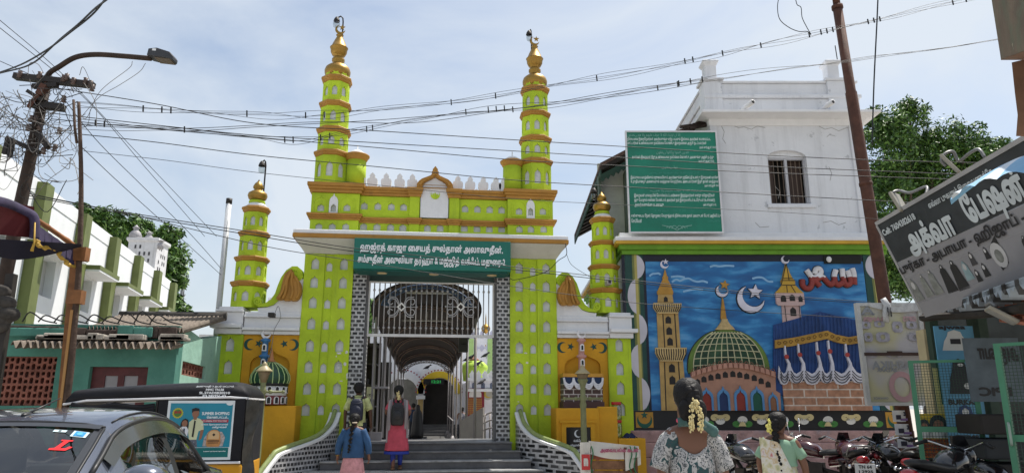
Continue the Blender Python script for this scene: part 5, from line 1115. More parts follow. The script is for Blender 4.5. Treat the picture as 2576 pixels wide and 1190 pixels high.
#auto rickshaw behind the car
_r,_f=cw((648-1288)/1890*8.55,8.55,0),cw((168-1288)/1890*8.2,8.2,0);_n=V((0,0,1)).cross((_r-_f).normalized())*.64;rear,front=_r+_n-RT*.2,_f+_n-RT*.2
fdir=(front-rear).normalized();ang=math.atan2(fdir.y,fdir.x);mid=(front+rear)/2
AR=thing('auto_rickshaw','black topped yellow auto rickshaw with a school shopping poster, parked behind the grey car','auto rickshaw',mid,ang)
MR=Mx.Translation(mid)@Mx.Rotation(ang,4,'Z');Lh=(front-rear).length/2
CAN=mat('black_canvas',(.008,.008,.011),.6,spec=.25,var=.3,scale=5,bump=.15,bscale=30);RYEL=mat('rickshaw_yellow',(.52,.25,.012),.4,var=.12);TRIM=mat('white_trim',(.62,.62,.64),.4);RUB=mat('black_rubber',(.010,.010,.011),.6)
hw=.64
q=B(MR);q.smooth=True;R_=[]
for f,zt_,zb_,w in((-1.0,1.60,1.60,.55),(-.985,1.69,1.60,.60),(-.92,1.765,1.605,.63),(-.80,1.80,1.61,.645),(-.2,1.785,1.60,.65),(.3,1.755,1.59,.65),(.75,1.725,1.57,.64),(.93,1.70,1.56,.62),(1.0,1.60,1.54,.58),(1.03,1.54,1.52,.55)):
 r_=[]
 for k in range(13):
  t=math.pi*k/12;c_,s_=math.cos(t),math.sin(t)
  r_.append((f*Lh,w*math.copysign(abs(c_)**.45,c_),zb_+(zt_-zb_)*abs(s_)**.5))
 R_.append(r_)
q.rings(R_);build(q,'canopy',CAN,AR)
q=B(MR)
for s in(-1,1):q.tube([(f*Lh,s*(w+.006),z)for f,z,w in((-.985,1.60,.615),(-.8,1.612,.645),(-.2,1.602,.65),(.75,1.572,.64),(1.0,1.53,.60))],.013,6)
q.tube([(-.99*Lh,-.6,1.60),(-.99*Lh,.6,1.60)],.013,6);build(q,'trim_strip',TRIM,AR)
q=B(MR)
for s in(-1,1):q=B(MR);q.box(-.97*Lh,-.02*Lh,s*.63-.012,s*.63+.012,.90,1.597);build(q,'side_curtain',CAN,AR)
q=B(MR);q.box(-.985*Lh,-.965*Lh,-.61,.61,.55,1.597);build(q,'rear_curtain',CAN,AR)
q=B(MR);q.smooth=True
for k in range(5):q.tube(smooth_path([(.02*Lh,.635,1.52-.03*k),(.2*Lh,.66,1.50-.035*k),(.45*Lh,.65,1.525-.03*k),(.68*Lh,.66,1.495-.03*k),(.9*Lh,.64,1.53-.02*k)],6),.026,7)
build(q,'rolled_curtain',CAN,AR)
q=B(MR);q.smooth=True
q.grid(lambda a,c_:V((-.985*Lh-.11*a-.03*math.sin(9*c_)*a,.64-.10*a+.02*math.sin(14*c_+3*a),1.58-.98*c_+.015*math.sin(20*a))),8,24);build(q,'plastic_flap',mat('grey_plastic_sheet',(.03,.029,.025),.3,var=.5,scale=7,bump=.5,bscale=9),AR)
q=B(MR);q.box(-.99*Lh,-.1*Lh,-.65,.65,.30,.868);q.box(-.1*Lh,.55*Lh,-.64,.64,.30,.42);q.rings([[(.5*Lh,-.6,.35),(.5*Lh,.6,.35),(.5*Lh,.6,1.0),(.5*Lh,-.6,1.0)],[(.85*Lh,-.45,.4),(.85*Lh,.45,.4),(.85*Lh,.45,.98),(.85*Lh,-.45,.98)],[(1.02*Lh,-.22,.5),(1.02*Lh,.22,.5),(1.02*Lh,.22,.88),(1.02*Lh,-.22,.88)]]);build(q,'body',RYEL,AR,bev=.03)
q=B(MR)
for s in(-1,1):q.tube([(-.97*Lh,s*.66,.885),(-.1*Lh,s*.66,.885)],.014,6)
build(q,'lower_trim',TRIM,AR)
q=B(MR)
for s in(-1,1):q.tube([(.92*Lh,s*.5,1.55),(.88*Lh,s*.5,.95)],.02,6);q.tube([(.0,s*.62,1.58),(.02,s*.62,.45)],.018,6)
build(q,'frame_post',DARKI,AR)
q=B(MR);q.box(.87*Lh,.89*Lh,-.48,.48,1.0,1.5);build(q,'windscreen',CLEAR,AR)
q=B(MR);q.box(-.6*Lh,-.15*Lh,-.55,.55,.42,.72);q.box(-.72*Lh,-.58*Lh,-.55,.55,.6,1.25);build(q,'passenger_seat',mat('seat_vinyl',(.02,.02,.022),.5),AR,bev=.03)
def wheel(par,M,c,r,w,n='wheel',rim=.6):
 q=B(M@Mx.Translation(V(c)));q.smooth=True;R2=[]
 q.tube([(r*.86*math.cos(t),0,r*.86*math.sin(t))for t in[2*math.pi*k/24 for k in range(24)]],r*.14,8,closed=True,flat=w/r*3.0)
 return build(q,n,RUB,par)
for c_ in((-.66*Lh,.52,.20),(-.66*Lh,-.52,.20),(.86*Lh,0,.20)):
 o=wheel(AR,MR,c_,.20,.05);q=B(MR@Mx.Translation(V(c_))@Mx.Rotation(math.pi/2,4,'X'));q.smooth=True;q.lathe([(.13,-.03),(.13,.03)],(0,0,0),16);build(q,'rim',STEEL,o)
q=B(MR);q.smooth=True
for s in(-1,1):q.tube([(-.66*Lh+.25*math.cos(t),s*.655,.22+.25*math.sin(t))for t in[math.pi*k/10 for k in range(11)]],.03,6)
build(q,'mudguard',RUB,AR)
q=B(MR);q.box(-1.02*Lh,-.985*Lh,.45,.6,.5,.62);build(q,'tail_light',mat('tail_red',(.35,.01,.01),.3),AR)
q=B(MR);q.box(.05*Lh,.09*Lh,.60,.64,1.26,1.42);build(q,'side_mirror_card',mat('card_beige',(.35,.34,.27),.7),AR)
q=B(MR@Mx.Translation((-.62*Lh,.655,0))@Mx.Rotation(math.pi,4,'Z'));
for i,(t_,W_)in enumerate((('அனுமதி 3 நபர் மட்டும்',.42),('MMC TN.58',.2),('SL.27ADSB20210',.34),('E3 SF/TV-42',.26))):q.text(t_,.0,1.735-.036*i-.0,.006-.012*(i==0),W=W_,H=.028,bold=.05)
build(q,'canopy_lettering',SILVER,AR)
MPo=MR@Mx.Translation((-.49*Lh,.645,1.245))@Mx.Rotation(math.pi,4,'Z');PWd,PHt=.73,.66
po=thing('shopping_poster','blue and teal school shopping poster with two pupils and a backpack on the rickshaw side','poster',MPo.translation)
q=B(MPo);q.box(-PWd/2,PWd/2,-.002,.004,-PHt/2,PHt/2);build(q,'poster_sheet',mat('poster_white',(.62,.66,.68),.4),po)
def pz(name,polys,m_,y,par=po):
 q=B(MPo)
 for c_ in polys:q.flat([ccw(c_)],-y)
 return build(q,name,m_,par)
def pr(x0,x1,z0,z1):return rect(x0,x1,z0,z1)
PCY=mat('poster_cyan',(.015,.21,.30),.35,var=.12,scale=2);PTE=mat('poster_teal',(.01,.13,.13),.35);PSK=mat('poster_skin',(.24,.11,.065),.5);PHA=mat('poster_hair',(.012,.01,.01),.5);PCR=mat('poster_shirt',(.50,.52,.33),.5);PNV=mat('poster_navy',(.012,.016,.045),.5);POR=mat('poster_orange',(.42,.20,.07),.4,var=.25,scale=9);PRD=mat('poster_red',(.36,.01,.025),.4);PYE=mat('poster_yellow_green',(.40,.38,.03),.4)
pz('poster_background',[pr(-.335,.345,-.19,.30)],PCY,.004);pz('poster_footer',[pr(-.335,.335,-.30,-.195)],PTE,.004)
gear=[(-.25+(.062 if k%2 else.053)*math.cos(2*math.pi*k/32),.19+(.062 if k%2 else.053)*math.sin(2*math.pi*k/32))for k in range(32)]
pz('sale_badge',[gear],PYE,.006);pz('badge_disc',[circ(-.25,.19,.041)],mat('badge_green',(.06,.16,.03),.4),.008)
q=B(MPo);q.text('50-50',-.25,.20,-.010,W=.078,H=.03,bold=.05);build(q,'badge_lettering',PRD,po)
pz('pupil_legs',[[(-.10,-.19),(-.005,-.19),(-.02,-.10),(-.09,-.10)]],mat('poster_check',(.10,.11,.14),.5,var=.9,scale=60),.006)
pz('pupil_shirt',[[(-.10,-.105),(-.02,-.105),(-.005,-.01),(.05,.0),(.035,.09),(.0,.125),(-.035,.135),(-.08,.12),(-.115,.09),(-.12,.0)]],PCR,.007)
pz('pupil_skin',[circ(-.055,.185,.038,16,.05),[(-.035,.14),(-.075,.14),(-.07,.115),(-.04,.115)],[(.015,.0),(.05,.005),(.035,-.09),(.005,-.12)]],PSK,.008)
pz('pupil_hair',[[(-.095,.19),(-.10,.235),(-.06,.25),(-.02,.24),(-.013,.20),(-.022,.215),(-.08,.21)],[(-.075,-.07),(-.055,-.08),(-.045,.10),(-.062,.11)]],PHA,.0095)
pz('pupil_hair',[[(-.215,-.02),(-.205,.08),(-.19,.115),(-.16,.13),(-.13,.115),(-.12,.06),(-.12,-.03)]],PHA,.0085)
pz('pupil_pinafore',[[(-.19,-.19),(-.115,-.19),(-.12,-.08),(-.19,-.08)]],PNV,.0095)
pz('pupil_blouse',[[(-.205,-.08),(-.125,-.08),(-.115,.0),(-.14,.04),(-.19,.04),(-.225,-.01)]],mat('poster_blouse',(.60,.62,.66),.5),.0095)
pz('pupil_tie',[[(-.175,-.075),(-.15,-.075),(-.155,.02),(-.17,.02)]],PNV,.0105);pz('pupil_skin',[circ(-.163,.075,.030,16,.037)],PSK,.0105)
pz('pack_pile',[[(.05,-.18),(.27,-.18),(.29,-.08),(.25,-.02),(.10,-.02),(.06,-.09)]],mat('poster_grey_books',(.32,.28,.27),.5,var=.6,scale=25),.006)
pz('pack_body',[mir([(.065,-.185),(.078,-.15),(.075,-.08),(.06,-.02),(.03,.0),(0,.005)],.165)],POR,.008);pz('pack_flap',[mir([(.058,-.10),(.06,-.05),(.045,-.015),(0,-.005)],.165)],mat('poster_tan',(.55,.37,.19),.4),.009)
pz('pack_diamond',[[(.165,-.07),(.183,-.052),(.165,-.034),(.147,-.052)],pr(.10,.23,-.125,-.115),pr(.11,.22,-.145,-.139)],PHA,.010)
pz('red_strip',[pr(.015,.31,.085,.118)],PRD,.006)
q=B(MPo)
for t_,x,z,W_,H_ in(('SUMMER SHOPPING',.165,.185,.30,.035),('ெகாண்டாட்டம்...',.19,.145,.24,.03),('50% பணத்ைத மிச்சம் ெசய்யுங்கள்',.162,.102,.27,.018),('SCHOOL ேதைவகைள வாங்கி',.165,.06,.29,.026),('மகிழுங்கள்',.22,.03,.16,.03),('உங்கள் அபிமான ஷாப்பிங்',.19,-.235,.24,.016)):q.text(t_,x,z,-.0115,W=W_,H=H_,bold=.03)
build(q,'poster_lettering',mat('poster_text_white',(.7,.76,.78),.4),po)
q=B(MPo);q.cur=0;q.prism(circ(.31,.30,.04,16,.025),-.006,-.0055);build(q,'corner_tab',bpy.data.materials['poster_white'],po)
#grey saloon car
CW0=4.95;th_=rad(8.0);cu=-3.14
corg=cw(cu,CW0,0);fwd=RT*math.sin(th_)-FH*math.cos(th_);cang=math.atan2(fwd.y,fwd.x)
CR=thing('parked_car','dark grey saloon car with a red L learner sticker on its windscreen','car',corg,cang)
MCr=Mx.Translation(corg)@Mx.Rotation(cang,4,'Z')
PAINT=bpy.data.materials.new('grey_metallic_paint');PAINT.use_nodes=True;bs=PAINT.node_tree.nodes['Principled BSDF']
bs.inputs['Base Color'].default_value=(.10,.113,.145,1);bs.inputs['Metallic'].default_value=.55;bs.inputs['Roughness'].default_value=.2;bs.inputs['Coat Weight'].default_value=1;bs.inputs['Coat Roughness'].default_value=.03
CGL=glassmat('car_glass',(.42,.45,.45),.10,.01);RUBB=mat('black_window_rubber',(.012,.012,.013),.45)
S=[(-2.06,.93,.88,.62,.55),(-2.0,.985,.90,.70,.60),(-1.72,1.03,.94,.76,.62),(-1.45,1.10,.955,.79,.61),(-1.25,1.22,.96,.80,.60),(-1.0,1.385,.96,.81,.585),(-.7,1.465,.955,.815,.585),(-.3,1.50,.95,.82,.59),(.1,1.478,.945,.82,.59),(.38,1.415,.94,.82,.585),(.6,1.305,.935,.82,.615),(.85,1.165,.93,.815,.645),(1.1,1.02,.92,.81,.68),(1.25,.965,.90,.805,.70),(1.7,.90,.84,.78,.70),(2.0,.80,.74,.70,.62),(2.12,.66,.62,.60,.5)]
def sec(st):
 x,h,b_,w,r_=st;H=[]
 gap=h-b_
 pts=[(0,h+.0),(r_*.35,h-.003),(r_*.70,h-.016),(r_*.90,h-.036),(r_*.985,h-.06-.03*min(1,gap*3)),(w-(w-r_)*.52,h-gap*.52-.02),(w-(w-r_)*.10,b_+.02 if gap>.12 else b_+.01),(w,b_-.02),(w+.015,b_-.16),(w+.02,b_-.32),(w-.02,.36),(w-.08,.24)]
 return[V((x,y,z))for y,z in pts]
SS=[sec(s_)for s_ in S]
import itertools
Nn=4;cols=[]
for j in range(12):
 cols.append(smooth_path([s_[j]for s_ in SS],Nn))
rowsx=len(cols[0])
bodyf,wsf,rwf,swf,rsf,pil=[],[],[],[],[],[]
q_body,q_ws,q_rw,q_pl=B(MCr),B(MCr),B(MCr),B(MCr);q_fw={1:B(MCr),-1:B(MCr)};q_bw={1:B(MCr),-1:B(MCr)};ALLQ=[q_body,q_ws,q_rw,q_pl,q_fw[1],q_fw[-1],q_bw[1],q_bw[-1]]
for qq in ALLQ:qq.smooth=True
def xval(i):return cols[0][i].x
for i in range(rowsx-1):
 xm_=(xval(i)+xval(i+1))/2
 for j in range(11):
  ym=(cols[j][i].y+cols[j+1][i].y)/2
  tgt=q_body
  if j<=2 and.40<xm_<1.08:tgt=q_ws
  elif j<=2 and-1.42<xm_<-.98:tgt=q_rw
  elif j in(4,5)and-.30<xm_<.80-(.34 if j==4 else 0):tgt=q_fw
  elif j in(4,5)and-1.12+(.22 if j==4 else 0)<xm_<-.38:tgt=q_bw
  elif j in(4,5)and-.38<=xm_<=-.30:tgt=q_pl
  for sgn in(1,-1):
   P_=[cols[j][i],cols[j+1][i],cols[j+1][i+1],cols[j][i+1]]
   P_=[V((p.x,p.y*sgn,p.z))for p in P_]
   (tgt[sgn]if isinstance(tgt,dict)else tgt).poly(P_[::-1]if sgn>0 else P_)
def weld(q):
 key={};mp_=[];nv=[]
 for p in q.v:
  k=(round(p.x,4),round(p.y,4),round(p.z,4))
  if k not in key:key[k]=len(nv);nv.append(p)
  mp_.append(key[k])
 q.f=[tuple(dict.fromkeys(mp_[i]for i in f))for f in q.f];q.v=nv
 keep=[i for i,f in enumerate(q.f)if len(f)>2];q.f=[q.f[i]for i in keep];q.mi=[q.mi[i]for i in keep];q.sm=[q.sm[i]for i in keep]
for qq in ALLQ:weld(qq)
build(q_body,'body',PAINT,CR);ws=build(q_ws,'windscreen',CGL,CR);build(q_rw,'rear_window',CGL,CR);[(build(q_fw[s],'front_side_window',CGL,CR),build(q_bw[s],'rear_side_window',CGL,CR))for s in(1,-1)];build(q_pl,'door_pillar',RUBB,CR)
def cpt(x,j,s=1):
 for i in range(rowsx-1):
  if xval(i)<=x<=xval(i+1):
   t=(x-xval(i))/(xval(i+1)-xval(i));p=cols[j][i].lerp(cols[j][i+1],t);return V((p.x,p.y*s,p.z))
 return V((cols[j][-1].x,cols[j][-1].y*s,cols[j][-1].z))
q=B(MCr);q.smooth=True
for s in(1,-1):
 q.tube([cpt(x,4,s)+V((0,.006*s,.012))for x in[.80-k*.09 for k in range(22)]],.016,6);q.tube([cpt(x,6,s)+V((0,.008*s,.0))for x in[1.05-k*.1 for k in range(23)]],.012,6)
 q.tube([cpt(x,3,s)+V((0,0,.004))for x in[.42+k*.07 for k in range(10)]],.010,6)
 q.tube([cpt(-1.12+.22*(1-k/6),4+(0),s).lerp(cpt(-1.12,6,s),k/6)+V((0,.006*s,0))for k in range(7)],.022,6)
q.tube([cpt(.40,j,1)+V((0,0,.004))for j in(3,2,1,0)]+[cpt(.40,j,-1)+V((0,0,.004))for j in(1,2,3)],.010,6)
q.tube([cpt(1.07,j,1)+V((0,0,.004))for j in(3,2,1,0)]+[cpt(1.07,j,-1)+V((0,0,.004))for j in(1,2,3)],.018,6)
build(q,'window_seal',RUBB,CR)
q=B(MCr);q.smooth=True
for s in(1,-1):
 q.grid(lambda a,c_:cpt(.42+.64*c_,2,s).lerp(cpt(.42+.64*c_,3,s),(.62+.38*a))+V((.004,0,.006)),3,10)
q.grid(lambda a,c_:(cpt(.405+.05*c_,3,1 if a>.5 else-1).lerp(cpt(.405+.05*c_,0,1),1-abs(a-.5)*2)if False else V((cpt(.405+.05*c_,0,1).x+.004,(a-.5)*2*.52,cpt(.405+.05*c_,0,1).z-.02*((a-.5)*2)**2+.006))),12,2)
build(q,'windscreen_border',mat('frit_grey',(.035,.037,.042),.3),ws)
VIS=mat('smoked_visor',(.03,.032,.025),.15,spec=.8)
for s in(1,-1):
 q=B(MCr);q.smooth=True;q.grid(lambda a,c_:cpt(.62-1.62*a,4,s).lerp(cpt(.62-1.62*a,5,s),.42*c_)+V((0,s*(.016+.02*c_),0)),20,3);build(q,'rain_visor',VIS,CR)
q=B(MCr);q.smooth=True
for x in(-.34,.95):
 for s in(1,-1):q.tube([cpt(x,j,s)+V((0,.004*s,0))for j in(6,7,8,9,10)],.005,4)
for s in(1,-1):q.tube([cpt(x,3,s)+V((0,0,.002))for x in[.3-k*.1 for k in range(14)]],.006,4)
q.tube([cpt(-1.46,j,1)+V((0,0,.003))for j in(6,4,3,2,1,0)]+[cpt(-1.46,j,-1)+V((0,0,.003))for j in(1,2,3,4,6)],.005,4)
build(q,'panel_gap',RUBB,CR)
for s in(1,-1):
 c_=cpt(.78,7,s)+V((.02,.10*s,.19));q=B(MCr);q.smooth=True
 q.rings([[c_+V((dx,(.125*math.cos(t)*w_2)*1.0,.08*math.sin(t)*w_2))for t in[2*math.pi*k/16 for k in range(16)]]for dx,w_2 in((-.07,.86),(-.06,1.0),(.0,1.0),(.05,.85),(.085,.5),(.095,.1))]);mir_=build(q,'wing_mirror',PAINT,CR)
 q=B(MCr);q.tube([c_+V((0,-.1*s,-.04)),cpt(.80,7,s)],.022,6);build(q,'mirror_stalk',RUBB,mir_)
 q=B(MCr);q.smooth=True;q.rings([[c_+V((-.0715,.092*math.cos(t),.056*math.sin(t)))for t in[2*math.pi*k/16 for k in range(16)]],[c_+V((-.072,.09*math.cos(t),.054*math.sin(t)))for t in[2*math.pi*k/16 for k in range(16)]]]);build(q,'mirror_glass',mat('mirror_face',(.5,.5,.5),.02,metal=1)if 'mirror_face' not in bpy.data.materials else bpy.data.materials['mirror_face'],mir_)
for x in(1.32,-1.28):
 for s in(1,-1):
  o=wheel(CR,MCr,(x,s*.74,.31),.31,.08);q=B(MCr@Mx.Translation((x,s*.79,.31))@Mx.Rotation(math.pi/2,4,'X'));q.smooth=True;q.lathe([(.2,-.04),(.2,.01),(.05,.03),(0,.03)],(0,0,0),20);build(q,'rim',STEEL,o)
for s in(1,-1):
 q=B(MCr);q.ball((2.0,s*.52,.68),.09,.14,.08,12,8);build(q,'headlight',CLEAR,CR,smooth=True)
 q=B(MCr);q.ball((-2.02,s*.56,.80),.06,.13,.09,12,8);build(q,'tail_light',mat('car_tail_red',(.3,.01,.012),.2)if 'car_tail_red' not in bpy.data.materials else bpy.data.materials['car_tail_red'],CR,smooth=True)
q=B(MCr);q.smooth=True;q.ball((.22,-.02,1.45),.07,.025,.02,12,8);q.tube([(.22,-.02,1.46),(-.10,.02,1.56)],[.008,.004],6);build(q,'roof_antenna',RUBB,CR)
q=B(MCr)
for y in(-.36,.36):
 q.box(-.25,.22,y-.23,y+.23,.40,.60);q.rings([[(-.18-k*.05,y-.24+.06*k*k*.5,.6+.22*k),(-.06-k*.05,y-.24+.06*k*k*.5,.6+.22*k),(-.06-k*.05,y+.24-.06*k*k*.5,.6+.22*k),(-.18-k*.05,y+.24-.06*k*k*.5,.6+.22*k)]for k in(0,1,1.9)])
 q.box(-.33,-.22,y-.13,y+.13,1.05,1.24)
q.box(-1.2,-.7,-.62,.62,.4,.6);q.box(-1.3,-1.1,-.6,.6,.6,1.05)
build(q,'seats',mat('seat_grey',(.055,.057,.06),.9),CR,bev=.03)
q=B(MCr);q.box(-1.9,1.9,-.68,.68,.25,.30);build(q,'floor_pan',RUBB,CR)
q=B(MCr);q.box(.55,1.1,-.68,.68,.72,.90);build(q,'dashboard',mat('dash_black',(.03,.03,.032),.8),CR,bev=.04)
q=B(MCr);q.tube([(.35+.06*math.sin(t),-.36+.18*math.cos(t),.88+.17*math.sin(t))for t in[2*math.pi*k/20 for k in range(20)]],.014,6,closed=True);build(q,'steering_wheel',RUBB,CR)
q=B(MCr);q.box(.42,.46,-.11,.11,1.26,1.32);build(q,'inner_mirror',RUBB,CR)
def wsp(y,up,lift=.004):
 x=.45-up*.86;ya=abs(y)
 for j in range(11):
  p0,p1=cpt(x,j),cpt(x,j+1)
  if p0.y<=ya<=p1.y:p=p0.lerp(p1,(ya-p0.y)/(p1.y-p0.y));break
 return V((p.x+lift*.5,y,p.z+lift*.86))
class WB_(B):
 def flat(s,cs,y):
  vo,fo=fill2d(cs);i=s.pts([wsp(a_,c_,.004-(y+.02))for a_,c_ in vo])
  for f in fo:s.face([i+k for k in f])
MW=MCr
q=WB_(MW);xg,zg_=.39,-.215
q.flat([ccw([(xg+x*.66,zg_+z*.8)for x,z in((-.085,-.055),(.06,-.055),(.095,.0),(.065,.005),(.04,-.025),(.0,-.025),(.028,.07),(.055,.073),(.055,.09),(-.045,.09),(-.045,.073),(-.018,.07),(-.046,-.025),(-.085,-.033))])],-.02);build(q,'learner_sticker',mat('learner_red',(.60,.012,.015),.5),ws)
q=WB_(MW);q.flat([rect(.385,.475,-.10,-.035)],-.02);o=build(q,'permit_sticker',mat('sticker_pale',(.50,.62,.66),.4),ws);q=WB_(MW);q.flat([rect(.40,.46,-.094,-.042)],-.0215);q.cur=1;q.flat([circ(.43,-.068,.017)],-.0225);build(q,'sticker_print',[mat('sticker_blue',(.03,.25,.50),.4),mat('sticker_blue_light',(.10,.40,.62),.4)],o)
q=WB_(MW);q.flat([rect(.27,.345,-.06,-.035)],-.02);q.cur=1;q.flat([rect(.30,.315,-.055,-.041)],-.021);build(q,'toll_sticker',[bpy.data.materials['sticker_pale'],BLACK],ws)
q=WB_(MW);q.flat([rect(-.42,-.30,-.16,-.10)],-.02);build(q,'toll_sticker',mat('sticker_mint',(.45,.62,.55),.4),ws)
#the covered passage behind the gate and the court beyond
CX,YA,YB=0.0,17.4,39.5
zsp_,zap=at(940,775,YA).z,at(1077,704,YA).z;HWd=(at(1212,790,YA).x-at(932,790,YA).x)/2;CX=(at(1212,790,YA).x+at(932,790,YA).x)/2
CNP=thing('passage_canopy','long barrel vaulted canopy on steel posts over the passage behind the gate','canopy',(CX,28,0))
def vp(t,r=1.0,y=0):return V((CX+HWd*r*math.cos(t),y,zsp_-.55*(y-YA)/(YB-YA)+(zap-zsp_)*r*math.sin(t)))
q=B();q.smooth=True
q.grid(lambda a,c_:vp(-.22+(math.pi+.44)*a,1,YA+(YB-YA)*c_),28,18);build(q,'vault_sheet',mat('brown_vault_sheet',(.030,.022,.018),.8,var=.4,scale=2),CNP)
for k in range(7):
 y=YA+.15+(YB-YA-.3)*k/6;q=B();q.smooth=True
 for r_ in(.96,.86):q.tube([vp(math.pi*j/20,r_,y)for j in range(21)],.022,6)
 build(q,'arch_rib',mat('rib_tan',(.21,.145,.11),.6,var=.3)if k==0 else bpy.data.materials['rib_tan'],CNP)
 for s in(-1,1):
  q=B();q.smooth=True;x=CX+s*(HWd*.9);q.tube([(x,y,0),(x,y,zsp_-.2)],.034,8);q.rings([[(x+a*.16,y+b_*.16,0)for a,b_ in((-1,-1),(1,-1),(1,1),(-1,1))],[(x+a*.05,y+b_*.05,.3)for a,b_ in((-1,-1),(1,-1),(1,1),(-1,1))]]);build(q,'post',PST,CNP)
def lattice(y,m_,r0,r1):
 q=B()
 for r_ in(r0,r1):q.tube([vp(.12+(math.pi-.24)*j/24,r_,y)for j in range(25)],.018,5)
 for j in range(25):
  t=.12+(math.pi-.24)*j/24;q.tube([vp(t,r0,y),vp(t,r1,y)],.011,4)
  if j<24:t2=t+(math.pi-.24)/24;q.tube([vp(t,r0 if j%2 else r1,y),vp(t2,r1 if j%2 else r0,y)],.009,4)
 build(q,'lattice_arch',m_,CNP)
lattice(YA-.05,mat('lattice_blue',(.055,.10,.20),.6,var=.3),.70,.82);lattice(YB+.05,DARKI,.80,.98)
q=B()
for s in(-1,1):q.tube([(CX+s*HWd*.72,20+2.4*(s+1),1.05),(CX+s*HWd*.9,YB,1.05)],.02,6)
build(q,'handrail',PINKW,CNP)
for(px,py,Y,wd_,lab)in((1090,737,17.9,1.35,'white tube light under the front of the vaulted canopy'),(1075,806,22.5,1.6,'white tube light deeper inside the vaulted canopy')):
 p=at(px,py,Y);q=B();q.smooth=True;q.tube([p-V((wd_/2,0,0)),p+V((wd_/2,0,0))],.03,8);q.bar(p+V((0,0,.03)),p+V((0,0,.5)),.02);one(q,'tube_light',mat('tube_white'+str(px),(.6,.6,.58),.4),lab,'light',group='tube lights in the passage')
p=at(1166,867,20);q=B();q.box(p.x-.13,p.x+.13,20,20.2,p.z-.2,p.z+.2);q.cur=1;q.lathe([(.0,0),(.09,.0),(.1,.02)],(p.x,19.99,p.z),14);one(q,'speaker_box',[mat('speaker_grey',(.05,.05,.055),.6),BLACK],'dark loudspeaker box hanging under the right side of the canopy','loudspeaker',bev=.01)
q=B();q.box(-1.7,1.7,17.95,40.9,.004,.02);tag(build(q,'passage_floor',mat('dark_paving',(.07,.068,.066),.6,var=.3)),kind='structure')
YE=41.0
EB=thing('inner_hall','white hall with yellow and white arches at the far end of the passage','building',(0,YE+3,0))
def ringarch(cx,hw_,zsp2,m_,t_,name,par,dep=.12):
 q=B();o=[(cx+(hw_+t_)*math.cos(a),zsp2+(hw_+t_)*math.sin(a))for a in[math.pi*k/16 for k in range(17)]];i_=[(cx+hw_*math.cos(a),zsp2+hw_*math.sin(a))for a in[math.pi*k/16 for k in range(16,-1,-1)]]
 q.prism(o+i_,YE-dep,YE-.001);return build(q,name,m_,par)
zs1=at(1100,990,YE).z;c1x,h1=.70,.86;c0x,h0=-1.35,.86
q=B();q.prism(rect(-9,2.2,0,7.5),YE,YE+.4,[arch(c1x,.55,h1*2,zs1-.55+h1,12),arch(c0x,.3,h0*2,zs1-.3+h0,12)]);build(q,'wall',mat('hall_white',(.72,.72,.74),.85),EB)
ringarch(c1x,h1+.02,zs1,mat('hall_yellow',(.58,.40,.02),.6),.36,'yellow_arch',EB,.14);ringarch(c0x,h0+.02,zs1,WHITE,.36,'white_arch',EB,.14)
RDT=mat('arch_dotted_red',(.30,.05,.05),.7)
for cx,hh in((c1x,h1),(c0x,h0)):
 q=B()
 for k in range(22):a=math.pi*(k+.5)/22;q.ball((cx+(hh+.44)*math.cos(a),YE-.14,zs1+(hh+.44)*math.sin(a)),.045,.03,.045,6,5)
 build(q,'dotted_border',RDT,EB)
q=B();q.box(c1x-h1,c1x+h1,YE+.3,YE+.36,0,zs1+h1);build(q,'dark_shutter',mat('shutter_brown_black',(.016,.012,.010),.7,var=.3),EB)
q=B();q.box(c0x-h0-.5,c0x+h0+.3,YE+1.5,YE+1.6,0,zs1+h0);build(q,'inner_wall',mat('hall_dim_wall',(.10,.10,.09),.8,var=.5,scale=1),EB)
q=B();cxx=(c0x+h0+c1x-h1)/2;q.box(cxx-.14,cxx+.14,YE-.18,YE-.001,0,zs1-.3);q.cur=1;q.box(cxx-.25,cxx+.25,YE-.26,YE-.002,zs1-.299,zs1-.1);build(q,'column',[mat('column_ochre',(.42,.30,.12),.6),WHITE],EB)
q=B()
for k in range(4):q.box(c1x-1.1,c1x+1.0,YE-.5-.4*k,YE-.2-.4*k if k else YE-.01,0,.57-.15*k)
build(q,'hall_steps',STEP,EB)
q=B();q.box(-.2,.95,YE-.22,YE-.15,at(1096,967,YE).z,at(1096,953,YE).z);q.cur=1;q.text('12:21',at(1097,960,YE).x,at(1097,960,YE).z,YE-.225,W=.5,H=.16,bold=.03)
LEDM=bpy.data.materials.new('green_led');LEDM.use_nodes=True;LEDM.node_tree.nodes['Principled BSDF'].inputs['Emission Color'].default_value=(.05,1,.2,1);LEDM.node_tree.nodes['Principled BSDF'].inputs['Emission Strength'].default_value=.15;LEDM.node_tree.nodes['Principled BSDF'].inputs['Base Color'].default_value=(.02,.3,.06,1)
one(q,'digital_clock',[BLACK,LEDM],'black digital clock with green figures over the far dark doorway','clock')
SHR=thing('shrine','white shrine with lime dome and gold lattice window seen through the gate','shrine',(4.4,37,0))
YR=34.0
q=B();q.box(2.0,9,YR,YR+8,0,at(1200,955,YR).z);build(q,'wall',mat('shrine_lilac_white',(.66,.65,.70),.85),SHR)
zt_=at(1200,955,YR).z;zb_=at(1200,985,YR).z
q=B();q.box(1.9,9.1,YR-.5,YR-.001,zb_,zb_+.12);q.box(1.9,9.1,YR-.15,YR-.002,zt_-.05,zt_+.1);build(q,'ledge',WHITE,SHR)
q=B()
for k in range(18):q.prism(mir([(.10,zt_+.1),(.14,zt_+.25),(.06,zt_+.35),(0,zt_+.45)],2.1+k*.3),YR-.1,YR)
build(q,'merlons',WHITE,SHR)
q=B()
for k in range(12):q.prism(arch(2.2+k*.42,zt_-.42,.18,.3),YR-.012,YR-.001)
build(q,'row_of_niches',mat('niche_slate',(.12,.14,.20),.7),SHR)
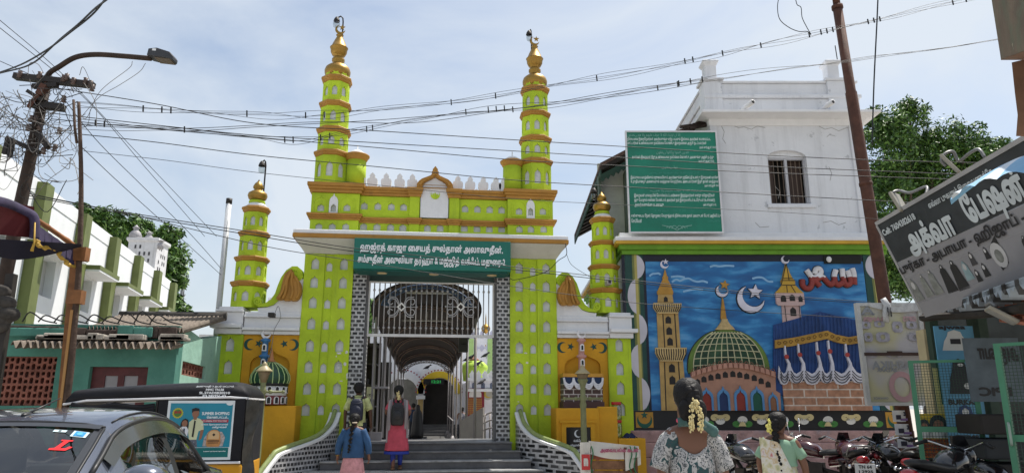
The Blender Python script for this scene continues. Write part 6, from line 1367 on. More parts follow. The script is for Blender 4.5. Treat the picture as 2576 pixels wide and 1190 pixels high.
p=at(1193,932,YR+1.2);rD=36*(YR+1.2)/1890;q=B();q.smooth=True;q.lathe([(rD*.8,p.z-.5),(rD*.85,p.z-.1),(rD,p.z+.1),(rD*.97,p.z+rD*.35),(rD*.7,p.z+rD*.6),(rD*.25,p.z+rD*.74),(0,p.z+rD*.78)],(p.x,p.y,0),24);build(q,'lime_dome',mat('dome_lime',(.36,.52,.05),.6),SHR)
q=B();q.smooth=True;q.lathe([(rD*.4,p.z+rD*.7),(rD*.3,p.z+rD*.85),(.08,p.z+rD*.95),(0,p.z+rD*1.2)],(p.x,p.y,0),14);build(q,'dome_cap',mat('cap_terracotta',(.30,.14,.10),.7),SHR)
a_,c_=at(1177,1042,YR),at(1213,982,YR);q=B();q.box(a_.x-.1,c_.x+.1,YR-.03,YR-.001,a_.z-.1,c_.z+.1);fr_=build(q,'red_window_frame',mat('shrine_maroon',(.22,.02,.04),.6),SHR)
q=B()
for k in range(7):
 for j in range(9):q.box(a_.x+(c_.x-a_.x)*(k+.15)/7,a_.x+(c_.x-a_.x)*(k+.75)/7,YR-.034,YR-.0305,a_.z+(c_.z-a_.z)*(j+.1)/13,a_.z+(c_.z-a_.z)*(j+.72)/13)
build(q,'gold_lattice',mat('shrine_gold',(.42,.27,.03),.5),fr_)
q=B()
for k in range(2):q.prism(arch(a_.x+(c_.x-a_.x)*(.26+.48*k),a_.z+(c_.z-a_.z)*.72,(c_.x-a_.x)*.4,(c_.z-a_.z)*.26),YR-.034,YR-.0305)
build(q,'white_panel',WHITE,fr_)
q=B();m0=at(1227,990,YR);q.prism(circ(m0.x,m0.z,.28),YR-.02,YR-.001);q.cur=1;q.prism(crescent(m0.x,m0.z,.2,20,.4),YR-.03,YR-.0205);build(q,'round_emblem',[mat('emblem_pale_grey',(.45,.45,.42),.7),mat('emblem_gold',(.55,.42,.08),.5)],SHR)
YU=44.0;q=B();q.box(2.2,12,YU,YU+6,0,at(1210,850,YU).z);up_=build(q,'upper_block',mat('shrine_white_upper',(.66,.66,.68),.85),SHR)
q=B()
for k in range(5):q.box(2.5+k*1.15,2.8+k*1.15,YU-.06,YU-.001,3.5,at(1210,852,YU).z)
build(q,'lime_pilaster',mat('pale_lime',(.34,.50,.18),.7),up_)
q=B()
for k in range(14):q.prism([(2.4+k*.36,at(1210,875,YU).z),(2.58+k*.36,at(1210,866,YU).z),(2.76+k*.36,at(1210,875,YU).z),(2.58+k*.36,at(1210,884,YU).z)],YU-.03,YU-.001)
for k in range(14):q.prism(ogee(2.4+k*.3,at(1210,850,YU).z,.24,.5),YU-.03,YU+.1)
build(q,'pattern_relief',mat('relief_lilac',(.45,.45,.55),.7),up_)
q=B();p=at(1222,826,40);q.smooth=True;q.lathe([(.02,p.z-1),(.02,p.z-.3),(.22,p.z-.15),(.26,p.z),(.2,p.z+.15),(.04,p.z+.25),(.03,p.z+.6),(0,p.z+.9)],(p.x,p.y,0),16);build(q,'gold_ball_finial',BRASS,SHR)
q=B();q.box(p.x-.03,p.x+.03,p.y-.03,p.y+.03,6,p.z-.9);build(q,'finial_post',WHITE,SHR)
q=B();q.box(-9,-2.9,30,36,0,at(935,852,30).z);q.box(-9.1,-2.8,29.8,36,at(935,858,30).z,at(935,850,30).z+.05);one(q,'court_building',WHITE,'white flat roofed building left of the passage canopy','building')
SR=thing('shoe_rack','dark shelved rack stacked with stored goods left of the passage posts','rack',(-1.9,20,0))
q=B();q.box(-2.6,-1.2,22,22.05,0,2.7);q.box(-2.4,-1.22,25,25.1,0,3.0)
for z in(.4,.95,1.5,2.05,2.6,3.1):q.box(-2.7,-1.35,19.4,20.4,z,z+.04)
for x in(-2.7,-1.4):q.box(x,x+.05,19.4,19.45,0,3.2);q.box(x,x+.05,20.35,20.4,0,3.2)
q.box(-2.75,-1.3,20.41,20.5,0,3.25);build(q,'rack_frame',DARKI,SR)
q=B()
for z in(.44,.99,1.54,2.09):
 x=-2.6
 while x<-1.6:w=rnd.uniform(.15,.3);q.box(x,x+w,19.5,20.2,z,z+rnd.uniform(.15,.42));x+=w+.03
build(q,'stored_goods',mat('dark_goods',(.035,.030,.030),.8,var=.8,scale=3),SR,bev=.01)
q=B();p=at(932,988,17.2);q.box(p.x-.09,p.x+.09,17.2,17.22,p.z-.14,p.z+.14);q.cur=1;q.text('1773',p.x,p.z-.05,17.195,W=.13,bold=.03);one(q,'paper_notice',[mat('paper_cream',(.5,.48,.40),.8),BLACK],'cream paper notice hung inside the left jamb','notice')
RP=thing('ramp_railing','pinkish white ramp parapet with curved pipe railings inside the gate at right','railing',(1.9,20,0))
q=B();P_=[at(1158,1107,20),at(1158,1058,20),at(1215,1024,18.6),at(1215,1107,18.6)];q.slab(P_,V((.05,.1,0)));build(q,'parapet',PINKW,RP)
q=B();q.smooth=True
for dz in(0,18,36):
 q.tube(smooth_path([at(1217,1046+dz,18.4),at(1232,1038+dz*1.05,18.0),at(1252,1034+dz*1.1,17.8)],4),.022,6)
for px in(1220,1232,1244):q.tube([at(px,1040,18.2),at(px,1110,18.2)],.02,6)
build(q,'pipe_rail',PINKW,RP)
for px,py,Y,lab in((1176,905,YR+.8,'black pigeon at the left end of the lime dome'),(1186,900,YR+.9,'black pigeon standing on the dome beside the right post'),(1203,917,YR+.3,'black pigeon on the right shoulder of the lime dome'),(1212,963,YR-.3,'pigeon perched on the white shrine ledge'),(1076,925,YB+.2,'pigeon perched under the far lattice arch'),(1222,895,YR+.8,'dark bird perched on the thin mast at right')):
 p=at(px,py,Y);q=B(Mx.Translation(p)@Mx.Rotation(rnd.uniform(-.6,.6),4,'Z'));q.smooth=True
 q.rings([[(x,w*math.cos(t),z+w*math.sin(t))for t in[2*math.pi*k/8 for k in range(8)]]for x,z,w in((-.26,-.06,.01),(-.18,-.02,.035),(-.08,.02,.075),(.02,.05,.085),(.09,.10,.06),(.12,.15,.05),(.16,.16,.045),(.20,.155,.02),(.23,.145,.005))])
 q.tube([(.02,.02,-.02),(.03,.02,-.11)],.008,4);q.tube([(.02,-.02,-.02),(.03,-.02,-.11)],.008,4)
 one(q,'pigeon',mat('pigeon_black',(.015,.015,.018),.6)if px==1176 else bpy.data.materials['pigeon_black'],lab,'bird',group='birds in the court')
 #trees
LEAF=[mat('leaf_dark',(.03,.075,.014),.5,var=.3),mat('leaf_mid',(.07,.15,.025),.5,var=.3),mat('leaf_light',(.13,.24,.04),.5,var=.3)]
BARK=mat('bark',(.07,.05,.035),.9,var=.3,bump=.5)
def tree(name,label,base,clumps,n,size,seed,group,trunk_r=.25,mixd=(.35,.4,.25)):
 r=random.Random(seed);t=thing(name,label,'tree',base,group=group)
 tot=sum(c[1]**2 for c in clumps);q=B();base=V(base)
 for c,R_ in clumps:
  c=V(c);k=int(n*R_**2/tot);sub=[]
  for _ in range(44):
   d=V((r.gauss(0,1),r.gauss(0,1),r.gauss(0,1))).normalized();sub.append((c+d*R_*r.uniform(.1,1.0),R_*r.uniform(.26,.5)))
  for _ in range(k):
   s_,rs=r.choice(sub);d=V((r.gauss(0,1),r.gauss(0,1),r.gauss(0,1))).normalized();p=s_+d*rs*r.random()**.4
   nrm=(d+V((r.gauss(0,.6),r.gauss(0,.6),.5+r.gauss(0,.6)))).normalized();a=nrm.cross(V((r.gauss(0,1),r.gauss(0,1),r.gauss(0,1)))).normalized();b_=nrm.cross(a)
   L_=size*r.uniform(.6,1.3);w=L_*.36
   u=r.random();q.cur=0 if u<mixd[0]else 1 if u<mixd[0]+mixd[1]else 2
   q.poly([p-a*L_/2,p+b_*w/2-nrm*w*.1,p+a*L_/2,p-b_*w/2-nrm*w*.1])
 build(q,'crown',LEAF,t)
 q=B();q.smooth=True;ctr=sum((V(c)for c,_ in clumps),V())/len(clumps);fork=base+(ctr-base)*.55;fork.x=base.x*.7+ctr.x*.3
 q.tube(smooth_path([base,base+(fork-base)*.5+V((.1,0,0)),fork],4),[trunk_r*(1-.04*k)for k in range(9)],8)
 for c,R_ in clumps:c=V(c);q.tube(smooth_path([fork,fork.lerp(c,.5)+V((r.uniform(-.3,.3),0,r.uniform(-.2,.3))),c],4),[trunk_r*.5*(1-.09*k)for k in range(9)],6)
 build(q,'trunk',BARK,t)
def cl(L_,Y):return[(tuple(at(px,py,Y+dy)),r_*Y/1890)for px,py,r_,dy in L_]
Y=46.0
tree('neem_tree','leafy green tree rising behind the white turret on the left',(at(380,1000,Y).x,Y,0),cl([(215,540,38,0),(262,565,48,1),(318,585,50,0),(300,640,50,2),(372,590,42,1),(420,600,36,0),(425,650,46,0),(440,700,36,0),(405,720,42,2),(440,765,34,0),(470,795,22,0),(350,680,50,2)],Y),24000,.40,3,'trees behind the buildings',.4)
Y=27.0
tree('banyan_tree','big dense tree behind the white building and the shop sign',(at(2330,1000,Y).x,Y,0),cl([(2240,330,88,0),(2340,365,92,.3),(2430,375,82,0),(2490,385,58,0),(2225,450,100,.5),(2320,470,110,1),(2420,470,100,1),(2490,450,70,.5),(2230,570,100,0),(2330,580,110,1),(2420,560,90,1),(2250,680,90,0),(2200,300,40,.5),(2290,280,45,0),(2525,372,26,0),(2320,690,90,1)],Y),70000,.21,5,'trees behind the buildings',.3,(.36,.38,.26))
Y=38.0
tree('court_tree','tree foliage glimpsed through the left of the grille',(at(930,1000,Y).x,Y,0),cl([(935,790,22,0),(922,830,22,0),(938,760,12,0)],Y),1500,.3,9,'trees behind the buildings',.2)
#right side: pole, hoarding, shop, grille doors
q=B();q.smooth=True;wQ=11.5
a_,b_=atc(2100,-20,wQ),atc(2226,760,wQ);d_=(b_-a_).normalized();g_=a_+d_*(a_.z/-d_.z)
q.tube([g_,b_,a_.lerp(b_,.35),a_.lerp(b_,.345),a_.lerp(b_,.06)],[.112,.10,.095,.082,.080],12);q.tube([a_.lerp(b_,.062),a_.lerp(b_,.05)],.098,12);q.tube([a_.lerp(b_,.05),a_-d_*1.2],.062,12);q.tube([a_.lerp(b_,.64),a_.lerp(b_,.65)],.108,12)
one(q,'steel_pole',RUST,'tall leaning rusty brown steel pole in front of the mural','pole')
for k,(py,w2)in enumerate(((1046,36),(1080,40),(1112,44))):
 p=atc(2268+k*8,py,wQ-.13);q=B(Mx.Translation(p)@Mx.Rotation(-YAW,4,'Z'));ww,hh=w2/1890*wQ,28/1890*wQ
 q.grid(lambda a,c_:V((-ww/2+ww*a,.06*(2*a-1)**2-.0,-hh/2+hh*c_)),6,2);q.cur=1;q.box(-ww*.4,-ww*.05,-.004,.0,-hh*.3,hh*.1);q.text('3',ww*.22,hh*.2,-.004,H=hh*.4,bold=.08);q.cur=2;q.box(-ww*.1,ww*.4,-.004,.0,-hh*.4,-hh*.2)
 one(q,'pasted_bill',[mat('bill_white',(.6,.6,.62),.8),mat('bill_ink',(.03,.03,.05),.7),mat('bill_purple',(.2,.12,.3),.7)]if k==0 else[bpy.data.materials[n]for n in('bill_white','bill_ink','bill_purple')],('small printed bill pasted on the pole, topmost of three','small printed bill pasted on the pole, middle of three','small printed bill pasted on the pole, lowest of three')[k],'paper bill',group='bills pasted on the pole')
wH=11.0
def hz(px,py):return uz(px,py,wH)
HB=thing('plastic_hoarding','back of a pale plastic hoarding with reversed faint print, tied to the pole','hoarding',atc(2245,1020,wH))
c4=[hz(2172,1020),hz(2338,1014),hz(2325,765),hz(2160,762)]
uA,uB,zA,zB=(c4[0][0]+c4[3][0])/2,(c4[1][0]+c4[2][0])/2,c4[0][1],c4[3][1];zM=hz(2250,890)[1]
PVC=bpy.data.materials.new('translucent_pvc');PVC.use_nodes=True;t_=PVC.node_tree;bs=t_.nodes['Principled BSDF']
nz_=t_.nodes.new('ShaderNodeTexNoise');nz_.inputs['Scale'].default_value=1.3;rp_=t_.nodes.new('ShaderNodeValToRGB');rp_.color_ramp.elements[0].color=(.40,.38,.24,1);rp_.color_ramp.elements[1].color=(.36,.35,.37,1);rp_.color_ramp.elements[0].position=.42;rp_.color_ramp.elements[1].position=.56
tc_=t_.nodes.new('ShaderNodeTexCoord');t_.links.new(tc_.outputs['Object'],nz_.inputs['Vector']);t_.links.new(nz_.outputs['Fac'],rp_.inputs[0]);t_.links.new(rp_.outputs[0],bs.inputs['Base Color']);bs.inputs['Roughness'].default_value=.45
q=B(MC);q.smooth=True
for za,zb in((zA+.05,zM-.02),(zM+.02,zB-.05)):
 q.grid(lambda a,c_:V((uA+.05+(uB-uA-.1)*a,wH+.01+.012*math.sin(7*a+3*c_),za+(zb-za)*c_)),10,10)
pv=build(q,'plastic_sheet',PVC,HB)
q=B(MC);q.prism(rect(uA,uB,zA,zB),wH-.02,wH+.06,[rect(uA+.06,uB-.06,zA+.05,zM-.018),rect(uA+.06,uB-.06,zM+.018,zB-.05)]);build(q,'wrapped_frame',mat('wrapped_edge',(.42,.42,.41),.6,var=.15,bump=.3),HB,bev=.01)
q=B(MC);q.box(uA+.04,uB-.04,wH-.03,wH+.0,zM-.025,zM+.02);q.box(uA+.4,uA+.62,wH-.035,wH-.0,zM+.02,zM+.04);build(q,'cross_rail',mat('rusty_rail',(.05,.03,.025),.9),HB)
q=B(MC);fx=lambda f:uA+(uB-uA)*f;fz=lambda f:zB+(zA-zB)*f;YF=wH-.008
q.cur=0
for t_,x,z,W_,H_ in(('ASHIKA',.45,.615,.62,.10),('BAZAAR',.36,.66,.30,.045),('ONWARDS',.22,.93,.22,.028),('A',.17,.075,.2,.10),('SERVICES',.17,.115,.22,.025)):q.text(t_,fx(x),fz(z),YF,W=W_*(uB-uA),H=H_*1.3,bold=.04,flip=True)
q.cur=1
for t_,x,z,W_,H_ in(('FRAMES',.28,.165,.38,.05),('GIFTS',.8,.16,.2,.05)):q.text(t_,fx(x),fz(z),YF,W=W_*(uB-uA),H=H_*1.6,bold=.05,flip=True)
q.flat([ccw(circ(fx(.56),fz(.82),.20,24,.23)),ccw(circ(fx(.56),fz(.82),.12,24,.15))[::-1]],YF)
q.cur=2
for x,z,w2,h2 in((.12,.22,.09,.12),(.33,.21,.10,.10),(.6,.24,.10,.17),(.82,.22,.10,.12),(.14,.34,.08,.14),(.36,.34,.13,.15),(.85,.34,.12,.11),(.16,.51,.10,.10),(.5,.52,.16,.06)):
 q.flat([rr(fx(x),fz(z),w2*2*(uB-uA)*.8,h2),ccw(circ(fx(x),fz(z),w2*.3,10))[::-1]],YF)
build(q,'reversed_print',[mat('faint_grey_print',(.22,.23,.25),.5),mat('faint_red_print',(.36,.22,.24),.5),mat('faint_purple_print',(.28,.27,.31),.5,var=.3,scale=12)],pv)
q=B(MC);q.smooth=True;L_=[hz(2216,752),hz(2226,770),hz(2221,790),hz(2222,812),hz(2220,800)]
q.tube([(u,wH-.06-.01*k,z)for k,(u,z)in enumerate(L_[:4])],[.05,.06,.05,.045],8,flat=.35);q.grid(lambda a,c_:V((uA+.2+(uB-uA-.2)*a,wH-.03-.02*math.sin(9*a),zB-.01-(.05+.10*a)*c_-.04*math.sin(4*a)*c_)),14,4);build(q,'torn_banner',mat('torn_banner',(.42,.42,.42),.5,var=.25,scale=12),HB)
q=B(MC);q.text('916',L_[1][0],(L_[0][1]+L_[3][1])/2-.03,wH-.115,W=.07,H=.16,bold=.06);build(q,'banner_print',BLACK,HB)
#shop row: the hoarding of the shop, seen along the street
Vs=ray(1195,1150).normalized()
Ft,Fm,Fb=atc(2209,566,9.3),atc(2247,665,9.35),atc(2324,787,9.4)
nS=(Fb-Ft).cross(-Vs).normalized()
if nS.dot(CAM-Ft)<0:nS=-nS
SG=thing('shop_hoarding','long tilted shop hoarding in black and white with Tamil lettering and veiled figures','sign',Fb)
eX=-Vs;eZ=(Ft-Fb);Hs=eZ.length;eZ=eZ.normalized();Ls=5.5
MSg=Mx(((eX.x,-nS.x,eZ.x,Fb.x),(eX.y,-nS.y,eZ.y,Fb.y),(eX.z,-nS.z,eZ.z,Fb.z),(0,0,0,1)))
def sgp(px,py):
 d=ray(px,py);t=(Fb-CAM).dot(nS)/d.dot(nS);p=CAM+d*t-Fb
 M3=Mx(((eX.x,eZ.x,nS.x),(eX.y,eZ.y,nS.y),(eX.z,eZ.z,nS.z))).inverted();r_=M3@p;return(r_.x,r_.y)
zmid=sgp(2247,665)[1]
q=B(MSg);q.box(0,Ls,-.005,.06,.0,zmid);q.box(0,Ls,-.012,.0,-.06,.14);build(q,'white_panel',mat('hoarding_grey_white',(.25,.25,.27),.5,var=.08,dirt=(.30,.32,.34),dirtamt=.45,streak=True),SG)
q=B(MSg);q.box(0,Ls,-.006,.06,zmid+.001,Hs);build(q,'black_panel',mat('hoarding_black',(.032,.038,.045),.45,var=.3,dirt=(.16,.17,.18),dirtamt=.5,streak=True,dscale=1.2),SG)
q=B(MSg);q.box(-.02,Ls,-.02,.08,Hs+.001,Hs+.05);q.box(-.04,-.001,-.015,.08,0,Hs);q.box(0,Ls,-.009,-.0055,zmid*.66,zmid*.665);build(q,'edge_frame',mat('hoarding_edge',(.33,.33,.34),.5),SG)
def stext(q,t_,pa,pb,H_,bold=.03,y=-.02):
 a,b_=sgp(*pa),sgp(*pb);q.text(t_,(a[0]+b_[0])/2,(a[1]+b_[1])/2,y,W=abs(b_[0]-a[0]),H=H_,bold=bold)
q=B(MSg);q.cur=0
stext(q,'அக்வா',(2285,612),(2402,560),.40,.05);stext(q,'ேபஷன்',(2430,535),(2580,465),.50,.05)
stext(q,'எல்லா புகழும் இைறவனுக்ேக',(2340,520),(2500,428),.11,.03);stext(q,'Cell: 7604382618',(2222,583),(2306,545),.085,.04)
q.cur=1;stext(q,'புர்கா - அபாயா - ஹிஜாப் -',(2262,670),(2590,560),.19,.035,-.022)
build(q,'lettering',[mat('lettering_blue_white',(.48,.53,.56),.5),mat('lettering_black',(.02,.02,.024),.5)],SG)
PFM=[mat('print_black',(.02,.021,.024),.5),mat('print_charcoal',(.05,.05,.055),.5),mat('print_grey',(.19,.20,.19),.5,var=.4,scale=8),mat('print_teal_grey',(.24,.35,.38),.5,var=.3),mat('print_pale',(.45,.45,.46),.5)]
def fig(px0,py0,px1,py1,k,m_):
 q=B(MSg);a,b_=sgp(px0,py0),sgp(px1,py1);cx=a[0];zt_=a[1];h=zt_-b_[1];w=h*(.24 if k else.5);q.cur=m_
 if k:q.flat([mir([(w*1.1,zt_-h),(w*.75,zt_-h*.5),(w*.62,zt_-h*.22),(w*.32,zt_-h*.14),(w*.28,zt_-h*.05),(0,zt_)],cx)],-.012);q.cur=4;q.flat([circ(cx,zt_-h*.09,w*.16,10,h*.045)],-.0135)
 else:q.flat([mir([(w*.55,zt_-h),(w*.42,zt_-h*.55),(w*.38,zt_-h*.3),(0,zt_)],cx)],-.012);q.cur=4;q.flat([circ(cx,zt_-h*.33,w*.22,12,h*.17)],-.0135)
 build(q,'printed_figure',PFM,SG)
for a in((2290,700,2290,765,0,2),(2315,690,2322,752,1,2),(2335,678,2340,748,1,2),(2365,665,2378,742,1,0),(2391,654,2408,735,1,0),(2420,655,2425,710,0,3),(2437,632,2440,672,0,1),(2453,676,2456,712,0,0),(2474,620,2478,655,0,0),(2470,660,2473,700,0,0),(2572,592,2576,655,1,0)):fig(*a)
q=B(MSg);a,b_=sgp(2490,622),sgp(2540,660);q.cur=0;q.flat([ccw([(a[0],a[1]),(a[0]+.02,b_[1]-.06),(b_[0],b_[1]),(b_[0],a[1]+.10)])],-.011);c_=((a[0]+b_[0])/2,(a[1]+b_[1])/2);q.cur=4;q.flat([circ(c_[0],c_[1],.10,14,.15)],-.0125);q.cur=2;q.flat([circ(c_[0],c_[1]-.01,.055,12,.08)],-.014)
build(q,'printed_figure',PFM,SG)
#shop front behind the grille doors
SF=thing('shop','dim open shop front with dark posts and posters on the right','shop',atc(2500,1150,9.5))
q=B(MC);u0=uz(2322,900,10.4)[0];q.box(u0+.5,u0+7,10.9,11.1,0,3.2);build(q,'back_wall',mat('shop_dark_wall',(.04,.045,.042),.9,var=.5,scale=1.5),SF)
q=B(MC);a=uz(2322,900,10.4);q.box(a[0],a[0]+.16,10.3,10.5,0,uz(2322,830,10.4)[1]);build(q,'cream_pillar',mat('pillar_cream',(.50,.42,.25),.8,dirt=(.3,.26,.2),dirtamt=.4),SF)
q=B(MC)
for px,w in((2355,10.2),(2462,10.0),(2478,9.6)):a=uz(px,900,w)[0];q.box(a-.06,a+.06,w-.06,w+.06,0,uz(px,790,w)[1])
build(q,'green_post',mat('dark_green_post',(.03,.055,.04),.7,var=.3),SF)
q=B();R0,R1=atc(2340,790,10.2),atc(2590,708,6.5)
for k in range(1):
 q.slab([R0,R1,R1+RT*2.5+V((0,0,-.1)),R0+RT*2.5+V((0,0,-.1))],(0,0,.05))
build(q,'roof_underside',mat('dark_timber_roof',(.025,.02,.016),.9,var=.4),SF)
q=B();nn=30
for k in range(nn):
 p=R0.lerp(R1,k/nn);p2=R0.lerp(R1,(k+1)/nn);m_=p.lerp(p2,.5);q.cur=k%3==0
 q.slab([p+V((0,0,.06)),p2+V((0,0,.06)),p2-V((0,0,.0)),m_-V((0,0,.05+.04*(k%2))),p],RT*.3)
build(q,'sheet_edge',[mat('sheet_blue_grey',(.30,.35,.40),.5),mat('sheet_dark',(.06,.06,.06),.8)],SF)
q=B();tA,tB=atc(2515,790,8.0),atc(2600,815,6.8)
for k in range(7):
 f=k/7;p=atc(2530-4*k,806-12*k,8.0+.12*k);p2=atc(2600,815-15*k,7.0+.12*k)
 q.bar(p,p2,.10,.03)
 for j in range(9):q.bar(p.lerp(p2,j/9),p.lerp(p2,(j+.9)/9)+V((0,0,.01)),.13,.025)
build(q,'clay_tiles',mat('clay_tile',(.36,.13,.08),.85,var=.4,scale=14),SF)
q=B();q.tube(smooth_path([atc(2320,800,10.1),atc(2380,795,9.3),atc(2470,790,8.2),atc(2576,775,7)],4),.05,6);build(q,'eave_beam',bpy.data.materials['dark_timber_roof'],SF)
def upright(name,label,px0,py0,px1,py1,w,mats,draw,cat='poster',group=None):
 a,b_=uz(px0,py1,w),uz(px1,py0,w);t=thing(name,label,cat,cw((a[0]+b_[0])/2,w,a[1]),-YAW,group)
 q=B(MC);q.box(a[0],b_[0],w,w+.02,a[1],b_[1]);build(q,'sheet',mats[0],t);q=B(MC)
 draw(q,a[0],b_[0],a[1],b_[1],w-.004);build(q,'print',mats[1:],t)
PB=mat('poster_sky_blue',(.10,.30,.47),.5,var=.12);PBK=mat('poster_black',(.018,.02,.028),.5);PWH=mat('poster_white_print',(.6,.62,.62),.5);PNB=mat('poster_navy_blue',(.015,.05,.17),.5)
def veil(q,cx,zt_,h,w,y,m_):q.cur=m_;q.flat([mir([(w,zt_-h),(w*.8,zt_-h*.55),(w*.55,zt_-h*.3),(w*.45,zt_-h*.1),(0,zt_)],cx)],y)
def dr(q,a,b_,za,zb,y):
 W_=b_-a;H_=zb-za;cx=(a+b_)/2
 q.cur=0;q.text('BURKAH',cx,za+H_*.42,y,W=W_*.8,H=.075,bold=.06);q.text('ITEMS',cx-.02,za+H_*.16,y,W=W_*.6,H=.06,bold=.06);q.text('AVAILBLE',cx,za+H_*.10,y,W=W_*.8,H=.06,bold=.06);q.text('HERE..!',cx,za+H_*.045,y,W=W_*.7,H=.06,bold=.06)
 veil(q,cx,za+H_*.75,H_*.27,W_*.33,y,0);q.cur=1;q.flat([circ(cx+.02,za+H_*.70,.04,10,.02)],y-.002);q.flat([circ(cx+W_*.15,za+H_*.54,.05,10,.04)],y-.002)
 veil(q,cx,za+H_*.40,H_*.19,W_*.32,y,2);q.cur=1;q.flat([circ(cx,za+H_*.345,.045,12,.05)],y-.002)
 veil(q,cx,za+H_*.97,H_*.16,W_*.36,y,1);q.cur=0;q.flat([rect(cx-.07,cx+.07,za+H_*.86,za+H_*.90)],y-.002)
 q.text('ajwaa',cx-.02,za+H_*.985,y-.001,W=W_*.7,H=.07,bold=.05)
upright('burkah_poster','tall sky blue poster reading BURKAH with three veiled figures',2395,820,2446,1155,9.6,[PB,PBK,PWH,PNB],dr)
def dr2(q,a,b_,za,zb,y):
 W_=b_-a;H_=zb-za;q.cur=0;q.flat([rect(a,b_,za,za+H_*.42)],y)
 for k,(x,r_)in enumerate(((.18,.07),(.55,.12),(.86,.08))):q.cur=2;q.flat([circ(a+W_*x,za+H_*.74,r_,14,r_*1.1)],y-.001);q.cur=3;q.flat([circ(a+W_*x,za+H_*.70,r_*.62,12,r_*.75)],y-.002);q.cur=4;q.flat([mir([(r_*1.6,za+H_*.44),(r_*1.3,za+H_*.56),(r_*.4,za+H_*.62),(0,za+H_*.6)],a+W_*x)],y-.003)
 q.cur=1
 for k,t_ in enumerate(('மாெபரும் விழா','நலத்திட்டம்','ெபாதுக் கூட்டம்','மதுைர மாநகர்')):q.text(t_,(a+b_)/2,za+H_*(.37-.1*k),y-.004,W=W_*.85,H=.06,bold=.05)
upright('event_poster','yellow and red event poster with three portraits behind the mesh door',2318,1040,2400,1150,9.7,[mat('poster_yellow',(.60,.42,.03),.6),mat('poster_deep_red',(.40,.10,.01),.6),mat('poster_dark_red',(.15,.015,.01),.6),PBK,mat('portrait_skin',(.30,.14,.09),.6),PWH],dr2)
def dr3(q,a,b_,za,zb,y):
 q.cur=0
 for k in range(4):q.flat([rect(a+.05,b_-.06,za+.12+(zb-za)*k/4,za+.30+(zb-za)*k/4)],y);q.cur=1;q.text('%d'%(60+25*k),(a+b_)/2,za+.2+(zb-za)*k/4,y-.002,H=.07,bold=.05);q.cur=0
upright('price_board','narrow yellow price board with dark green boxes beside the blue poster',2363,925,2396,1040,9.8,[mat('board_pale_yellow',(.58,.52,.20),.6),mat('board_green',(.02,.09,.05),.6),PWH],dr3,'board')
def dr4(q,a,b_,za,zb,y):
 q.cur=0;W_=b_-a;q.text('அஜ்வா',a+W_*.6,zb-.2,y,W=W_*.75,H=.26,bold=.05,flip=True);q.text('EPIC',a+W_*.45,za+.12,y,W=W_*.6,H=.11,bold=.05,flip=True)
upright('hanging_banner','dim blue grey banner with reversed lettering hung inside the shop',2445,850,2560,1010,8.9,[mat('banner_shade_blue_grey',(.075,.10,.12),.6,var=.35),mat('banner_dark_print',(.014,.014,.016),.6)],dr4,'banner')  # banner colour darkened to paint in the shop's shade
q=B(MC);a=uz(2530,1020,8.6)
for k in range(4):q.cur=k%2;q.box(a[0]-.32,a[0]+.3,8.6,9.1,.35+.28*k,.58+.28*k)
one(q,'stacked_stock',[mat('stock_shade_blue_grey',(.014,.017,.02),.7,var=.4),mat('stock_shade_brown',(.012,.010,.009),.7,var=.4)],'stacked folded stock on the dim shop shelf','stock',bev=.02)  # near-black stock colours hold the shade of the shop interior
GRN=mat('sea_green_door_paint',(.055,.20,.115),.5,var=.15,dirt=(.02,.08,.05),dirtamt=.4);MESH=mat('mesh_dark_green',(.02,.05,.035),.6)
def door(name,label,c_tl,c_tr,z_bot,wl,wr,splits,handle,seedm):
 A_,B_=atc(*c_tl,wl),atc(*c_tr,wr);B_.z=A_.z;e=(B_-A_);W_=e.length;e=e.normalized();n_=V((e.y,-e.x,0));H_=A_.z-z_bot;o=A_-V((0,0,H_))
 M_=Mx(((e.x,-n_.x,0,o.x),(e.y,-n_.y,0,o.y),(0,0,1,o.z),(0,0,0,1)));t=thing(name,label,'door',o,group='green mesh doors')
 z=[0]+splits+[H_];f=.055;q=B(M_)
 q.prism(rect(0,W_,0,H_),0,.05,[rect(f,W_-f,z[i]+f*.6,z[i+1]-f*.6)for i in range(len(z)-1)]);build(q,'frame',GRN,t,bev=.006)
 for i in range(len(z)-1):
  q=B(M_);za,zb=z[i]+f*.6,z[i+1]-f*.6;s_=.034
  for k in range(int((W_-2*f)/s_)):q.box(f+k*s_+.01,f+k*s_+.015,.02,.025,za,zb)
  for k in range(int((zb-za)/s_)):q.box(f,W_-f,.026,.031,za+k*s_,za+k*s_+.005)
  build(q,'mesh',MESH,t)
 if handle:
  q=B(M_);q.smooth=True;q.tube(smooth_path([(.03,-.005,H_*.62),(.05,-.07,H_*.61),(.05,-.07,H_*.53),(.03,-.005,H_*.52)],5),.014,6);q.tube([(.02,-.02,H_*.34),(.02,-.04,H_*.34)],.03,10);build(q,'handle',mat('handle_green_grey',(.25,.33,.28),.4),t)
 return t
door('mesh_door','green steel mesh door standing open behind the big motorcycle handlebar',(2284,907),(2450,903),.05,9.3,9.0,[.62,1.18],False,0)
door('mesh_door','green steel mesh door with pull handle at the right edge',(2497,864),(2650,862),.05,7.4,7.0,[.6,1.15],True,1)
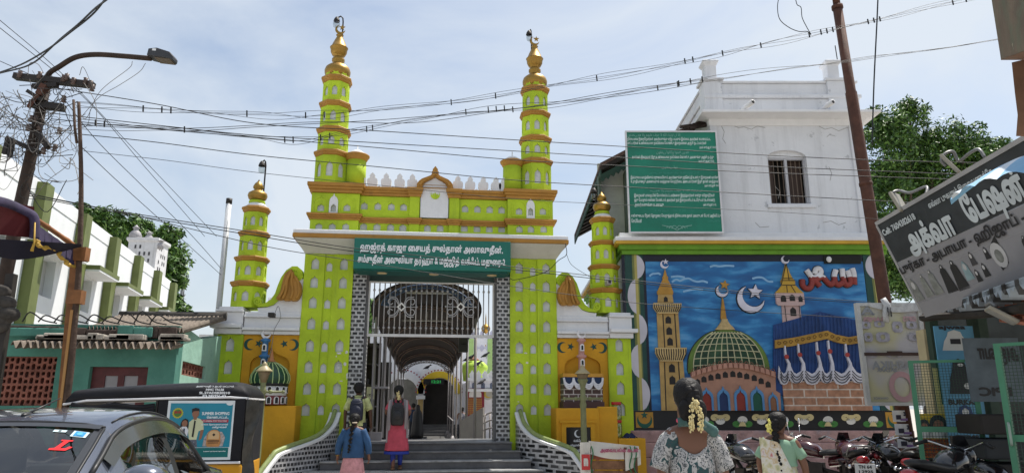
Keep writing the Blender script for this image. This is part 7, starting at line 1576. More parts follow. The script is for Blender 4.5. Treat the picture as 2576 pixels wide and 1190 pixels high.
def flood(px,py,w,label,rx,arm_):
 p=atc(px,py,w);t=thing('floodlight',label,'floodlight',p,group='floodlights over the shop hoarding');M_=Mx.Translation(p)@Mx.Rotation(rad(rx[1]),4,'Z')@Mx.Rotation(rad(rx[0]),4,'X')
 q=B(M_);q.box(-.12,.12,-.15,.15,-.02,.02);build(q,'lamp_body',mat('floodlight_beige',(.30,.28,.23),.5)if 'floodlight_beige' not in bpy.data.materials else bpy.data.materials['floodlight_beige'],t,bev=.012)
 q=B(M_);q.box(-.10,.10,-.13,.13,-.0245,-.0205);build(q,'lens',mat('lens_grey',(.32,.31,.29),.3)if 'lens_grey' not in bpy.data.materials else bpy.data.materials['lens_grey'],t)
 q=B();q.smooth=True;q.tube(smooth_path([atc(x,y,ww)for x,y,ww in arm_],5),.018,7);build(q,'arm',mat('arm_grey',(.17,.17,.17),.4)if 'arm_grey' not in bpy.data.materials else bpy.data.materials['arm_grey'],t)
flood(2394,416,8.0,'beige floodlight on a bent arm, high against the dark tree',(58,40),[(2380,418,8),(2368,405,8),(2376,388,8),(2398,382,8),(2412,405,8),(2440,385,7.8),(2462,376,7.6),(2478,398,7.5)])
flood(2262,510,8.8,'small floodlight on an arm near the far end of the hoarding',(68,30),[(2252,498,8.8),(2246,485,8.8),(2262,480,8.8),(2290,485,8.6),(2330,470,8.4),(2330,490,8.3)])
flood(2520,793,7.4,'dull beige floodlight hanging below the shop eave',(35,60),[(2505,770,7.4),(2492,762,7.5),(2480,768,7.6)])
q=B();q.smooth=True;c_=atc(2620,430,5.2)
for k in range(10):
 q.cur=k%2
 q.grid(lambda a,b2:c_+V((math.cos(math.pi*.75+(k+a)/10*math.pi*.9)*.62*b2,math.sin(math.pi*.75+(k+a)/10*math.pi*.9)*.62*b2,.14-.30*b2**1.6+(.03*math.sin(math.pi*a)if b2>.9 else 0))),4,6)
one(q,'striped_parasol',[mat('parasol_blue',(.16,.36,.55),.6),mat('parasol_white',(.55,.62,.68),.6)],'scalloped blue and white striped parasol edge at the right','parasol')
BC=thing('old_balcony','peeling green and brown concrete balcony with tapered pier at the top right corner','balcony',atc(2560,345,6))
MOT=mat('mottled_balcony',(.16,.115,.075),.9,var=.25,scale=3,bump=.3,dirt=(.10,.17,.10),dirtamt=.85,dscale=2.2,peel=(.42,.36,.26),peelamt=.68,pscale=5)
BRNP=mat('brown_pier',(.22,.13,.085),.85,var=.2,dirt=(.14,.09,.06),dirtamt=.4)
p0,p1,p2,p3=atc(2488,-40,6.0),atc(2518,150,6.05),atc(2620,112,4.6),atc(2620,-70,4.6)
q=B();q.slab([p0,p1,p2,p3],RT*1.6);build(q,'slab',MOT,BC)
q=B();a,b_,c_,d_=atc(2518,152,6.06),atc(2600,122,4.9),atc(2600,108,4.9),atc(2516,138,6.06);q.slab([a,b_,c_,d_],RT*1.62);build(q,'slab_edge',BRNP,BC)
q=B();L_=[(2545,158),(2553,235),(2560,290),(2556,343),(2620,330),(2620,140)];q.slab([atc(x,y,5.9)for x,y in L_],RT*.5+FH*.05);build(q,'pier',BRNP,BC)
#green iron lamp posts
def lamp_post(px,py_top,py_arm,Y,label):
 top_,arm=at(px,py_top,Y),at(px,py_arm,Y);x,y=top_.x,Y;t=thing('lamp_post',label,'lamp post',(x,y,0),group='cast iron lamp posts');H=top_.z;za=arm.z
 q=B();q.smooth=True;q.lathe([(.10,0),(.10,.25),(.065,.3),(.055,za-.2),(.07,za-.12),(.05,za-.05),(.085,za),(.05,za+.06),(.05,za+.2),(.06,za+.26),(.10,za+.34),(.11,za+.36),(.04,za+.40),(.045,H-.33)],(x,y,0),16);build(q,'post',OLIVEL,t)
 q=B();q.smooth=True;q.tube([(x-.37,y,za),(x+.37,y,za)],.022,8)
 for s in(-1,1):q.ball((x+s*.37,y,za),.032);q.ball((x+s*.14,y,za),.04)
 build(q,'crossarm',OLIVEL,t)
 q=B();q.smooth=True;q.lathe([(.05,H-.32),(.11,H-.15),(.12,H-.12)],(x,y,0),16);build(q,'lantern',mat('lantern_bronze',(.16,.12,.07),.4)if 'lantern_bronze' not in bpy.data.materials else bpy.data.materials['lantern_bronze'],t)
 q=B();q.smooth=True;q.lathe([(.155,H-.119),(.15,H-.10),(.07,H-.03),(.045,H),(.05,H+.02),(.02,H+.05),(.0,H+.07)],(x,y,0),16);build(q,'lantern_cap',mat('cap_brass',(.36,.30,.17),.45)if 'cap_brass' not in bpy.data.materials else bpy.data.materials['cap_brass'],t)
lamp_post(1465,925,1002,14.0,'olive iron lamp post with crossarm in front of the plaque pedestal')
lamp_post(666,918,985,13.9,'olive iron lamp post with crossarm in front of the green dome model')
#hand cart with wooden sides and white banners
wC=11.6;CTT=thing('hand_cart','wooden sided hand cart draped with torn white banners at the foot of the steps','hand cart',cw(uz(1540,1150,wC)[0],wC+.4,0),-YAW)
u0,u1,z1=uz(1478,1150,wC)[0],uz(1604,1150,wC)[0],uz(1540,1128,wC)[1]
q=B(MC)
for k in range(4):
 z=z1-.03-.15*k;q.box(u0,u1,wC,wC+.03,z-.13,z);q.box(u0,u0+.03,wC+.031,wC+.9,z-.13,z);q.box(u1-.03,u1,wC+.031,wC+.9,z-.13,z)
q.box(u0+.031,u1-.031,wC+.04,wC+.9,z1-.65,z1-.6);build(q,'plank_sides',mat('old_painted_wood',(.17,.085,.045),.85,var=.45,scale=5,bump=.4,dirt=(.34,.27,.2),dirtamt=.5,streak=True),CTT,bev=.004)
q=B(MC);[q.box(u-.022,u+.022,wC-.025,wC+.0,.3,z1+.02)for u in(u0+.03,(u0+u1)/2+.2,u1-.03)];q.box(u0,u1,wC+.1,wC+.8,z1-.72,z1-.66);build(q,'cart_frame',mat('cart_frame_brown',(.10,.055,.03),.8),CTT)
q=B(MC);q.text('ராஜாமணி வண்டி',(u0+u1)/2-.06,z1-.13,wC-.004,W=.55,H=.09,bold=.05);build(q,'cart_lettering',mat('faded_red_letters',(.22,.05,.03),.8),CTT)
q=B(MC);q.smooth=True;WBN=mat('dirty_white_banner',(.52,.50,.46),.7,var=.12,dirt=(.32,.28,.22),dirtamt=.5)
zb=z1+.04;q.grid(lambda a,c_:V((u0+.02+(u1-u0)*a,wC-.03-.025*math.sin(3+9*a+3*c_),zb+.05-.05*a-(.16+.06*math.sin(math.pi*a))*c_+.03*(1-a)*(1-c_))),20,6);q.grid(lambda a,c_:V((u1-.2+.24*a,wC-.035-.02*math.sin(7*a),zb-.05-.32*c_*(1-.3*a))),8,6);q.grid(lambda a,c_:V((u0-.12+.16*a,wC-.05-.02*math.sin(6*a),zb+.06-(.5+.1*a)*c_)),6,8);build(q,'banner',WBN,CTT)
q=B(MC);q.text('அைவயல்ல கடன்',(u0+u1)/2+.1,zb-.06,wC-.075,W=.6,H=.08,bold=.05);q.cur=1;q.box(u0-.10,u0+.03,wC-.078,wC-.07,zb-.35,zb-.12);q.cur=2;q.text('m',u0-.035,zb-.235,wC-.082,W=.07,H=.12,bold=.08);build(q,'banner_print',[mat('faded_magenta_print',(.30,.06,.12),.7),mat('banner_red',(.42,.03,.03),.6),WBN],CTT)
q=B(MC);[q.tube(smooth_path([(u,wC-.05,zb),(u+.02,wC-.07,zb-.12),(u-.02,wC-.06,zb-.3),(u+.03,wC-.05,zb-.45)],4),.010,5)for u in(u0+.06,u1-.12,u1-.05)];build(q,'green_cord',mat('green_cord',(.02,.12,.05),.7),CTT)
q=B(MC);q.smooth=True
for u in(u0+.1,u1-.1):q.tube([(u,wC+.45+.32*math.cos(a_),.32+.32*math.sin(a_))for a_ in[2*math.pi*i/24 for i in range(24)]],.025,6,closed=True)
build(q,'cart_wheel',RUB,CTT)
#motorcycles
CHR=mat('chrome',(.6,.6,.62),.12,metal=1,var=0);BKM=mat('gloss_black',(.008,.008,.010),.18,var=.1,coat=1);MARM=mat('gloss_maroon',(.045,.005,.009),.2,var=.1,coat=1);SEATM=mat('black_seat',(.014,.014,.015),.5,var=.3,bump=.2);PLT=mat('number_plate_white',(.62,.62,.62),.5);REDL=mat('red_lens',(.28,.008,.012),.15,coat=1);AMB=mat('amber_lens',(.55,.17,.02),.2,coat=1)
def bike(label,w,px,yaw,paint,plate,scale=1.0,mirror=False,rail=True,amber=False,helmet=False):
 w+=.9;p=atc(px,1150,w);p.z=0;t=thing('motorcycle',label,'motorcycle',p,yaw,'motorcycles parked by the mural');k=scale*1.0
 def T(name,m_,fn,par=None,sm=True,bev=0):
  q=B(Mx.Scale(k,4));q.smooth=sm;fn(q);return build(q,name,m_,par or t,local=True,bev=bev)
 for x in(.62,-.62):
  o=T('wheel',RUB,lambda q:q.tube([(x+.27*math.cos(a_),0,.31+.27*math.sin(a_))for a_ in[2*math.pi*i/28 for i in range(28)]],.042,8,closed=True));T('rim',CHR,lambda q:[q.tube([(x,0,.31),(x+.24*math.cos(a_),0,.31+.24*math.sin(a_))],.010,5)for a_ in[math.pi/3*i for i in range(6)]],o)
 T('engine',DARKI,lambda q:(q.ball((.05,0,.42),.2,.13,.16),q.box(-.05,.2,-.1,.1,.45,.66)),sm=False);T('exhaust',CHR,lambda q:q.tube(smooth_path([(.15,-.12,.45),(.1,-.16,.3),(-.3,-.17,.3),(-.8,-.18,.36)],5),.04,8))
 T('frame',DARKI,lambda q:(q.tube([(.45,0,.85),(.1,0,.6),(-.3,0,.5),(-.6,0,.31)],.03,6),q.tube([(.42,.06,.9),(.62,.06,.31)],.028,6),q.tube([(.42,-.06,.9),(.62,-.06,.31)],.028,6),q.tube([(-.3,.1,.72),(-.62,.1,.31)],.025,6),q.tube([(-.3,-.1,.72),(-.62,-.1,.31)],.025,6)))
 rg=lambda L_:[[(x,wy*math.cos(a_),z+hz_*math.sin(a_))for a_ in[2*math.pi*i/14 for i in range(14)]]for x,wy,z,hz_ in L_]
 T('fuel_tank',paint,lambda q:q.rings(rg(((-.06,.08,.78,.06),(0,.13,.83,.10),(.15,.16,.87,.12),(.32,.15,.88,.12),(.42,.09,.86,.08)))))
 T('seat',SEATM,lambda q:q.rings(rg(((.02,.09,.80,.03),(-.05,.13,.81,.05),(-.3,.14,.83,.05),(-.55,.12,.87,.05),(-.72,.09,.89,.04),(-.75,.05,.89,.02)))))
 tc=T('tail_cowl',paint,lambda q:q.rings(rg(((-.15,.12,.68,.08),(-.4,.12,.72,.08),(-.65,.10,.77,.07),(-.82,.07,.80,.045)))))
 T('tail_light',REDL,lambda q:q.rings(rg(((-.80,.085,.79,.05),(-.84,.09,.79,.055),(-.87,.07,.785,.04)))),tc)
 for s in(-1,1):T('indicator',AMB if amber and s<0 else CHR,lambda q:(q.ball((-.80,s*.17,.70),.045,.035,.032),q.tube([(-.76,s*.08,.70),(-.8,s*.17,.70)],.012,5)),tc)
 T('rear_mudguard',RUB,lambda q:q.rings([[(-.62-.37*math.sin(a_),y_,.31+.37*math.cos(a_))for y_ in(-.07,0,.07)]for a_ in[i*.16 for i in range(10)]],closed=False));T('front_mudguard',paint,lambda q:q.rings([[(.62+.35*math.sin(a_),y_,.31+.35*math.cos(a_))for y_ in(-.06,0,.06)]for a_ in[i*.2-.9 for i in range(10)]],closed=False))
 if rail:T('grab_rail',mat('rail_silver',(.30,.30,.31),.3,metal=.7)if 'rail_silver' not in bpy.data.materials else bpy.data.materials['rail_silver'],lambda q:q.tube(smooth_path([(-.45,.13,.84),(-.65,.14,.93),(-.82,.10,.97),(-.86,0,.98),(-.82,-.10,.97),(-.65,-.14,.93),(-.45,-.13,.84)],4),.014,6))
 hb=T('handlebar',CHR,lambda q:q.tube(smooth_path([(.24,.36,1.03),(.32,.28,1.06),(.40,.12,1.0),(.42,0,.96),(.40,-.12,1.0),(.32,-.28,1.06),(.24,-.36,1.03)],5),.013,6))
 for s in(-1,1):T('grip',RUB,lambda q:(q.tube([(.32,s*.28,1.06),(.22,s*.38,1.02)],.02,8),q.tube([(.36,s*.26,1.05),(.31,s*.38,1.02)],.008,5)),hb)
 if mirror:T('mirror',CHR,lambda q:(q.tube([(.34,.25,1.06),(.36,.30,1.22)],.007,5),q.ball((.36,.31,1.27),.012,.045,.06),),hb);T('mirror',CHR,lambda q:(q.tube([(.34,-.25,1.06),(.36,-.30,1.22)],.007,5),q.ball((.36,-.31,1.27),.012,.045,.06)),hb)
 hl=T('headlight_cowl',paint,lambda q:q.rings(rg(((.40,.05,.90,.06),(.46,.12,.92,.12),(.56,.11,.90,.11),(.60,.08,.89,.08)))));T('headlight',CLEAR,lambda q:q.ball((.59,0,.89),.035,.08,.08),hl);T('visor',BKM,lambda q:q.rings([[(.44,-.1,1.0),(.44,.1,1.0)],[(.38,-.07,1.12),(.38,.07,1.12)]],closed=False),hl)
 if plate:
  P_=T('number_plate',PLT,lambda q:q.box(-.915,-.905,-.13,.13,.60,.745),sm=False,bev=.003);q=B(Mx.Scale(k,4)@Mx.Translation((-.9165,0,.672))@Mx.Rotation(-math.pi/2,4,'Z'));q.text(plate[0],0,.033,-.001,W=.17,H=.045,bold=.04);q.text(plate[1],0,-.033,-.001,W=.19,H=.047,bold=.04);build(q,'plate_lettering',BLACK,P_,local=True)
  T('plate_bracket',RUB,lambda q:(q.box(-.904,-.88,-.04,.04,.5,.74)),sm=False)
 if helmet:q=B(Mx.Scale(k,4));q.smooth=True;q.ball((.05,.0,1.02),.14,.12,.10);o=build(q,'seat_cover_roll',mat('straw_beige',(.36,.26,.12),.8,var=.3),t,local=True)
 return t
H=-YAW+math.pi/2
bike('black motorcycle with grab rail and green lever, plate TN 64A 02563, beside the foreground woman',9.6,1880,H+rad(12),BKM,('TN 64A','02563'))
bike('maroon and black motorcycle turned left with one raised mirror',10.7,2062,H+rad(52),MARM,None,mirror=True,rail=False)
bike('dark maroon motorcycle with red tail light and plate TN 64 J 2925',10.2,2140,H-rad(14),MARM,('TN 64','J 2925'))
bike('black motorcycle with silver grab rail, amber indicator and plate TN 69 AL 1852',9.9,2246,H-rad(2),BKM,('TN 69','AL 1852'),amber=True)
bike('maroon motorcycle with straw coloured roll on its tank, behind the pole',11.2,2285,H+rad(20),MARM,None,helmet=True,rail=False)
bike('big black motorcycle with raised bare handlebar in front of the mesh door',7.2,2375,H-rad(52),BKM,None,scale=1.06,rail=False)
bike('maroon motorcycle behind the green mesh door',9.5,2345,H-rad(50),MARM,None,rail=False)
bike('dusty motorcycle with pale tilted plate at the right edge',7.6,2512,H+rad(10),BKM,('TN 59','X 8051'),scale=.9,rail=False)
#people
SKIN=mat('brown_skin',(.15,.068,.04),.55,var=.1,scale=5);HAIR=mat('black_hair',(.007,.006,.006),.6,spec=.25,var=.4,scale=18,bump=.4,bscale=50);JAS=mat('jasmine_cream',(.62,.52,.26),.7,var=.2,scale=30)
def skin(name,Vs_,Es_,Rs_,m_,par,lv=2):
 me=bpy.data.meshes.new(name);me.from_pydata([tuple(v)for v in Vs_],Es_,[]);me.materials.append(m_);o=bpy.data.objects.new(name,me);col.objects.link(o);o.parent=par;WM[o]=WM[par]
 md=o.modifiers.new('skin','SKIN');md.use_smooth_shade=True
 for i,r_ in enumerate(Rs_):me.skin_vertices[0].data[i].radius=r_ if isinstance(r_,tuple)else(r_,r_)
 me.skin_vertices[0].data[0].use_root=True
 md=o.modifiers.new('sub','SUBSURF');md.levels=lv;md.render_levels=lv;return o
def body(par,k,arms,legs,wide=1.0,fat=1.0,turn=0,skinm=None):
 v,e,r_=[],[],[]
 def a(p,rr_,link=None):
  v.append(V(p)*k);r_.append((rr_[0]*k,rr_[1]*k)if isinstance(rr_,tuple)else rr_*k)
  if link is not None:e.append((link,len(v)-1))
  return len(v)-1
 pe=a((0,0,.86),(.12*fat,.10));wa=a((0,0,1.0),(.105*fat,.085),pe);ch=a((0,0,1.17),(.12*fat,.09),wa);nb=a((0,-.01,1.31),(.075,.06),ch);ne=a((0,.005,1.375),.044,nb)
 ct,st_=math.cos(turn),math.sin(turn);hd=lambda x,y,z:(x*ct-y*st_,x*st_+y*ct,z)
 hl=a(hd(0,.025,1.435),(.058,.068),ne);hm=a(hd(0,.012,1.505),(.074,.088),hl);a(hd(0,0,1.56),(.055,.065),hm);a(hd(0,.115,1.475),.012,hl)
 for s in(-1,1):a(hd(s*.088,-.0,1.475),.016,hm);a(hd(s*.03,.096,1.505),.012,hm)
 for s,(el,wr,hdv)in zip((-1,1),arms):
  sh=a((s*.155*wide,-.005,1.29),.056*fat,nb);E1=a(el,.037*fat,sh);W1=a(wr,.026,E1);d=(V(wr)-V(el)).normalized();th=V(hdv).normalized();sd_=d.cross(th)
  pm=a(V(wr)+d*.045,(.030,.018),W1);kn=a(V(wr)+d*.085,(.034,.016),pm)
  for i,(off,ln)in enumerate(((-.030,.060),(-.010,.072),(.010,.068),(.029,.052))):
   f0=a(V(wr)+d*.095+th*-off,.0095,kn);f1=a(V(wr)+d*(.095+ln*.5)+th*-off*1.1-sd_*s*.012,.0088,f0);a(V(wr)+d*(.095+ln*.92)+th*-off*1.05-sd_*s*.034,.0075,f1)
  t0=a(V(wr)+d*.05+th*.036,.011,pm);a(V(wr)+d*.09+th*.052,.009,t0)
 for s,(kn_,an_)in zip((-1,1),legs):
  h_=a((s*.085,0,.80),.085*fat,pe);K=a(kn_,.056,h_);A=a(an_,.036,K);a((an_[0],an_[1]+.06,.035),(.034,.028),A);a((an_[0]+s*.01,an_[1]+.14,.025),(.036,.020),len(v)-1)
 return skin('body',v,e,r_,skinm or SKIN,par)
def ell(c,rx,ry,n=24,fold=0,nf=9,ph=0,rot=0):
 o=[]
 for i in range(n):
  t=2*math.pi*i/n;f=1+fold*math.sin(nf*t+ph);x,y=rx*f*math.cos(t),ry*f*math.sin(t);o.append(V(c)+V((x*math.cos(rot)-y*math.sin(rot),x*math.sin(rot)+y*math.cos(rot),0)))
 return o
def cloth(name,rings,m_,par,k,caps=False,n=None):
 q=B();q.smooth=True;q.rings([[p*k for p in r_]for r_ in rings],caps=caps);o=build(q,name,m_,par,local=True)
 md=o.modifiers.new('thick','SOLIDIFY');md.thickness=.008;md.offset=0;md=o.modifiers.new('sub','SUBSURF');md.levels=1;md.render_levels=1;return o
def torso(name,m_,par,k,z0,flare=1.0,fat=1.0,hem=0,neck=1.33,wide=1.0):
 R_=[]
 for z,rx,ry in((z0,.16*flare,.13*flare),(max(z0+.02,.86),.155,.125),(1.0,.135,.11),(1.1,.145,.115),(1.2,.162,.12),(1.27,.158*wide,.105),(1.31,.12*wide,.085),(neck,.07,.065)):
  if not R_ or z>R_[-1][0][2]+.005:R_.append(ell((0,-.005,z),rx*fat,ry*fat,fold=hem*max(0,(1.0-z)/.5),nf=11))
 return cloth(name,R_,m_,par,k)
def sleeve(name,a,b_,ra,rb,m_,par,k,mid=None):
 q=B();q.smooth=True;P_=[V(a)]+([V(mid)]if mid else[])+[V(b_)];P_=smooth_path([p*k for p in P_],5);n=len(P_);q.tube(P_,[(ra+(rb-ra)*i/(n-1))*k*(1+.03*math.sin(i*2.1))for i in range(n)],12);return build(q,name,m_,par,local=True)
def hair(par,k,turn=0,big=1.0):
 q=B(Mx.Rotation(turn,4,'Z'));q.smooth=True
 q.rings([[V(p)*k for p in ell((0,y,z),rx*big,ry*big)]for z,rx,ry,y in((1.41,.055,.04,-.055),(1.44,.078,.06,-.045),(1.48,.094,.088,-.022),(1.52,.098,.104,-.012),(1.56,.090,.098,-.01),(1.59,.066,.072,-.012),(1.608,.03,.03,-.012))]);return build(q,'hair',HAIR,par,local=True)
def braid(par,k,pts,r_=.03,n=14,name='braid'):
 q=B();q.smooth=True;P_=smooth_path([V(p)*k for p in pts],6);m=len(P_)
 for i in range(n):
  p=P_[int(i*(m-1)/(n-1))];w=r_*k*(1-.55*i/n);q.ball(p+V(((-1)**i*w*.3,0,0)),w,w*.8,w*.95,8,6)
 return build(q,name,HAIR,par,local=True)
def flowers(par,k,pts,r_,n,m_=None,name='hair_flowers'):
 q=B();q.smooth=True;P_=smooth_path([V(p)*k for p in pts],8)
 for i in range(n):p=P_[rnd.randrange(len(P_))];d=V((rnd.gauss(0,1),rnd.gauss(0,.6)-.5,rnd.gauss(0,1))).normalized();q.ball(p+d*r_*k*rnd.uniform(.5,1),r_*.30*k,None,r_*.42*k,6,5)
 return build(q,name,m_ or JAS,par,local=True)
def person(label,loc,rz,group=None):return thing('person',label,'person',loc,rz,group)
def pack(par,k,m_,z0,z1,w,y,strapm):
 q=B();q.smooth=True;R_=[]
 for f,sx,sy in((0,.75,.6),(.04,.95,.9),(.3,1,1),(.7,.97,.9),(.9,.8,.72),(1,.45,.4)):
  R_.append([V((p.x,p.y,0))+V((0,y-.075,z0+(z1-z0)*f))for p in[V((w*sx*math.copysign(abs(math.cos(t))**.5,math.cos(t)),.085*sy*math.copysign(abs(math.sin(t))**.6,math.sin(t)),0))for t in[2*math.pi*i/20 for i in range(20)]]])
 q.rings([[p*k for p in r_]for r_ in R_]);o=build(q,'backpack',m_,par,local=True)
 q=B();q.smooth=True;zz_=z0+(z1-z0)*.22;q.rings([[V((w*.78*sx*math.cos(t),y-.155-.03*d,zz_+(z1-z0)*.22*(1+math.sin(t))*sx+.01))*k for t in[2*math.pi*i/18 for i in range(18)]]for d,sx in((0,1),(.8,.95),(1.0,.6))]);build(q,'pack_pocket',m_,o,local=True)
 for zf in(.62,.86):q=B();q.tube([V((w*.9*math.cos(t),y-.078-.088*math.sin(t),z0+(z1-z0)*zf-.03*math.sin(t)))*k for t in[math.pi*i/10 for i in range(11)]],.006*k,5);build(q,'zip',strapm,o,local=True)
 for s in(-1,1):q=B();q.smooth=True;q.tube(smooth_path([V(p)*k for p in((s*w*.5,y-.02,z1-.05),(s*.095,-.05,1.335),(s*.11,.07,1.30),(s*.12,.12,1.15),(s*.12,.06,z0+.1))],5),.021*k,6,flat=.6);build(q,'strap',strapm,o,local=True)
 return o
BLUEJ=mat('blue_jacket_cloth',(.018,.062,.15),.8,var=.25,scale=6,bump=.3,bscale=8);PKC=mat('rose_pink_cloth',(.40,.055,.085),.8,var=.3,scale=5,dirt=(.16,.02,.035),dirtamt=.45,dscale=7);GRY=mat('grey_dupatta',(.26,.24,.25),.85,var=.15,bump=.3,bscale=12)
NVP=mat('navy_backpack',(.012,.015,.032),.6,var=.2);BKP=mat('black_backpack',(.012,.012,.014),.5,var=.3,bump=.2);DTR=mat('dark_trousers',(.02,.022,.03),.85)
PYC=mat('pale_yellow_shirt',(.42,.45,.20),.8,var=.3,scale=14,dirt=(.28,.33,.15),dirtamt=.5,dscale=12)
stand=(((-.09,.0,.45),(-.09,-.02,.07)),((.09,.0,.45),(.09,-.02,.07)))
k=1.63/1.6;p=at(898,1100,14.4);t=person('man in pale yellow shirt with navy backpack climbing the steps',(p.x,14.35,.335),rad(-4))
arms=(((-.235,-.02,1.06),(-.245,.05,.84),(0,1,.1)),((.235,-.02,1.06),(.245,.04,.84),(0,1,.1)));body(t,k,arms,(((-.09,.05,.45),(-.09,.04,.07)),((.09,-.03,.45),(.09,-.1,.07))),skinm=mat('dark_brown_skin',(.075,.035,.022),.55))
o=torso('shirt',PYC,t,k,.80);[sleeve('sleeve',(s*.13,-.005,1.295),(s*.225,-.02,1.09),.075,.062,PYC,t,k)for s in(-1,1)];hair(t,k)
for s in(-1,1):sleeve('trouser_leg',(s*.08,0,.86),(s*.09,.04 if s<0 else-.1,.08),.10,.06,DTR,t,k,(s*.09,.05 if s<0 else-.03,.45))
q=B();q.tube([V((.075*math.cos(a_),-.005+.06*math.sin(a_),1.345))*k for a_ in[2*math.pi*i/16 for i in range(16)]],.016,6,closed=True);build(q,'collar',PYC,t,local=True);pack(t,k,NVP,.90,1.30,.125,-.11,NVP)
k=1.575/1.6;p=at(999,1100,14.3);t=person('woman in rose pink kurta and grey dupatta with black backpack on the steps',(p.x,14.3,.335),0)
arms=(((-.235,-.02,1.08),(-.13,.12,.98),(0,.2,1)),((.235,-.02,1.08),(.15,.12,.98),(0,.2,1)));body(t,k,arms,(((-.07,.02,.45),(-.06,-.02,.07)),((.08,.03,.47),(.07,.10,.10))))
cloth('kurta',[ell((0,0,z),rx,ry,fold=f,nf=10)for z,rx,ry,f in((.36,.235,.17,.06),(.5,.22,.165,.05),(.7,.19,.15,.03),(.86,.165,.13,.01),(1.0,.135,.11,0),(1.1,.145,.115,0),(1.2,.158,.115,0),(1.27,.155,.10,0),(1.31,.115,.08,0),(1.335,.07,.06,0))],PKC,t,k)
cloth('blue_hem',[ell((0,0,z),rx,ry,fold=.06,nf=10)for z,rx,ry in((.30,.242,.176),(.36,.237,.172))],mat('royal_blue_cloth',(.012,.03,.25),.7),t,k)
[sleeve('sleeve',(s*.12,-.005,1.29),(s*.215,-.015,1.13),.07,.052,PKC,t,k)for s in(-1,1)];[sleeve('legging',(s*.075,0,.5),(s*.065,.0 if s<0 else.09,.10),.065,.04,bpy.data.materials['royal_blue_cloth'],t,k)for s in(-1,1)]
for s in(-1,1):q=B();q.smooth=True;q.grid(lambda a,c_:V((s*(.10+.085*a+.05*c_*(1-c_)+.025*c_),-.075-.05*math.sin(math.pi*min(1,c_*1.5))+.02*math.sin(8*a+5*c_),1.345-.03*a-(.80 if s<0 else.72)*c_))*k,6,16);build(q,'dupatta',GRY,t,local=True)
q=B();[q.ball(V((s*.066,(.05 if s<0 else.15),.03))*k,.045,.11,.022,10,6)for s in(-1,1)];build(q,'sandals',mat('sandal_tan',(.25,.14,.08),.7),t,local=True,smooth=True)
hair(t,k);braid(t,k,((0,-.10,1.50),(0,-.115,1.40),(0,-.11,1.30),(0,-.17,1.2)),.04);flowers(t,k,((-.012,-.12,1.47),(.0,-.135,1.40),(.012,-.14,1.33)),.032,60);pack(t,k,BKP,.84,1.27,.125,-.11,BKP)
k=1.39/1.6;p=at(889,1130,12.9);t=person('girl in blue jacket and pale pink skirt, long braid, below the steps',(p.x,12.9,0),0)
arms=(((-.27,-.02,1.06),(-.30,.03,.80),(0,1,0)),((.27,-.02,1.06),(.30,.03,.80),(0,1,0)));body(t,k,arms,stand)
cloth('jacket',[ell((0,-.005,z),rx,ry,fold=.015,nf=7)for z,rx,ry in((.76,.215,.155),(.9,.205,.15),(1.05,.20,.145),(1.18,.205,.14),(1.26,.195,.12),(1.31,.14,.09),(1.34,.075,.07))],BLUEJ,t,k);[sleeve('sleeve',(s*.15,-.005,1.28),(s*.30,.025,.84),.085,.058,BLUEJ,t,k,(s*.265,-.02,1.06))for s in(-1,1)]
cloth('skirt',[ell((0,0,z),rx,ry,fold=f,nf=13)for z,rx,ry,f in((.40,.25,.2,.07),(.6,.22,.17,.05),(.8,.18,.14,.02),(.9,.15,.12,0))],mat('pale_pink_skirt',(.46,.22,.24),.85,var=.3,scale=12),t,k)
hair(t,k,big=1.08);braid(t,k,((0,-.10,1.50),(-.02,-.13,1.38),(-.04,-.17,1.2),(-.06,-.185,1.0),(-.07,-.18,.88)),.045,18);q=B();q.tube([V((.05*math.cos(a_),-.10+.05*math.sin(a_),1.43))*k for a_ in[2*math.pi*i/12 for i in range(12)]],.012,6,closed=True);build(q,'hair_tie',mat('hair_tie_beige',(.4,.33,.25),.6),t,local=True)
q=B();q.tube([V((-.305+.03*math.cos(a_),.03+.03*math.sin(a_),.81))*k for a_ in[2*math.pi*i/12 for i in range(12)]],.008,6,closed=True);build(q,'bangle',BRASS,t,local=True)
PAIS=bpy.data.materials.new('paisley_print');PAIS.use_nodes=True;tt=PAIS.node_tree;nn_=tt.nodes;ll=tt.links.new;bs=nn_['Principled BSDF'];bs.inputs['Roughness'].default_value=.85
tc_=nn_.new('ShaderNodeTexCoord');n1=nn_.new('ShaderNodeTexNoise');n1.inputs['Scale'].default_value=9;ll(tc_.outputs['Object'],n1.inputs['Vector']);mx_=nn_.new('ShaderNodeMix');mx_.data_type='VECTOR';mx_.inputs[0].default_value=.16;ll(tc_.outputs['Object'],mx_.inputs[4]);ll(n1.outputs['Color'],mx_.inputs[5])
vo=nn_.new('ShaderNodeTexVoronoi');vo.inputs['Scale'].default_value=19;ll(mx_.outputs[1],vo.inputs['Vector']);rp_=nn_.new('ShaderNodeValToRGB');rp_.color_ramp.interpolation='CONSTANT';ll(vo.outputs['Distance'],rp_.inputs[0]);els=rp_.color_ramp.elements
els[0].color=(.012,.045,.05,1);els[1].position=.08;els[1].color=(.40,.39,.38,1)
for pos,c_ in((.15,(.20,.19,.17,1)),(.22,(.42,.41,.40,1)),(.34,(.03,.04,.05,1)),(.37,(.35,.34,.34,1)),(.46,(.10,.11,.11,1)),(.50,(.38,.37,.36,1)),(.70,(.02,.06,.065,1))):x_=els.new(pos);x_.color=c_
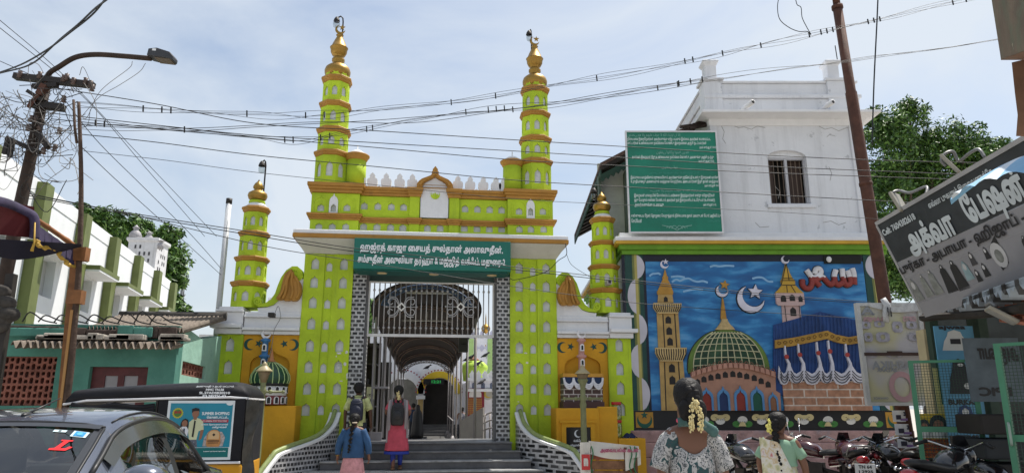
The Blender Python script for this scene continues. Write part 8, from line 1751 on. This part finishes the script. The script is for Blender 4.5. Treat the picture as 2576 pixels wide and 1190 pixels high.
v2=nn_.new('ShaderNodeTexVoronoi');v2.inputs['Scale'].default_value=75;ll(tc_.outputs['Object'],v2.inputs['Vector']);m2_=nn_.new('ShaderNodeMapRange');m2_.inputs[1].default_value=.28;m2_.inputs[2].default_value=.34;ll(v2.outputs['Distance'],m2_.inputs[0]);m3=nn_.new('ShaderNodeMix');m3.data_type='RGBA';ll(m2_.outputs[0],m3.inputs[0]);m3.inputs[6].default_value=(.05,.055,.06,1);ll(rp_.outputs[0],m3.inputs[7]);ll(m3.outputs[2],bs.inputs['Base Color'])
k=1.66/1.6;p=atc(1735,1100,4.25);t=person('woman in the foreground in white and teal paisley kurta, jasmine in her black braid',(p.x,p.y,0),-YAW);t.scale=(.89,.96,1)
arms=(((-.19,-.01,1.05),(-.195,.06,.82),(0,1,0)),((.205,-.01,1.05),(.225,.05,.82),(0,1,0)));body(t,k,arms,stand,wide=.9,fat=.95)
q=B();q.smooth=True;NB=28
def neckz(t_):s_=math.sin(t_);return 1.315-(.115*max(0,-s_)**1.5)+.0
R_=[ell((0,-.005,z),rx,ry,NB,fold=.012,nf=9)for z,rx,ry in((.45,.25,.2),(.7,.215,.175),(.86,.175,.145),(1.0,.142,.12),(1.1,.146,.122))]
for f in(.3,.6,.85,1.0):
 r_=[]
 for i in range(NB):
  t_=2*math.pi*i/NB;zt_=neckz(t_);z=1.1+(zt_-1.1)*f;w=.146-.030*f**2 if abs(math.cos(t_))>.55 else.146-.04*f**2
  r_.append(V((w*math.cos(t_),-.005+(.122-.032*f**2)*math.sin(t_),z)))
 R_.append(r_)
q.rings([[pp*k for pp in r_]for r_ in R_],caps=False);o=build(q,'kurta',PAIS,t,local=True);md=o.modifiers.new('thick','SOLIDIFY');md.thickness=.008;md=o.modifiers.new('sub','SUBSURF');md.render_levels=2;md.levels=2
for s in(-1,1):sleeve('sleeve',(s*.09,-.005,1.29),(s*.205,-.01,1.115),.06,.06,PAIS,t,k,(s*.157,-.008,1.235))
TDU=mat('teal_grey_dupatta',(.05,.11,.105),.8,var=.3,scale=9,dirt=(.36,.40,.38),dirtamt=.45,dscale=9)
q=B();q.smooth=True;L_=smooth_path([V(pp)*k for pp in((-.09,-.085,1.365),(.0,-.10,1.372),(.07,-.105,1.35),(.135,-.085,1.31),(.16,.02,1.30),(.15,.12,1.2))],5);q.tube(L_,[.026,.026,.028,.03,.034]*5+[.03],8,flat=.6);build(q,'dupatta_roll',TDU,t,local=True)
q=B();q.smooth=True;q.grid(lambda a,c_:V((-.17-.10*c_-.05*a*c_+.012*math.sin(10*a),-.03-.13*a,1.02-.38*c_))*k,8,12);build(q,'dupatta_fall',TDU,t,local=True)
hair(t,k,big=.93);braid(t,k,((.0,-.085,1.535),(.012,-.098,1.50),(-.01,-.105,1.455),(.0,-.10,1.41),(-.01,-.095,1.37)),.04,14,'folded_braid')
q=B();q.smooth=True;[q.ball(V(pp)*k,.045,.03,.06,10,8)for pp in((-.045,-.105,1.43),(.045,-.105,1.43),(0,-.11,1.39))];build(q,'braid_loop',HAIR,t,local=True)
flowers(t,k,((.0,-.165,1.475),(-.022,-.17,1.43),(-.028,-.165,1.37),(-.024,-.15,1.33)),.019,75);flowers(t,k,((.0,-.165,1.475),(.02,-.17,1.43),(.03,-.165,1.37),(.026,-.15,1.325)),.019,75);q=B();q.ball(V((-.085,-.08,1.375))*k,.014);build(q,'pink_hair_clip',mat('pink_clip',(.6,.05,.12),.4),t,local=True)
FLO=bpy.data.materials.new('pale_floral_sari');FLO.use_nodes=True;tt=FLO.node_tree;n1=tt.nodes.new('ShaderNodeTexNoise');n1.inputs['Scale'].default_value=9;n1.inputs['Detail'].default_value=4;rp_=tt.nodes.new('ShaderNodeValToRGB');els=rp_.color_ramp.elements;els[0].position=.3;els[0].color=(.16,.22,.12,1);els[1].position=.75;els[1].color=(.42,.14,.14,1)
for pos,c_ in((.42,(.50,.46,.28,1)),(.52,(.60,.58,.54,1)),(.6,(.48,.36,.20,1)),(.66,(.58,.55,.52,1))):x_=els.new(pos);x_.color=c_
tc_=tt.nodes.new('ShaderNodeTexCoord');tt.links.new(tc_.outputs['Object'],n1.inputs['Vector']);tt.links.new(n1.outputs['Fac'],rp_.inputs[0]);tt.links.new(rp_.outputs[0],tt.nodes['Principled BSDF'].inputs['Base Color']);tt.nodes['Principled BSDF'].inputs['Roughness'].default_value=.7
k=1.45/1.6;p=atc(1960,1100,7.3);t=person('woman in mint blouse and pale floral sari, yellow flowers in her hair',(p.x,p.y,0),-YAW+rad(-22))
arms=(((-.225,.0,1.06),(-.2,.08,.86),(0,1,0)),((.235,-.02,1.04),(.25,.03,.80),(0,1,0)));body(t,k,arms,stand,fat=1.1,turn=rad(-25))
MINT=mat('mint_blouse',(.20,.33,.23),.8,var=.12);torso('blouse',MINT,t,k,1.04,fat=1.06,neck=1.315);[sleeve('sleeve',(s*.11,-.005,1.30),(s*.225,-.01,1.12),.068,.056,MINT,t,k)for s in(-1,1)]
cloth('sari',[ell((0,0,z),rx,ry,fold=f,nf=12)for z,rx,ry,f in((.10,.24,.2,.06),(.5,.21,.17,.04),(.8,.19,.155,.02),(.98,.155,.125,.01),(1.05,.15,.12,0))],FLO,t,k)
q=B();q.smooth=True;q.grid(lambda a,c_:V((-.205+.02*c_+a*(.20+.27*c_),-.135-.045*math.sin(math.pi*a)-.012*math.sin(16*a)+.07*(1-c_)*(1-a),1.34-.05*a-c_*.62-.08*a*c_))*k,18,14);build(q,'sari_drape',FLO,t,local=True)
hair(t,k,rad(-25));braid(t,k,((-.03,-.10,1.50),(-.03,-.12,1.38),(-.02,-.13,1.2),(.0,-.15,1.0)),.04,16);flowers(t,k,((-.075,-.08,1.50),(-.08,-.09,1.44),(-.07,-.10,1.40)),.04,60,mat('yellow_flowers',(.66,.60,.16),.7))
k=1.0;p=at(1052,1000,34);t=person('person in black burqa standing in the passage by the far arches',(p.x,34,0),0);body(t,k,(((-.2,.05,1.08),(-.1,.16,.98),(0,.2,1)),((.2,.05,1.08),(.1,.16,.98),(0,.2,1))),stand)
cloth('burqa',[ell((0,0,z),rx,ry,fold=f,nf=9)for z,rx,ry,f in((.03,.34,.3,.05),(.5,.28,.24,.04),(1.0,.23,.19,.02),(1.25,.21,.15,0),(1.36,.12,.12,0),(1.45,.10,.12,0),(1.55,.105,.12,0),(1.62,.06,.07,0))],BLACK,t,k,caps=True)
k=1.05;p=at(1041,1000,34.6);t=person('person in dark blue shirt standing beside the burqa clad figure',(p.x,34.6,0),0);body(t,k,(((-.22,0,1.06),(-.23,.05,.84),(0,1,0)),((.22,0,1.06),(.23,.05,.84),(0,1,0))),stand);torso('shirt',mat('dark_blue_shirt',(.012,.03,.07),.8),t,k,.8);hair(t,k);[sleeve('trouser_leg',(s*.08,0,.86),(s*.09,-.02,.06),.1,.065,DTR,t,k)for s in(-1,1)];[sleeve('sleeve',(s*.13,0,1.29),(s*.225,.02,.9),.07,.045,bpy.data.materials['dark_blue_shirt'],t,k)for s in(-1,1)]
k=.95;p=at(1162,1030,30);t=person('child in checked shirt half hidden behind the ramp parapet',(p.x,30,0),0);body(t,k,(((-.22,0,1.06),(-.23,.05,.84),(0,1,0)),((.22,0,1.06),(.23,.05,.84),(0,1,0))),stand);torso('checked_shirt',brickmat('black_white_check',(.01,.012,.02),(.5,.5,.55),(.2,.2,.24),.07,.07,.012,0,.8,off=0),t,k,.8);hair(t,k);[sleeve('trouser_leg',(s*.08,0,.86),(s*.09,-.02,.06),.1,.065,DTR,t,k)for s in(-1,1)]
#overhead cables
def cable(pts,ws,r_,label,group,n=1,twist=0,clips=(),mt=None,name='overhead_cable'):
 w=lambda f:ws[0]+(ws[1]-ws[0])*f;x0,x1=pts[0][0],pts[-1][0];q=B();q.smooth=True
 P_=smooth_path([(x,y,0)for x,y in pts],10);m=len(P_);W3=[atc(p.x,p.y,w(i/(m-1)))for i,p in enumerate(P_)]
 for j in range(n):
  ph=2*math.pi*j/max(1,n);q.tube([p+(V((0,0,math.cos(ph+i*.13*(1+.23*j))))*twist+FH*math.sin(ph+i*.13)*twist)*(.6+.4*math.sin(i*.21+j))if n>1 else p for i,p in enumerate(W3)],r_,5)
 q.smooth=False
 for f in clips:
  p=W3[int(f*(m-1))];q.bar(p-V((0,0,.045))+RT*.004,p+V((0,0,.045))-RT*.004,.016)
 return one(q,name,mt or WIRE,label,'cable',group)
A='overhead cables crossing the street'
def cl_(n,s=0):r=random.Random(n+s);return sorted(r.uniform(.03,.97)for _ in range(n))
cable([(190,262),(430,278),(640,287),(800,290),(960,276),(1180,252),(1400,214),(1600,180),(1800,138),(1960,105),(2110,72),(2260,38),(2430,0),(2580,-35)],(8.9,11),.003,'thick twisted cable bundle with many clips crossing the minarets and rising to the upper right',A,4,.055,cl_(26))
cable([(200,318),(430,324),(640,345),(760,352),(880,333),(1030,305),(1190,280),(1400,262),(1640,222),(1800,195),(2000,172),(2140,155),(2300,128),(2580,86)],(8.9,11),.0034,'thin cable trio rising from the left pole to the peeling balcony at right',A,3,.05,cl_(13,5))
cable([(195,305),(420,326),(640,318),(880,305),(1100,297),(1290,276),(1530,244),(1780,198)],(8.9,10.5),.0045,'thin loose cable pair ending above the white building parapet',A,2,.05,cl_(6,9))
for pts,r_,lab in(([(140,222),(390,262),(644,311),(950,330),(1288,352),(1600,371),(1931,391),(2230,404),(2560,412)],.0062,'straight cable crossing the top of the green board, highest of the straight ones'),([(125,285),(390,315),(644,341),(950,360),(1288,380),(1600,399),(1931,419),(2500,442)],.006,'straight cable crossing the green board, second highest of the straight ones'),([(130,300),(390,325),(644,346),(950,372),(1288,402),(1600,419),(1931,435),(2500,455)],.006,'straight cable crossing the green board, third of the straight ones'),([(170,335),(390,358),(644,391),(950,420),(1288,453),(1600,472),(1931,490),(2480,520)],.006,'straight cable crossing the middle of the green board'),([(210,380),(420,404),(644,434),(950,466),(1288,500),(1600,517),(1931,532),(2300,558)],.0038,'faint thin cable, lowest of those crossing the green board')):cable(pts,(9,11),r_,lab,A)
G2='low black cables across the gate sign'
for pts,r_,lab in(([(60,485),(230,520),(480,560),(659,588),(871,622),(1090,647),(1300,672),(1600,706),(1931,740),(2190,760)],.0065,'low black cable crossing the gate sign, uppermost of three'),([(60,490),(230,524),(480,566),(659,596),(871,630),(1090,655),(1300,679),(1600,712),(1931,745),(2190,764)],.0065,'low black cable crossing the gate sign, middle of three'),([(95,492),(330,540),(659,618),(871,653),(1090,688),(1288,720),(1600,762),(1931,786),(2150,800)],.0055,'low black cable crossing the gate sign, lowest of three')):cable(pts,(9,13),r_,lab,G2)
G3='service lines slanting down behind the gate'
for pts,lab in(([(-20,35),(160,190),(350,390),(545,595)],'slanting line passing the crossarm, steepest of the four'),([(-20,55),(200,235),(360,415),(515,595)],'slanting line from the top left edge, second of the four'),([(150,235),(240,350),(360,470),(480,590),(560,680)],'slanting line from the pole to the short minaret'),([(205,370),(300,460),(450,595),(560,695)],'slanting line from the lower pole brackets')):cable(pts,(8.6,15.3),.0055,lab,G3)
cable([(275,-10),(235,30),(180,78),(120,125),(60,165),(-20,190)],(5.5,7.5),.009,'heavy twisted black cable at the top left corner',None,2,.022)
cable([(2209,-10),(2206,60),(2200,180),(2197,260),(2194,366)],(8.0,8.0),.009,'black drop cable hanging straight down beside the rusty pole',None)
cable([(1960,-10),(1956,20),(1962,50),(1985,70),(2010,80),(2030,80),(2040,88),(2030,70),(2018,45),(2015,20),(2005,12),(2000,-10)],(9.5,9.5),.006,'loose curling wire dangling near the top of the rusty pole',None)
cable([(1422,612),(1425,640),(1405,655),(1370,685),(1300,703),(1282,700)],(15,15.0),.008,'black cable drooping from the eave corner to the gate sign',None);cable([(1425,640),(1440,668),(1490,700)],(15,15.3),.005,'wire from the eave corner to the short minaret',None)
cable([(690,792),(700,770),(705,800),(690,830),(682,880),(668,920)],(14.9,13.95),.006,'white wire looping down from the parapet to the left lamp post',None,mt=WIREG)
q=B();p=at(684,792,15.2);q.box(p.x-.06,p.x+.06,15.1,15.3,p.z-.05,p.z+.04);one(q,'small_floodlight',DARKI,'small black floodlight on the left white parapet','floodlight',bev=.008)
q=B();p=at(1531,711,15.4);q.box(p.x-.05,p.x+.05,15.3,15.56,p.z-.05,p.z+.05);q.cur=1;q.box(p.x-.03,p.x+.03,15.295,15.299,p.z-.03,p.z+.03);one(q,'security_camera',[PINKW,BLACK],'small security camera on the right short minaret','camera',bev=.006)
